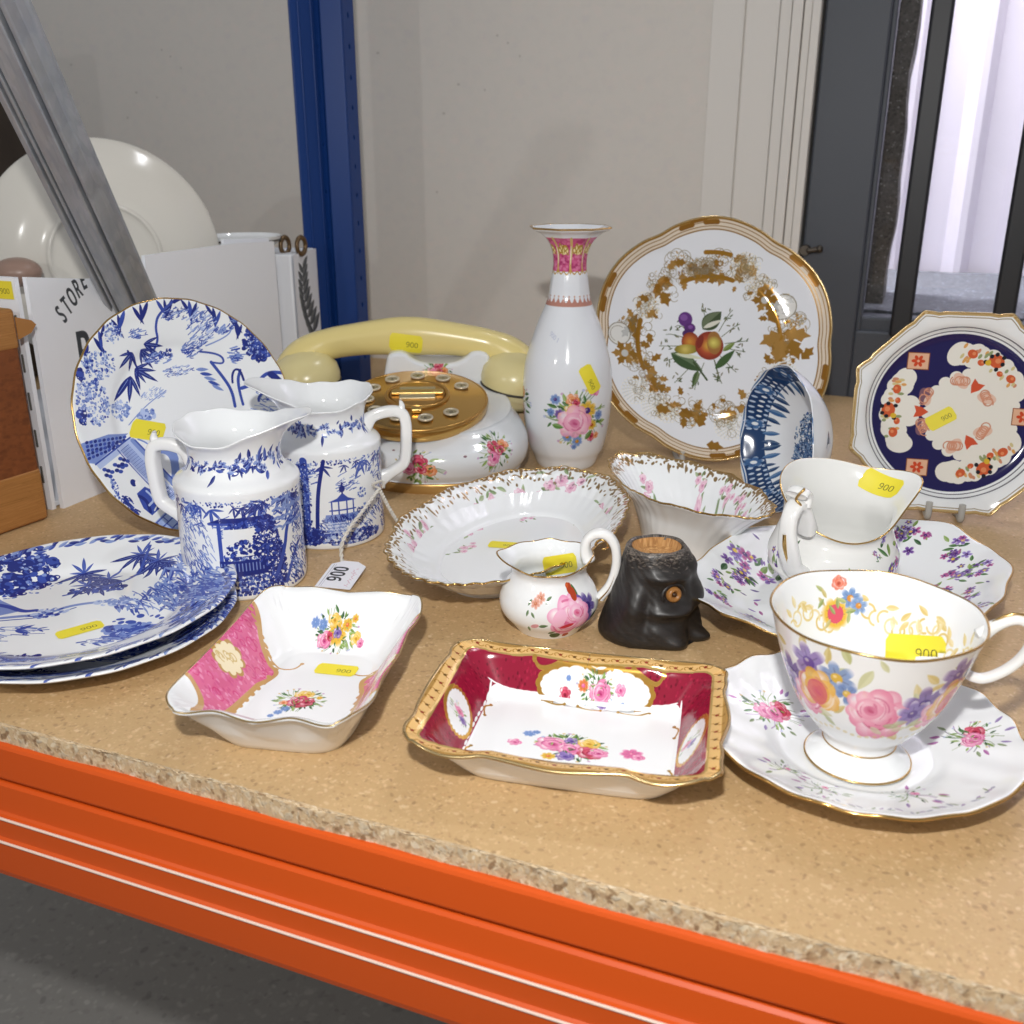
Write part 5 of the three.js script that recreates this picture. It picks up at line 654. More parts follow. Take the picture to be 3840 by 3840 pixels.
// ---------- square dishes at the front ----------
// rings of rounded rectangles; station: {a, b, y, n} half sizes, height, squareness
function trayWarp(o) { return (s, t) => { const ca = Math.sin(t), sa = Math.cos(t), e = 2 / s.n, x = s.a * Math.sign(ca) * Math.abs(ca) ** e, z = s.b * Math.sign(sa) * Math.abs(sa) ** e; return o(s, x, z); }; }
function trayStations(rows, f) { const out = []; for (let i = 0; i < rows.length - 1; i++) { const p = rows[i], q = rows[i + 1], n = p[4] ?? 5; for (let k = 0; k < n; k++) { const t = k / n; out.push({ a: p[0] + (q[0] - p[0]) * t, b: p[1] + (q[1] - p[1]) * t, y: p[2] + (q[2] - p[2]) * t, n: p[3] + (q[3] - p[3]) * t, f }); } } const e = rows[rows.length - 1]; out.push({ a: e[0], b: e[1], y: e[2], n: e[3], f }); return out; }
{
  // maroon dish
  const g = thing('maroon_dish', 'rectangular dish with maroon sides, gold border and white flowered middle at the front', 'dish', [0.0292, 0, -0.415], R(-12.9)), W = 0.152, H = 0.114;
  const st = [...trayStations([[0.0001, 0.0001, 0.0025, 5, 2], [0.043, 0.028, 0.0025, 7, 2], [0.0445, 0.0295, 0, 7, 2], [0.0475, 0.0325, 0.001, 7, 6], [0.064, 0.0455, 0.0205, 8, 3], [0.0705, 0.052, 0.0248, 9, 2], [0.0713, 0.0528, 0.0256, 9, 1]], 'p'), ...trayStations([[0.0713, 0.0528, 0.0262, 9, 1], [0.0708, 0.0523, 0.0267, 9, 3], [0.065, 0.0465, 0.0252, 9, 2], [0.063, 0.0445, 0.0238, 9, 8], [0.0505, 0.036, 0.0058, 8, 3], [0.048, 0.0335, 0.0042, 7, 4], [0.0001, 0.0001, 0.0042, 5, 1]], 'i')];
  const warp = trayWarp((s, x, z) => { const k = Math.max(0, (s.a - 0.048) / 0.0233), u = x / 0.0713, w = z / 0.0528, edge = Math.max(Math.abs(u), Math.abs(w)); const wave = Math.cos(u * Math.PI * 3) * (Math.abs(w) > 0.86 ? 1 : 0.2), wv = Math.cos(w * Math.PI * 2) * (Math.abs(u) > 0.9 ? 1 : 0.1), flut = Math.abs(u) > 0.5 ? Math.cos(w * 22) * 0.0004 : 0; return [x + k * 0.0012 * wv * Math.sign(x) + (k > 0 ? flut * k : 0), s.y + k * (-0.001 * wave - 0.0005 * wv + 0.0035 * Math.max(0, Math.abs(u) - 0.55) * 1.2), z + k * 0.0015 * wave * Math.sign(z)]; });
  const mat = print(W, H, 7600, (c, gold, mx) => {
    const q = rng(33); gold((k) => { k.fillRect(-W / 2, -H / 2, W, H); }, '#d8a95e');
    const rr = (k, a, b, r) => { k.beginPath(); k.roundRect(-a, -b, 2 * a, 2 * b, r); k.fill(); };
    c.fillStyle = '#e2b878'; rr(c, 0.0695, 0.051, 0.012); if (mx) { mx.fillStyle = '#1c1c1c'; rr(mx, 0.0698, 0.0513, 0.012); }
    const per = []; for (let x = -0.06; x <= 0.06; x += 0.0075) per.push([x, -0.0488], [x, 0.0488]); for (let z = -0.042; z <= 0.042; z += 0.0075) per.push([-0.0672, z], [0.0672, z]);
    per.forEach(([x, y], i) => { c.strokeStyle = '#a9762c'; c.lineWidth = 0.0005; c.beginPath(); c.arc(x + 0.002, y, 0.0014, 0, 4); c.stroke(); c.beginPath(); c.arc(x - 0.002, y, 0.0011, 2, 6); c.stroke(); c.fillStyle = i % 4 < 2 ? '#8f3a24' : '#6d4a1c'; blob(c, x, y, 0.0009, 0.0009); });
    c.fillStyle = '#8d1733'; rr(c, 0.064, 0.0455, 0.006); if (mx) { mx.fillStyle = '#000'; rr(mx, 0.064, 0.0455, 0.006); }
    for (let i = 0; i < 2600; i++) { c.fillStyle = ['#7a1029', '#a3213f', '#6a0d24', '#99193a'][i % 4]; blob(c, (q() - 0.5) * 0.126, (q() - 0.5) * 0.089, 0.0005, 0.0004); }
    gold((k) => { k.lineWidth = 0.0012; k.beginPath(); k.roundRect(-0.0642, -0.0457, 0.1284, 0.0914, 0.006); k.stroke(); }, '#e0bd74');
    c.fillStyle = WHITE; c.beginPath(); c.roundRect(-0.0495, -0.037, 0.099, 0.07, 0.004); c.fill(); c.fillRect(-0.05, 0.02, 0.1, 0.016); poly(c, [[-0.05, 0.02], [0.05, 0.02], [0.053, 0.0455], [-0.045, 0.0455]], WHITE);
    for (let i = 0; i < 26; i++) { const a = i / 26; c.fillStyle = WHITE; blob(c, -0.0495 + 0.001 * Math.sin(i * 3), -0.035 + a * 0.068, 0.0005, 0.0024); blob(c, 0.0495, -0.035 + a * 0.068, 0.0005, 0.0024); blob(c, -0.049 + a * 0.098, -0.037, 0.0026, 0.0003); }
    const cart = (k, x, y, a, b) => { for (let i = 0; i < 22; i++) { const t = i / 22 * 6.283; blob(k, x + Math.cos(t) * a * 0.84, y + Math.sin(t) * b * 0.72, a * 0.17, b * 0.26); } k.beginPath(); k.ellipse(x, y, a * 0.85, b * 0.8, 0, 0, 7); k.fill(); };
    gold((k) => cart(k, 0.005, -0.0393, 0.031, 0.0068), '#cf9d45'); c.fillStyle = WHITE; if (mx) { mx.fillStyle = '#000'; cart(mx, 0.005, -0.0391, 0.0285, 0.0056); } cart(c, 0.005, -0.0391, 0.0285, 0.0056); c.fillRect(-0.016, -0.038, 0.042, 0.01);
    gold((k) => { scroll(k, [[-0.028, -0.0448], [-0.0265, -0.0425], [-0.02, -0.0428], [-0.014, -0.0446]], 0.0011); scroll(k, [[0.0395, -0.0442], [0.038, -0.0415], [0.032, -0.0422], [0.024, -0.0446]], 0.0011); scroll(k, [[-0.001, -0.0448], [0.006, -0.0425], [0.013, -0.0448]], 0.0011); scroll(k, [[-0.003, -0.0342], [0.002, -0.0325], [0.009, -0.0332]], 0.0007); scroll(k, [[-0.022, -0.0355], [-0.015, -0.0335], [-0.01, -0.0345]], 0.0007); scroll(k, [[0.018, -0.0335], [0.026, -0.0322], [0.034, -0.035]], 0.0007); }, '#cda04c');
    for (const s of [-1, 1]) { gold((k) => { k.save(); k.translate(s * 0.0568, 0.001); k.rotate(s * 0.12); cart(k, 0, 0, 0.0066, 0.0155); k.restore(); }, '#cf9d45'); c.fillStyle = WHITE; for (const kk of mx ? [c, mx] : [c]) { kk.save(); kk.translate(s * 0.0566, 0.001); kk.rotate(s * 0.12); if (kk === mx) kk.fillStyle = '#000'; cart(kk, 0, 0, 0.0053, 0.0135); kk.restore(); } bunch(c, s * 0.0555, 0.001, 0.0055, [['p', -0.2, -0.2, 0.4], ['v', 0.2, 0.3, 0.35]], 60 + s, 8);
      gold((k) => { scroll(k, [[s * 0.0478, -0.016], [s * 0.0505, -0.022], [s * 0.047, -0.026]], 0.0008); scroll(k, [[s * 0.047, 0.024], [s * 0.05, 0.017], [s * 0.0475, 0.012]], 0.0008); }, '#cda04c'); }
    c.save(); c.translate(0.005, -0.0392); c.scale(1, 0.56); bunch(c, 0, 0, 0.0088, [['o', -0.7, -0.15, 0.36, 'p'], ['p', 0.32, 0.1, 0.62], ['r', -1.75, 0.35, 0.35], ['p', 1.5, -0.1, 0.3], ['b', -1.6, -0.4, 0.18, 'b'], ['v', 0.5, 0.75, 0.26], ['b', 1.7, 0.6, 0.2, 'v']], 70, 22); c.restore();
    c.save(); c.translate(0.0, 0.003); c.scale(1, 0.8); bunch(c, 0, 0, 0.0158, [['p', -0.6, -0.1, 0.5], ['p', 0.0, 0.1, 0.42], ['r', 0.6, 0.2, 0.42], ['p', 0.85, 0.15, 0.3], ['v', -0.1, 0.62, 0.3], ['v', -0.05, -0.45, 0.24], ['y', 0.5, -0.4, 0.34], ['y', -0.6, 0.75, 0.26, 'o'], ['p', 1.85, -0.05, 0.4, 'p'], ['p', 2.05, 0.1, 0.2], ['p', -1.75, 0.1, 0.22], ['b', -1.4, -0.6, 0.24, 'b'], ['b', -1.2, -0.75, 0.16, 'b']], 71, 30); c.restore();
    gold((k) => { k.lineWidth = 0.0012; k.strokeRect(-0.0475, 0.0452, 0.098, 0.0003); }, '#c29443');
  }, { metal: true });
  mesh('dish', surf(st, 240, warp, flatUV(W, H)), mat, g);
  mesh('gilt_rim', rimLine({ a: 0.0713, b: 0.0528, y: 0.0261, n: 9 }, warp, 240, 0.0009), paleGilt, g);
}
{
  // pink dish
  const g = thing('pink_dish', 'white dish with pink panels at both sides and a yellow sticker inside', 'dish', [-0.1068, 0, -0.462], R(-9.1)), W = 0.112, H = 0.15;
  const st = [...trayStations([[0.0001, 0.0001, 0.003, 4, 2], [0.028, 0.043, 0.003, 5, 2], [0.03, 0.045, 0, 5, 2], [0.0325, 0.0475, 0.0005, 5, 8], [0.046, 0.066, 0.0275, 6, 2], [0.0487, 0.0702, 0.0312, 7, 1]], 'p'), ...trayStations([[0.0487, 0.0702, 0.0318, 7, 1], [0.0481, 0.0695, 0.0325, 7, 2], [0.046, 0.0658, 0.0308, 7, 9], [0.0305, 0.045, 0.0085, 5, 3], [0.026, 0.04, 0.0062, 4.5, 4], [0.0001, 0.0001, 0.006, 4, 1]], 'i')];
  const warp = trayWarp((s, x, z) => { const k = Math.max(0, (s.a - 0.03) / 0.018), u = x / 0.0482, w = z / 0.0667, c4 = Math.min(Math.abs(u), Math.abs(w)); const fz = Math.abs(w) > 0.85 ? Math.cos(u * Math.PI * 2.6) : 0, fx = Math.abs(u) > 0.8 ? Math.cos(w * Math.PI * 3) : 0; return [x * (1 + k * 0.015 * c4) + k * 0.0006 * fx * Math.sign(x), s.y + k * (0.003 * c4 ** 3 - 0.0013 * fz - 0.0006 * fx), z * (1 + k * 0.015 * c4) + k * 0.001 * fz * Math.sign(z)]; });
  const mat = print(W, H, 7200, (c, gold) => {
    const q = rng(44);
    for (const s of [-1, 1]) {
      c.save(); c.scale(s, 1);
      // pink panel on the short-side wall, waisted, with gold scroll edging
      const edge = (k) => { k.beginPath(); k.moveTo(-0.053, -0.047); k.bezierCurveTo(-0.04, -0.047, -0.043, -0.025, -0.0265, -0.018); k.bezierCurveTo(-0.022, -0.014, -0.026, -0.008, -0.0285, 0.0); k.bezierCurveTo(-0.03, 0.014, -0.03, 0.028, -0.031, 0.046); k.bezierCurveTo(-0.033, 0.06, -0.0345, 0.062, -0.0355, 0.058); k.bezierCurveTo(-0.037, 0.043, -0.04, 0.037, -0.05, 0.0365); k.lineTo(-0.056, 0.045); k.lineTo(-0.056, -0.05); k.closePath(); };
      c.fillStyle = '#d6668f'; edge(c); c.fill(); c.save(); edge(c); c.clip(); for (let i = 0; i < 900; i++) { c.fillStyle = ['#dd7aa2', '#cc5584', '#d96a97', '#d05c8c', '#e490b2'][i % 5]; blob(c, -0.042 + (q() - 0.5) * 0.034, (q() - 0.5) * 0.12, 0.0009 * q() + 0.0004, 0.0008, q() * 3); } for (let i = 0; i < 70; i++) { c.strokeStyle = 'rgba(200,40,110,0.55)'; c.lineWidth = 0.0005; c.beginPath(); c.arc(-0.042 + (q() - 0.5) * 0.03, (q() - 0.5) * 0.1, 0.001 + q() * 0.002, q() * 6, q() * 6 + 4); c.stroke(); } c.restore();
      gold((k) => { k.lineWidth = 0.0026; edge(k); k.stroke(); for (let i = 0; i < 9; i++) { const t = i / 8; blob(k, -0.028 - t * 0.004 + 0.0014, -0.01 + t * 0.052, 0.0014, 0.0018); blob(k, -0.0505 + t * 0.024, -0.043 + t * 0.024, 0.0016, 0.0013); } scroll(k, [[-0.0335, -0.026], [-0.0255, -0.0195], [-0.0165, -0.0205], [-0.0145, -0.0275]], 0.0011); }, '#c49a62');
      gold((k) => { for (let i = 0; i < 9; i++) { const a = i / 9 * 6.283; blob(k, -0.042 + Math.cos(a) * 0.0052, 0.004 + Math.sin(a) * 0.0085, 0.0022, 0.003); } }, '#bb9350'); c.fillStyle = '#efe2bd'; blob(c, -0.042, 0.004, 0.0052, 0.0085); for (let i = 0; i < 10; i++) { const a = i * 0.63; blob(c, -0.042 + Math.cos(a) * 0.0045, 0.004 + Math.sin(a) * 0.0076, 0.0018, 0.0024); } gold((k) => { for (let i = 0; i < 7; i++) { k.lineWidth = 0.0006; k.beginPath(); k.arc(-0.042 + (q() - 0.5) * 0.005, 0.004 + (q() - 0.5) * 0.009, 0.0016, q() * 6, q() * 6 + 3); k.stroke(); } }, '#d2b878');
      c.restore();
    }
    bunch(c, -0.002, -0.0515, 0.0115, [['y', 0.05, 0.05, 0.55, 'b'], ['v', 0.05, 0.05, 0.22], ['p', -0.55, 0.35, 0.36], ['r', -0.35, 0.2, 0.2], ['y', 0.5, -0.25, 0.3, 'o'], ['b', -0.75, -0.2, 0.28, 'b'], ['b', -1.15, -0.25, 0.26, 'b'], ['y', 1.05, 0.2, 0.26], ['p', 1.3, 0.35, 0.18], ['y', 0.85, -0.5, 0.2, 'o'], ['y', -0.2, -0.4, 0.3]], 51, 26);
    bunch(c, -0.002, 0.0095, 0.0125, [['y', -0.05, -0.45, 0.32], ['y', 0.2, -0.5, 0.26], ['r', 0, 0.12, 0.5], ['r', 0.32, 0.1, 0.34], ['b', -0.35, 0.75, 0.24, 'b'], ['b', -0.55, 1.05, 0.22, 'b'], ['b', -0.75, 1.35, 0.16, 'b'], ['o', -0.6, 0.3, 0.18], ['y', 0.75, -0.3, 0.16, 'y']], 52, 24);
  });
  const m = mesh('dish', surf(st, 240, warp, flatUV(W, H)), mat, g);
  mesh('gilt_rim', rimLine({ a: 0.0485, b: 0.07, y: 0.0322, n: 7 }, warp, 240, 0.0005), paleGilt, g);
  sticker(g, [m], [-0.0965, 0.1, -0.4845], [0, -1, 0], [0.2, 0, -1], 0.0235, 0.0115);
}
// ---------- violet dish and the milk jug in it ----------
const violets = (c, x, y, s, seed, rot = 0) => { const q = rng(seed); c.save(); c.translate(x, y); c.rotate(rot); for (let i = 0; i < 9; i++) leaf(c, (q() - 0.5) * s * 1.3, (q() - 0.5) * s, s * 0.42, q() * 6.3, GREEN[i % 4], 0.3); for (let i = 0; i < 8; i++) { const k = ['#6a3f96', '#7f5cb0', '#b04a8a', '#54307e', '#8f78c4'][i % 5]; daisy(c, (q() - 0.5) * s * 1.3, (q() - 0.5) * s, s * (0.15 + q() * 0.11), k, i % 3 ? '#46206a' : '#e0c04a', 5); } c.restore(); };
{
  const A = 0.1185, B = 0.0845, W = 0.26, H = 0.19, g = thing('violet_dish', 'large oval white dish strewn with violets and edged in gold, under the milk jug', 'dish', [0.2127, 0, -0.577], R(39.2));
  const st = [...prof([[0.0001, 0.003], [0.5, 0.003]], 3, 'p'), ...prof([[0.53, 0], [0.56, 0], [0.58, 0.0035], [0.75, 0.013], [0.97, 0.0242], [1, 0.0252]], 18, 'p'), ...prof([[1, 0.0262], [0.985, 0.0262], [0.9, 0.0225], [0.7, 0.0112], [0.6, 0.0068], [0.52, 0.006], [0.0001, 0.006]], 32, 'i')];
  const warp = (s, a) => { const k = Math.max(0, (s.r - 0.55) / 0.45), ends = Math.abs(Math.sin(a)) ** 14, w = 1 + k * (0.014 * Math.cos(8 * a) + 0.01 * Math.cos(16 * a + 1)) - k * 0.03 * ends, x = A * s.r * Math.sin(a) * w, z = B * s.r * Math.cos(a) * w; return [x, s.y + k * (0.001 * Math.cos(8 * a) + 0.003 * ends), z]; };
  const mat = print(W, H, 5200, (c, gold) => {
    const q = rng(71); for (const [x, y, s, k] of [[-0.02, -0.057, 0.028, 1], [-0.0568, -0.0565, 0.015, 2], [-0.0784, -0.0113, 0.017, 3], [-0.0794, -0.0376, 0.014, 4], [0.0965, -0.0137, 0.018, 5], [0.097, 0.0205, 0.018, 6], [0.0509, 0.0272, 0.018, 7], [0.079, 0.0395, 0.015, 8], [0.0452, 0.052, 0.015, 9], [-0.02, 0.06, 0.02, 10], [0.095, -0.03, 0.014, 11], [-0.03, -0.055, 0.018, 12], [0.08, 0.035, 0.016, 13], [0.02, 0.07, 0.014, 14]]) violets(c, x, y, s, 300 + k, k);
    for (let i = 0; i < 90; i++) { const a = q() * 6.283, f = 0.55 + q() * 0.35, x = A * f * Math.cos(a), y = B * f * Math.sin(a); leaf(c, x, y, 0.004 + q() * 0.003, q() * 6, ['#7a5aa8', '#6f8f5a', '#9a4f8a', '#5c4a86'][i % 4], 0.3); }
  });
  mesh('dish', surf(st, 216, warp, flatUV(W, H)), mat, g);
  mesh('gilt_rim', rimLine({ r: 1, y: 0.0257 }, warp, 216, 0.0008), gilt, g);
}
{
  const g = thing('milk_jug', 'white milk jug with gilt handle and violets standing in the large violet dish', 'jug', [0.206, 0.0052, -0.592]), C = 0.25, H = 0.085;
  const table = [0.046, 0.053, 0.0735, 0.0745, 0.0785, 0.0785, 0.069, 0.054];          // rim height every eighth turn from the camera side round to the right
  const rimH = (a) => { const t = (((a / (Math.PI / 4)) % 8) + 8) % 8, i = Math.floor(t), f = t - i, g_ = (k) => table[(i + k + 8) % 8], p0 = g_(-1), p1 = g_(0), p2 = g_(1), p3 = g_(2); return p1 + 0.5 * f * (p2 - p0 + f * (2 * p0 - 5 * p1 + 4 * p2 - p3 + f * (3 * (p1 - p2) + p3 - p0))); };
  const sp = (a) => Math.max(0, Math.cos(a - 1.75)) ** 7;
  // stations carry a share t of the way up
  const row = (pts, n, f) => prof(pts, n, f).map((s) => ({ ...s, t: s.y }));
  const warp = (s, a) => { const h = rimH(a), y = s.t <= 0.5 ? s.t * 0.07 : 0.035 + (s.t - 0.5) * 2 * (h - 0.035), k = Math.max(0, s.t - 0.55) / 0.45, r = s.r * (1 + k * k * 0.42 * sp(a)); return [r * Math.sin(a), y, r * Math.cos(a) * 0.92]; };
  const st = [...row([[0.0001, 0.03], [0.022, 0.03], [0.0245, 0]], 5, 'p'), ...row([[0.025, 0], [0.0262, 0.04], [0.031, 0.12], [0.0395, 0.28], [0.0408, 0.42], [0.0375, 0.55], [0.0338, 0.7], [0.0338, 0.86], [0.0372, 1]], 48, 'o'), ...row([[0.0366, 1.012], [0.0358, 1.0], [0.0318, 0.86], [0.0315, 0.7], [0.035, 0.55], [0.0375, 0.42], [0.034, 0.2], [0.0001, 0.12]], 30, 'p')];
  const mat = print(C, H, 5000, (c) => { for (const [x, y, s, k] of [[-0.045, 0.012, 0.016, 31], [-0.03, 0.018, 0.007, 33], [0.036, 0.008, 0.019, 32], [0.0, 0.022, 0.012, 34], [-0.09, 0.01, 0.018, 35], [0.09, 0.01, 0.018, 36], [0.018, 0.006, 0.004, 37]]) violets(c, x, y, s, k, k); }, { bg: '#ebebe8', plain: '#ebebe8' });
  const m = mesh('jug_body', surf(st, 160, warp, (s, a, p, v) => s.f === 'p' ? [0.004, 0.004] : [v, p[1] / H]), mat, g);
  mesh('gilt_rim', rimLine({ r: 0.0369, t: 1.006 }, warp, 160, 0.00055), gilt, g);
  // handle towards the camera's left
  const d = R(-48), dx = Math.sin(d), dz = Math.cos(d), hp = (r, y) => [r * dx, y, r * dz], porc = new THREE.MeshPhysicalMaterial({ color: new THREE.Color('#eeeeec'), roughness: 0.1 });
  const hpts = [hp(0.033, 0.05), hp(0.039, 0.06), hp(0.044, 0.0685), hp(0.0495, 0.0705), hp(0.054, 0.0655), hp(0.0555, 0.057), hp(0.0535, 0.046), hp(0.0495, 0.036), hp(0.0445, 0.029), hp(0.0395, 0.025)];
  mesh('handle', sweep(hpts, 64, 16, (t) => 0.0034 + 0.002 * Math.max(0, 1 - t * 6) + 0.0016 * Math.max(0, t - 0.86) * 7, (t) => 0.0062 + 0.001 * Math.sin(t * 10) + 0.003 * Math.max(0, t - 0.86) * 7, [dz, 0, -dx], 2.6), porc, g);
  mesh('thumb_rest', sweep([hp(0.045, 0.069), hp(0.0435, 0.0755), hp(0.047, 0.079), hp(0.0505, 0.077)], 20, 12, (t) => 0.0042 - 0.0016 * t, () => 0.0074, [dz, 0, -dx]), porc, g);
  mesh('gilt_scroll', merge([ringTube([hp(0.0468, 0.0655), hp(0.0515, 0.0725), hp(0.0525, 0.0755), hp(0.0495, 0.0815), hp(0.045, 0.0795), hp(0.042, 0.0755)].map((p, i) => [p[0] + dz * (i % 2 ? 0.0042 : 0.0015), p[1], p[2] - dx * (i % 2 ? 0.0042 : 0.0015)]), 0.0008, false, 60), ringTube([hp(0.0583, 0.0545), hp(0.0575, 0.047), hp(0.0548, 0.041), hp(0.051, 0.0345)], 0.0014, false, 30)]), gilt, g);
  sticker(g, [m], [0.235, 0.15, -0.52], [0.02, -0.62, -0.72], [0.42, 1, 0.3], 0.0235, 0.0135);
}
// ---------- saucer, teacup ----------
{
  const R0 = 0.0735, W = 0.156, g = thing('saucer', 'round fluted white saucer with rose sprigs and gold edge under the teacup', 'saucer', [0.1655, 0, -0.412], 0.1);
  const st = platePoints(R0, { well: 0.5, rise: 0.0145, floor: 0.0045, foot: 0.5, thick: 0.0026 });
  const warp = (s, a) => { const k = Math.max(0, (s.r / R0 - 0.55) / 0.45), A = a + k * 0.28, w = 1 + k * (0.005 * Math.cos(18 * A) + 0.004 * Math.cos(6 * A)), r = s.r * w; return [r * Math.sin(a), s.y + k * 0.0007 * Math.cos(18 * A), r * Math.cos(a)]; };
  const mat = print(W, W, 7000, (c) => {
    const q = rng(81); const wisps = (x, y, s, n) => { for (let i = 0; i < n; i++) { const a = q() * 6.3; line(c, [[x, y], [x + Math.cos(a) * s * 0.6, y + Math.sin(a) * s * 0.5], [x + Math.cos(a + 0.3) * s, y + Math.sin(a + 0.3) * s * 0.8]], 0.0005, ['#8f8f96', '#9aa58c', '#b59ac0'][i % 3]); leaf(c, x + Math.cos(a) * s, y + Math.sin(a) * s * 0.8, 0.005, a, ['#a25a9a', '#8f7ab0', '#7d8f6a'][i % 3], 0.3); } };
    for (const [x, y, s, rot, big] of [[-0.032, -0.03, 0.015, 0.3, 1], [0.0526, 0.0086, 0.0125, -0.3, 1], [0.003, 0.0455, 0.011, 0.4, 0], [-0.034, 0.0403, 0.008, 0, 0], [0.02, -0.055, 0.013, 0, 1], [-0.045, 0.024, 0.007, 0.2, 0]]) { wisps(x, y, s * 1.15, big ? 9 : 7); bunch(c, x, y, s * 0.92, big ? [['p', -0.2, 0.2, 0.42], ['r', 0.35, -0.2, 0.4], ['p', 0.1, 0.1, 0.36]] : [['p', 0.3, -0.2, 0.2]], 90 + x * 1000, big ? 14 : 7, rot); }
    for (let i = 0; i < 30; i++) { const a = 0.9 + i * 0.05; leaf(c, Math.cos(a) * 0.064, Math.sin(a) * 0.064, 0.004, q() * 6, ['#9a9ab0', '#a58fb5', '#8f9c80'][i % 3], 0.3); }
  });
  mesh('saucer', surf(st, 216, warp, flatUV(W, W)), mat, g);
  mesh('gilt_rim', rimLine({ r: R0 - 0.0003, y: 0.0184 }, warp, 216, 0.0008), gilt, g);
}
{
  const g = thing('teacup', 'white teacup painted with large roses outside and a yellow sticker inside, on the saucer', 'cup', [0.1632, 0.0052, -0.4035], FACE(0.1632, -0.4035)), C = 0.28, H = 0.16;
  const warp = (s, a) => { const k = Math.max(0, (s.y - 0.05) / 0.026), w = 1 + k * 0.003 * Math.cos(6 * a); return [s.r * w * Math.sin(a), s.y + k * 0.0004 * Math.cos(6 * a + 0.8), s.r * w * Math.cos(a)]; };
  const st = [...prof([[0.0001, 0.004], [0.019, 0.004], [0.0225, 0]], 5, 'p'), ...prof([[0.0238, 0], [0.0236, 0.0018], [0.0195, 0.0052], [0.0165, 0.0092], [0.017, 0.0132], [0.0224, 0.0195], [0.0308, 0.0312], [0.0375, 0.046], [0.042, 0.0602], [0.0441, 0.068], [0.0462, 0.0755]], 60, 'o'), ...prof([[0.0459, 0.0762], [0.0452, 0.0755], [0.0428, 0.068], [0.0407, 0.0602], [0.0362, 0.046], [0.0295, 0.0312], [0.0208, 0.02], [0.0001, 0.0165]], 44, 'i')];
  // upper half of the print: outside (y 0..0.08); lower half: inside
  const uvf = (s, a, p, v) => s.f === 'p' ? [0.004, 0.004] : s.f === 'o' ? [v, 0.5 + s.y / H] : [v, Math.max(0.01, (s.y - 0.012) / H)];
  const mat = print(C, H, 4600, (c, gold) => {
    const q = rng(95), O = (y) => -y, I = (y) => H / 2 - (y - 0.012), bandMid = 0.05;
    c.fillStyle = '#e4dfc9'; 
    for (let i = 0; i < 150; i++) { const x = (q() - 0.5) * C, y = 0.034 + q() * 0.036; leaf(c, x, O(y), 0.006 + q() * 0.007, q() * 6.3, ['#d8c386', '#cbb878', '#c9c9a0', '#b9bb86', '#ddcfa0'][i % 5], 0.32); }
    for (let x = -0.14; x < 0.14; x += 0.07) { const X = x + 0.003; c.globalAlpha = 0.72;
      daisy(c, X - 0.03, O(0.063), 0.011, '#8f78b4', '#6a4f9a', 6); daisy(c, X - 0.016, O(0.06), 0.0095, '#7f97c4', '#d8b04a', 6); daisy(c, X - 0.011, O(0.053), 0.007, '#6f89bc', '#d8b04a', 5);
      rose(c, X - 0.027, O(0.049), 0.012, ['#e0a43c', '#c2506a', '#efc56a'], q); c.fillStyle = '#d2506a'; blob(c, X - 0.027, O(0.048), 0.006, 0.0075, 0.3);
      rose(c, X + 0.006, O(0.0435), 0.0155, ['#dd7196', '#b53a64', '#f0aec2'], q); rose(c, X + 0.0, O(0.047), 0.011, ['#e58ba8', '#c24a74', '#f4c4d2'], q); daisy(c, X + 0.026, O(0.05), 0.012, '#7d65a6', '#553c86', 6); daisy(c, X + 0.022, O(0.045), 0.009, '#8e7bb8', '#5f4690', 6); rose(c, X + 0.036, O(0.043), 0.01, ['#dc7a9c', '#b53a64', '#f0b4c8'], q);
      for (let i = 0; i < 8; i++) leaf(c, X + (q() - 0.5) * 0.06, O(0.033 + q() * 0.006), 0.009, (q() - 0.5) * 2, ['#b6b988', '#c9c6a0', '#a5ad78'][i % 3], 0.34); }
    c.globalAlpha = 1; c.fillStyle = 'rgba(214,190,120,0.5)'; for (let i = 0; i < 60; i++) blob(c, (i / 60 - 0.5) * C, O(0.0285 + 0.001 * Math.sin(i)), 0.0016, 0.001);
    c.fillStyle = WHITE; c.fillRect(-C / 2, O(0.0075) , C, 0.0075 + 0.0005);
    // inside: buff scroll band and a posy at the far wall
    for (let i = 0; i < 64; i++) { const x = (i / 64 - 0.5) * C, y = 0.0595 + 0.004 * Math.sin(i * 0.8); c.fillStyle = c.strokeStyle = ['#dfc98a', '#d9bf78', '#e4d3a2'][i % 3]; leaf(c, x, I(y), 0.007, q() * 6.3, c.fillStyle, 0.35); leaf(c, x + 0.001, I(y - 0.004), 0.005, q() * 6.3, c.fillStyle, 0.35); c.lineWidth = 0.0011; c.beginPath(); c.arc(x, I(y - 0.005), 0.0034, q() * 6, q() * 6 + 3.4); c.stroke(); }
    for (const X of [-0.118, 0.02]) { daisy(c, X, I(0.0555), 0.0088, '#e2b43e', '#d2503c', 9); c.fillStyle = '#d8566a'; blob(c, X, I(0.0555), 0.0046, 0.0046); daisy(c, X - 0.008, I(0.063), 0.006, '#6f8fc0', '#d08a3a', 6); daisy(c, X - 0.0125, I(0.0595), 0.0052, '#7f9cc8', '#d08a3a', 6); rose(c, X - 0.002, I(0.0705), 0.0038, ['#d9664a', '#b04030', '#eea08c'], q); for (let i = 0; i < 12; i++) leaf(c, X + (q() - 0.5) * 0.024, I(0.0585 + (q() - 0.5) * 0.02), 0.006, q() * 6.3, ['#a9b070', '#c0b070', '#8f9c5c'][i % 3], 0.3); }
  }, { bg: '#ecedee', plain: '#ecedee' });
  const m = mesh('cup_body', surf(st, 160, warp, uvf), mat, g);
  mesh('gilt_rim', rimLine({ r: 0.0461, y: 0.0758 }, warp, 120, 0.0006), gilt, g);
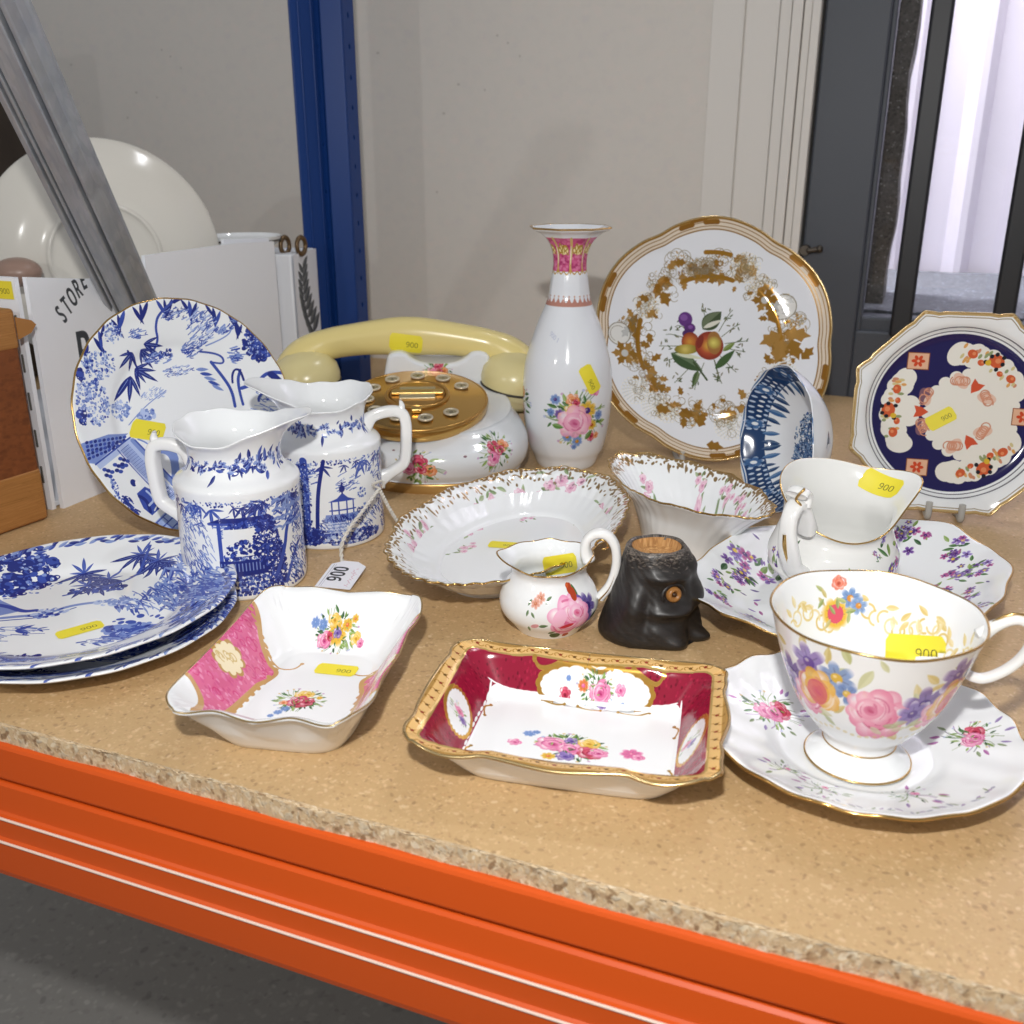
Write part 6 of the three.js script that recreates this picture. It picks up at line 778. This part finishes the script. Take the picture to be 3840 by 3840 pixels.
  mesh('gilt_foot_line', merge([rimLine({ r: 0.0239, y: 0.001 }, round, 90, 0.00055), rimLine({ r: 0.0164, y: 0.0098 }, round, 90, 0.0004)]), gilt, g);
  const d = R(97), dx = Math.sin(d), dz = Math.cos(d), hp = (r, y) => [r * dx, y, r * dz];
  mesh('handle', sweep([hp(0.0435, 0.069), hp(0.05, 0.0755), hp(0.0575, 0.079), hp(0.0632, 0.0765), hp(0.0645, 0.069), hp(0.061, 0.0595), hp(0.054, 0.052), hp(0.0465, 0.0485), hp(0.0385, 0.051)], 64, 16, (t) => 0.0021 + 0.0014 * Math.max(0, 1 - t * 6), (t) => 0.0034 - 0.0006 * t, [dz, 0, -dx], 2.4), new THREE.MeshPhysicalMaterial({ color: new THREE.Color('#eeeeec'), roughness: 0.1 }), g);
  mesh('gilt_handle_line', ringTube([hp(0.0455, 0.0735), hp(0.0495, 0.0778), hp(0.0565, 0.0814), hp(0.0632, 0.0796), hp(0.0664, 0.0735)], 0.0007, false, 40), gilt, g);
  sticker(g, [m], [0.138, 0.1136, -0.304], [0.4045, -0.473, -0.892], [0, 1, -0.3], 0.0265, 0.0155);
}
// ---------- small rose creamer ----------
{
  const g = thing('rose_creamer', 'small white creamer with a big pink rose and scrolled handle beside the black figure', 'jug', [0.0225, 0, -0.553], FACE(0.0225, -0.553)), C = 0.19, H = 0.056;
  const warp = (s, a) => { const k = Math.max(0, (s.y - 0.034) / 0.011), x = -Math.sin(a), spt = Math.max(0, x) ** 6, r = s.r * (1 + k * k * 0.2 * spt + k * 0.012 * Math.cos(8 * a)); return [r * Math.sin(a), s.y + k * (0.0018 * spt + 0.0025 * Math.max(0, -x) ** 3 - 0.0022 * Math.cos(a) ** 2 * (Math.cos(a) > 0 ? 1 : -0.4) + 0.0004 * Math.cos(8 * a)), r * Math.cos(a) * (1 - 0.2 * k * spt)]; };
  const st = [...prof([[0.0001, 0.002], [0.016, 0.002], [0.0185, 0]], 4, 'p'), ...prof([[0.0198, 0], [0.0208, 0.0015], [0.0235, 0.005], [0.0288, 0.0118], [0.0302, 0.0188], [0.0278, 0.0265], [0.0235, 0.033], [0.0222, 0.0372], [0.0235, 0.0415], [0.0262, 0.0448]], 50, 'o'), ...prof([[0.0258, 0.0454], [0.025, 0.0448], [0.022, 0.0415], [0.0205, 0.037], [0.022, 0.0325], [0.0265, 0.026], [0.0285, 0.018], [0.0255, 0.009], [0.0001, 0.004]], 36, 'p')];
  const mat = print(C, H, 6400, (c) => {
    const q = rng(97), Y = (y) => H / 2 - y; const X = 0.0125;
    for (let i = 0; i < 8; i++) leaf(c, X + 0.006 + q() * 0.012, Y(0.012 + q() * 0.02), 0.009, q() * 6.3, ['#3f6b35', '#2f5430', '#6d5aa0'][i % 3], 0.34); daisy(c, X + 0.0145, Y(0.022), 0.0085, '#5a4a92', '#3b2a6e', 6); daisy(c, X + 0.013, Y(0.012), 0.0075, '#6a5aa4', '#3b2a6e', 6);
    rose(c, X, Y(0.0175), 0.0135, ['#e884b4', '#c83a6e', '#f6c6dc'], q); rose(c, X + 0.005, Y(0.021), 0.008, ['#ee9cc4', '#d2527e', '#f8d4e4'], q); c.fillStyle = '#c8283e'; blob(c, X - 0.001, Y(0.0125), 0.0045, 0.0013, -0.2); c.fillStyle = '#f3bcd6'; blob(c, X - 0.006, Y(0.018), 0.004, 0.006, 0.4);
    c.fillStyle = '#b0401e'; blob(c, X + 0.0035, Y(0.034), 0.0022, 0.0034); blob(c, X + 0.0055, Y(0.0305), 0.0024, 0.0036); c.fillStyle = '#c8562a'; blob(c, X + 0.002, Y(0.036), 0.0014, 0.002); c.fillStyle = '#a83a20'; blob(c, X + 0.0015, Y(0.0035), 0.0028, 0.0016); c.fillStyle = '#33502a'; blob(c, X - 0.0075, Y(0.004), 0.0042, 0.0024); leaf(c, X - 0.013, Y(0.006), 0.006, -0.4, '#3f5c34', 0.3);
    for (const [x, y] of [[-0.0055, 0.0295], [-0.0085, 0.0265]]) daisy(c, x, Y(y), 0.0036, '#e2a08a', '#c97a5a', 6); for (const [x, y, a] of [[-0.002, 0.0265, -0.9], [-0.0015, 0.0285, -0.5], [-0.0115, 0.0285, 2], [-0.0125, 0.0225, 1.8], [-0.0105, 0.0215, 1]]) leaf(c, x, Y(y), 0.0042, a, '#5f7a56', 0.32); c.fillStyle = '#d99aa0'; blob(c, -0.0085, Y(0.0125), 0.0028, 0.0014, -0.4); leaf(c, -0.006, Y(0.0125), 0.006, -0.2, '#4c6b44', 0.34); leaf(c, -0.0125, Y(0.0115), 0.005, 1.8, '#6a8560', 0.34);
    bunch(c, -0.06, Y(0.018), 0.009, [['p', 0, 0, 0.5], ['b', 0.5, 0.4, 0.3, 'y']], 12); bunch(c, 0.065, Y(0.018), 0.009, [['p', 0, 0, 0.5]], 13);
  });
  const m = mesh('jug_body', surf(st, 140, warp, cylUV(H)), mat, g);
  mesh('gilt_rim', rimLine({ r: 0.026, y: 0.0451 }, warp, 120, 0.00055), gilt, g);
  const porc = new THREE.MeshPhysicalMaterial({ color: new THREE.Color('#eeeeec'), roughness: 0.1 });
  const d = R(84), dx = Math.sin(d), dz = Math.cos(d), hp = (r, y) => [r * dx, y, r * dz], hl = [hp(0.0238, 0.044), hp(0.0215, 0.0505), hp(0.0225, 0.0575), hp(0.0278, 0.0618), hp(0.034, 0.061), hp(0.0385, 0.0555), hp(0.0402, 0.0475), hp(0.0395, 0.038), hp(0.0365, 0.0285), hp(0.031, 0.0205)];
  mesh('handle', sweep(hl, 70, 14, (t) => 0.0028 + 0.0012 * Math.max(0, 1 - t * 5), (t) => 0.005 - 0.001 * t, [dz, 0, -dx], 2.6), porc, g);
  mesh('gilt_handle_line', ringTube(hl.slice(2).map((p) => [p[0] * 0.985 - dz * 0.0036 + (p[0] - 0.03) * 0.06, p[1] - 0.0005, p[2] + dx * 0.0036]), 0.0006, false, 60), gilt, g);
  mesh('gilt_curl', ringTube(Array.from({ length: 22 }, (_, i) => { const t = i / 21 * 5.2, r = 0.0046 - i * 0.00014; const p = hp(0.0318 - Math.cos(t) * r, 0.0548 + Math.sin(t) * r); return [p[0], p[1], p[2] + 0.002]; }), 0.0008, false, 50), gilt, g);
  sticker(g, [m], [0.0215, 0.1, -0.412], [0.048, -0.392, -0.9216], [-0.16, 1, 0], 0.021, 0.012);
}
// ---------- black figure ----------
{
  const g = thing('black_figure', 'squat black carved figure with an amber ring eye and a hollow flat top', 'figurine', [0.0855, 0, -0.546], 0.12), q = rng(99);
  const G = (x, s) => Math.exp(-x * x / (2 * s * s)), ad = (a, b) => { let d = (a - b) % 6.2832; if (d > Math.PI) d -= 6.2832; if (d < -Math.PI) d += 6.2832; return d; };
  const base = prof([[0.0001, 0], [0.0285, 0], [0.0305, 0.003], [0.0302, 0.01], [0.0275, 0.021], [0.0252, 0.03], [0.0222, 0.04], [0.0195, 0.05], [0.0184, 0.0545], [0.0172, 0.0562]], 90, 'o'), top = prof([[0.0165, 0.0564], [0.0152, 0.0556], [0.0143, 0.0535], [0.0001, 0.053]], 12, 'p');
  const warp = (s, a) => {
    let r = s.r, y = s.y; const e = ad(a, 0.28), h = y;
    if (s.f === 'o' && y > 0.0005) {
      r += 0.0036 * G(h - 0.0422, 0.0022) * G(e, 0.42);                                                    // brow
      r -= 0.0046 * G(Math.hypot((h - 0.0318) / 0.0062, e / 0.34), 0.7);                                    // socket
      r += 0.0042 * G(h - 0.0222, 0.0022) * G(e, 0.34) - 0.0018 * G(h - 0.0165, 0.003) * G(e, 0.5);          // ledge under the eye
      r += 0.0036 * G(ad(a, 1.3), 0.42) * G(h - 0.029, 0.0075) + 0.0034 * G(ad(a, 1.25), 0.26) * G(h - 0.046, 0.0042) - 0.0028 * G(ad(a, 1.2), 0.4) * G(h - 0.016, 0.004) - 0.0016 * G(ad(a, 0.86), 0.1) * G(h - 0.03, 0.009);   // swellings at the right
      r += 0.0034 * G(ad(a, -0.72), 0.19) * G(h - 0.0215, 0.008) - 0.0026 * G(ad(a, -0.4), 0.1) * G(h - 0.021, 0.01);  // fold at the left
      r += 0.0045 * G(h - 0.0035, 0.0034) * (G(ad(a, 0.3), 0.17) + 1.5 * G(ad(a, 0.95), 0.14)) - 0.0036 * G(h - 0.0115, 0.005) * G(ad(a, 0.95), 0.3) - 0.003 * G(h - 0.002, 0.006) * G(ad(a, 0.64), 0.1);   // feet
      r += 0.004 * G(ad(a, -1.25), 0.4) * G(h - 0.003, 0.007);
      r += 0.00012 * Math.sin(a * 17 + h * 500) * Math.sin(h * 700 + a * 7) + 0.00035 * Math.sin(a * 7 + h * 220);
    }
    return [r * Math.sin(a), y + (y > 0.05 ? 0.0002 * Math.sin(a * 3 + 1) : 0), r * Math.cos(a) * 0.93];
  };
  const c = canvas(512, 512), x = c.getContext('2d'); x.fillStyle = '#1c1714'; x.fillRect(0, 0, 512, 512); for (let i = 0; i < 1600; i++) { x.fillStyle = ['rgba(52,48,46,0.4)', 'rgba(10,9,9,0.4)', 'rgba(40,28,22,0.35)'][i % 3]; blob(x, q() * 512, q() * 512, 1 + q() * 5, 1 + q() * 4, q() * 3); }
  for (let i = 0; i < 1500; i++) { const yy = q() * q() * 105; x.fillStyle = ['rgba(126,116,106,0.5)', 'rgba(94,86,80,0.5)', 'rgba(56,52,50,0.5)', 'rgba(160,148,134,0.35)'][i % 4]; blob(x, q() * 512, yy * (0.7 + 0.5 * q()), 2 + q() * 7, 1 + q() * 3, q() * 3); }
  const skin = new THREE.MeshPhysicalMaterial({ map: texture(c), roughness: 0.5, bumpMap: texture(c, false), bumpScale: 0.0004, clearcoat: 0.2, clearcoatRoughness: 0.3 });
  mesh('body', surf(base, 220, warp, (s, a, p, v) => [v, s.y / 0.0566]), skin, g);
  const cork = new THREE.MeshStandardMaterial({ map: chipTexture(256, 0.03, 1500, 0.0004, 0.0016, ['#b98a55', '#a87846', '#c99d68', '#8f6236'], '#b3844f', 6), roughness: 0.9 });
  mesh('burnt_lip', surf([{ r: 0.0172, y: 0.0562, f: 'o' }, ...top.slice(0, 8).map((s) => ({ ...s, f: 'o' }))], 120, warp, (s, a, p, v) => [v * 3 % 1, 0.97]), skin, g);
  mesh('hollow', surf([{ r: 0.0147, y: 0.0553, f: 'p' }, { r: 0.0135, y: 0.0505, f: 'p' }, { r: 0.0001, y: 0.0495, f: 'p' }], 80, warp, (s, a, p) => [p[0] / 0.03, p[2] / 0.03]), cork, g);
  const ea = 0.28, er = 0.0208, eye = new THREE.Group(); const amber = new THREE.MeshPhysicalMaterial({ color: new THREE.Color(0.34, 0.15, 0.04), roughness: 0.3 });
  const em = mesh('eye', new THREE.LatheGeometry([[0.0001, 0.0012], [0.0012, 0.0016], [0.0018, 0.0028], [0.0027, 0.0032], [0.0037, 0.0026], [0.0041, 0.0], [0.004, -0.004]].map((p) => new THREE.Vector2(...p)), 40), amber, g); em.rotation.set(Math.PI / 2 - 0.12, 0, 0); em.rotation.order = 'YXZ'; em.rotation.y = ea; em.scale.setScalar(1.22); em.position.set(er * Math.sin(ea), 0.0318, er * Math.cos(ea) * 0.93 - 0.0006);
  for (const [b, k] of [[ea, 1.02]]) { const rim = mesh('eye_rim', new THREE.TorusGeometry(0.0072, 0.0013, 10, 40).scale(1, 0.92, 1), skin, g); rim.rotation.set(-0.1, b, 0); rim.rotation.order = 'YXZ'; rim.position.set(er * k * Math.sin(b), 0.0312, er * k * Math.cos(b) * 0.93 + 0.0002); }
  const pu = mesh('pupil', new THREE.SphereGeometry(0.0013, 16, 12), new THREE.MeshPhysicalMaterial({ color: new THREE.Color(0.06, 0.025, 0.01), roughness: 0.15 }), em); pu.position.set(0.0002, 0.0017, 0);
}
// ---------- telephone ----------
{
  const g = thing('telephone', 'white porcelain telephone with red rose sprays and round brass dial behind the oval dish', 'telephone', [-0.065, 0, -0.864], 0.06);
  const superR = (a, b, n) => (t) => { const ca = Math.sin(t), sa = Math.cos(t); return [a * Math.sign(ca) * Math.abs(ca) ** (2 / n), b * Math.sign(sa) * Math.abs(sa) ** (2 / n)]; };
  const rows = [[0.0001, 0.0001, 0.009, 2, 0], [0.066, 0.06, 0.009, 2.2, 0], [0.073, 0.066, 0.0105, 2.2, 0], [0.0775, 0.0705, 0.017, 2.2, 0], [0.0795, 0.0725, 0.0265, 2.2, 0], [0.0785, 0.07, 0.036, 2.2, -0.001], [0.0735, 0.0645, 0.046, 2.2, -0.003], [0.0665, 0.0585, 0.0545, 2.15, -0.005], [0.0625, 0.0555, 0.0585, 2.1, -0.006], [0.059, 0.053, 0.0605, 2.05, -0.006], [0.0001, 0.0001, 0.0612, 2, -0.006]];
  const st = []; for (let i = 0; i < rows.length - 1; i++) for (let k = 0; k < 8; k++) { const t = k / 8, [a, b] = [rows[i], rows[i + 1]], m = (j) => { const p0 = rows[Math.max(0, i - 1)][j], p3 = rows[Math.min(rows.length - 1, i + 2)][j], p1 = a[j], p2 = b[j]; return p1 + 0.5 * t * (p2 - p0 + t * (2 * p0 - 5 * p1 + 4 * p2 - p3 + t * (3 * (p1 - p2) + p3 - p0))); }; st.push({ a: Math.max(0.0001, i === 0 || i === rows.length - 2 ? a[0] + (b[0] - a[0]) * t : m(0)), b: Math.max(0.0001, i === 0 || i === rows.length - 2 ? a[1] + (b[1] - a[1]) * t : m(1)), y: a[2] + (b[2] - a[2]) * t, n: m(3), o: m(4), f: 'o' }); }
  const warp = (s, a) => { const [x, z] = superR(s.a, s.b, s.n)(a), up = Math.max(0, s.y - 0.036) / 0.025; return [x, s.y - up * (z * 0.2) + 0.0, z + s.o]; };
  const C = 0.46, H = 0.07, spray = (c, x, y, s, k, rot) => bunch(c, x, y, s, [['r', 0, -0.2, 0.42], ['o', 0.45, 0.15, 0.34], ['p', -0.45, 0.15, 0.34], ['r', 0.1, 0.1, 0.28]], k, 22, rot);
  const mat = print(C, H, 4200, (c) => { const Y = (y) => H / 2 - y; spray(c, -0.014, Y(0.0265), 0.0165, 1, 0.1); spray(c, 0.047, Y(0.0365), 0.018, 2, -0.7); spray(c, -0.07, Y(0.0285), 0.0125, 3, 0.6); spray(c, 0.12, Y(0.028), 0.013, 4, 0); for (const [x, y] of [[0.018, 0.034], [-0.035, 0.04]]) { c.fillStyle = '#8a6a72'; blob(c, x, Y(y), 0.0014, 0.0009); } }, { bg: '#e2e5e8', plain: '#e2e5e8' });
  mesh('base', surf(st, 180, warp, (s, a, p, v) => [v, s.y / H]), mat, g);
  const brass = new THREE.MeshStandardMaterial({ color: new THREE.Color(0.6, 0.36, 0.1), metalness: 0.85, roughness: 0.24 }), brassDark = new THREE.MeshStandardMaterial({ color: new THREE.Color(0.5, 0.28, 0.08), metalness: 0.9, roughness: 0.3 });
  const foot = []; for (const [a, y] of [[0.94, 0.0], [0.955, 0.0], [0.955, 0.0065], [0.94, 0.0095], [0.88, 0.0105]]) foot.push({ a: 0.0715 * a / 0.955, b: 0.0645 * a / 0.955, y, n: 2.2, o: 0, f: 'o' });
  mesh('gilt_foot', surf(foot, 140, (s, a) => { const [x, z] = superR(s.a, s.b, s.n)(a); return [x, s.y, z]; }), new THREE.MeshStandardMaterial({ color: new THREE.Color(0.5, 0.3, 0.1), metalness: 0.7, roughness: 0.35 }), g);
  // saddle that carries the handset: block with two horns
  const sh = new THREE.Shape(); sh.moveTo(-0.06, 0.02); sh.bezierCurveTo(-0.055, 0.05, -0.052, 0.07, -0.048, 0.0885); sh.bezierCurveTo(-0.046, 0.096, -0.032, 0.0965, -0.028, 0.0915); sh.bezierCurveTo(-0.022, 0.0855, -0.012, 0.083, 0, 0.083); sh.bezierCurveTo(0.012, 0.083, 0.022, 0.0855, 0.028, 0.0915); sh.bezierCurveTo(0.032, 0.0965, 0.046, 0.096, 0.048, 0.0885); sh.bezierCurveTo(0.052, 0.07, 0.055, 0.05, 0.06, 0.02); sh.closePath();
  const sad = new THREE.ExtrudeGeometry(sh, { depth: 0.04, bevelEnabled: true, bevelThickness: 0.006, bevelSize: 0.004, bevelOffset: -0.004, bevelSegments: 6, curveSegments: 24 });
  const SW = 0.13, SH = 0.11, sp = sad.attributes; for (let i = 0; i < sp.position.count; i++) sp.uv.setXY(i, sp.normal.getZ(i) > 0.2 ? sp.position.getX(i) / SW + 0.5 : 0.004, sp.normal.getZ(i) > 0.2 ? sp.position.getY(i) / SH : 0.004);
  mesh('saddle', sad.translate(0, 0.004, -0.1), print(SW, SH, 5200, (c) => spray(c, -0.001, SH / 2 - 0.0785, 0.012, 8, 0), { bg: '#e2e5e8', plain: '#e2e5e8' }), g);
  // dial
  const d = new THREE.Group(); 
  const dial = mesh('dial', new THREE.LatheGeometry([[0.0001, 0.006], [0.026, 0.006], [0.0275, 0.0052], [0.05, 0.0032], [0.0545, 0.0036], [0.0562, 0.0025], [0.0566, 0], [0.0566, -0.004], [0.053, -0.009]].map((p) => new THREE.Vector2(...p)), 96), brass, g); dial.position.set(-0.0185, 0.0655, 0.004); dial.rotation.set(0.2, 0, 0); dial.scale.setScalar(1.09);
  mesh('dial_rim', new THREE.TorusGeometry(0.0557, 0.0014, 10, 96).rotateX(Math.PI / 2).translate(0, 0.0022, 0), brassDark, dial);
  mesh('dial_hub', merge([new THREE.TorusGeometry(0.0245, 0.0016, 10, 64).rotateX(Math.PI / 2).translate(0, 0.0066, 0), new THREE.CylinderGeometry(0.022, 0.0235, 0.0028, 48).translate(0, 0.0062, 0)]), brassDark, dial);
  const plate = new THREE.MeshPhysicalMaterial({ color: new THREE.Color(0.42, 0.36, 0.22), roughness: 0.25, metalness: 0.4 }), strip = new THREE.MeshStandardMaterial({ color: new THREE.Color(0.66, 0.46, 0.17), metalness: 1, roughness: 0.3 });
  mesh('name_window', new RoundedBoxGeometry(0.029, 0.002, 0.0215, 2, 0.0008).translate(0, 0.0082, 0), plate, dial); mesh('name_strip', new RoundedBoxGeometry(0.042, 0.0024, 0.0068, 3, 0.001).translate(0, 0.0092, 0), strip, dial);
  mesh('finger_stop', new RoundedBoxGeometry(0.0085, 0.0035, 0.007, 2, 0.0012).translate(0.0, 0.0072, 0.0285), strip, dial);
  const digits = canvas(512, 384), x = digits.getContext('2d'); x.fillStyle = '#8f8468'; x.fillRect(0, 0, 512, 384); x.fillStyle = '#17171a'; x.textAlign = 'center'; x.textBaseline = 'middle'; '1234567890'.split('').forEach((t, i) => { x.font = 'bold 66px sans-serif'; x.fillText(t, (i % 4) * 128 + 64, Math.floor(i / 4) * 128 + 66); }); const dm = new THREE.MeshPhysicalMaterial({ map: texture(digits), roughness: 0.25 });
  const ringM = new THREE.MeshStandardMaterial({ color: new THREE.Color(0.62, 0.55, 0.42), roughness: 0.3, metalness: 0.4 });
  for (let i = 0; i < 10; i++) {
    const a = R(62) - i * R(31.5), b = new THREE.CircleGeometry(0.0049, 28).rotateX(-Math.PI / 2), u = b.attributes.uv, col = i % 4, row = Math.floor(i / 4); for (let k = 0; k < u.count; k++) u.setXY(k, (col + u.getX(k)) / 4, 1 - (row + 1 - u.getY(k)) / 3);
    const px = Math.sin(a) * 0.0405, pz = -Math.cos(a) * 0.0405; const k = mesh('dial_button', b, dm, dial); k.position.set(px, 0.0056, pz); mesh('button_ring', new THREE.TorusGeometry(0.0052, 0.001, 8, 32).rotateX(Math.PI / 2), ringM, k);
  }
}
{
  const cream = new THREE.MeshPhysicalMaterial({ color: new THREE.Color('#e4d28c'), roughness: 0.24, clearcoat: 0.3 }), capM = new THREE.MeshPhysicalMaterial({ color: new THREE.Color('#dccf98'), roughness: 0.26 });
  const g = thing('telephone_handset', 'cream yellow telephone handset resting across the porcelain telephone', 'telephone handset', [-0.0985, 0.001, -0.942], -0.02);
  const pts = [[-0.107, 0.05, 0.004], [-0.108, 0.068, 0.003], [-0.1, 0.0855, 0.002], [-0.081, 0.0985, 0.001], [-0.05, 0.105, 0], [0, 0.1085, 0], [0.05, 0.105, 0], [0.081, 0.0985, 0.001], [0.1, 0.0855, 0.002], [0.108, 0.068, 0.003], [0.107, 0.05, 0.004]];
  const m = mesh('handle', sweep(pts, 90, 26, (t) => 0.0145 + 0.0035 * Math.exp(-(((t - 0.5) / 0.13) ** 2)) + 0.0125 * Math.max(0, Math.abs(t - 0.5) - 0.27) / 0.23, (t) => 0.0155 + 0.011 * Math.max(0, Math.abs(t - 0.5) - 0.27) / 0.23, [0, 0, 1], 2.3), cream, g);
  for (const s of [-1, 1]) {
    const e = new THREE.LatheGeometry([[0.0001, 0.0255], [0.014, 0.0238], [0.025, 0.0178], [0.0312, 0.0085], [0.0322, 0.0], [0.0312, -0.006]].map((p) => new THREE.Vector2(...p)), 56), cup = mesh('ear_cap', e, capM, g); cup.position.set(s * 0.0985 + 0.003, 0.0715, 0.0165); cup.rotation.set(0.1, 0, s * -0.16);
    mesh('seam', new THREE.TorusGeometry(0.031, 0.0012, 8, 64).rotateX(Math.PI / 2).translate(0, -0.0068, 0), new THREE.MeshStandardMaterial({ color: new THREE.Color(0.03, 0.025, 0.02), roughness: 0.5 }), cup);
    mesh('collar', new THREE.LatheGeometry([[0.0301, -0.0078], [0.0296, -0.014], [0.0282, -0.0145], [0.028, -0.0195], [0.0262, -0.0205], [0.0255, -0.025], [0.0001, -0.027]].map((p) => new THREE.Vector2(...p)), 56), new THREE.MeshPhysicalMaterial({ color: new THREE.Color('#d9cf9f'), roughness: 0.3 }), cup);
  }
  sticker(g, [m], [-0.099, 0.118, -0.8], [0, -0.1, -1], [0.13, 1, 0], 0.031, 0.0165);
}
scene.traverse((o) => { if (o.isMesh) o.material.side = THREE.DoubleSide; });
scene.updateMatrixWorld(true);
renderer.render(scene, camera);
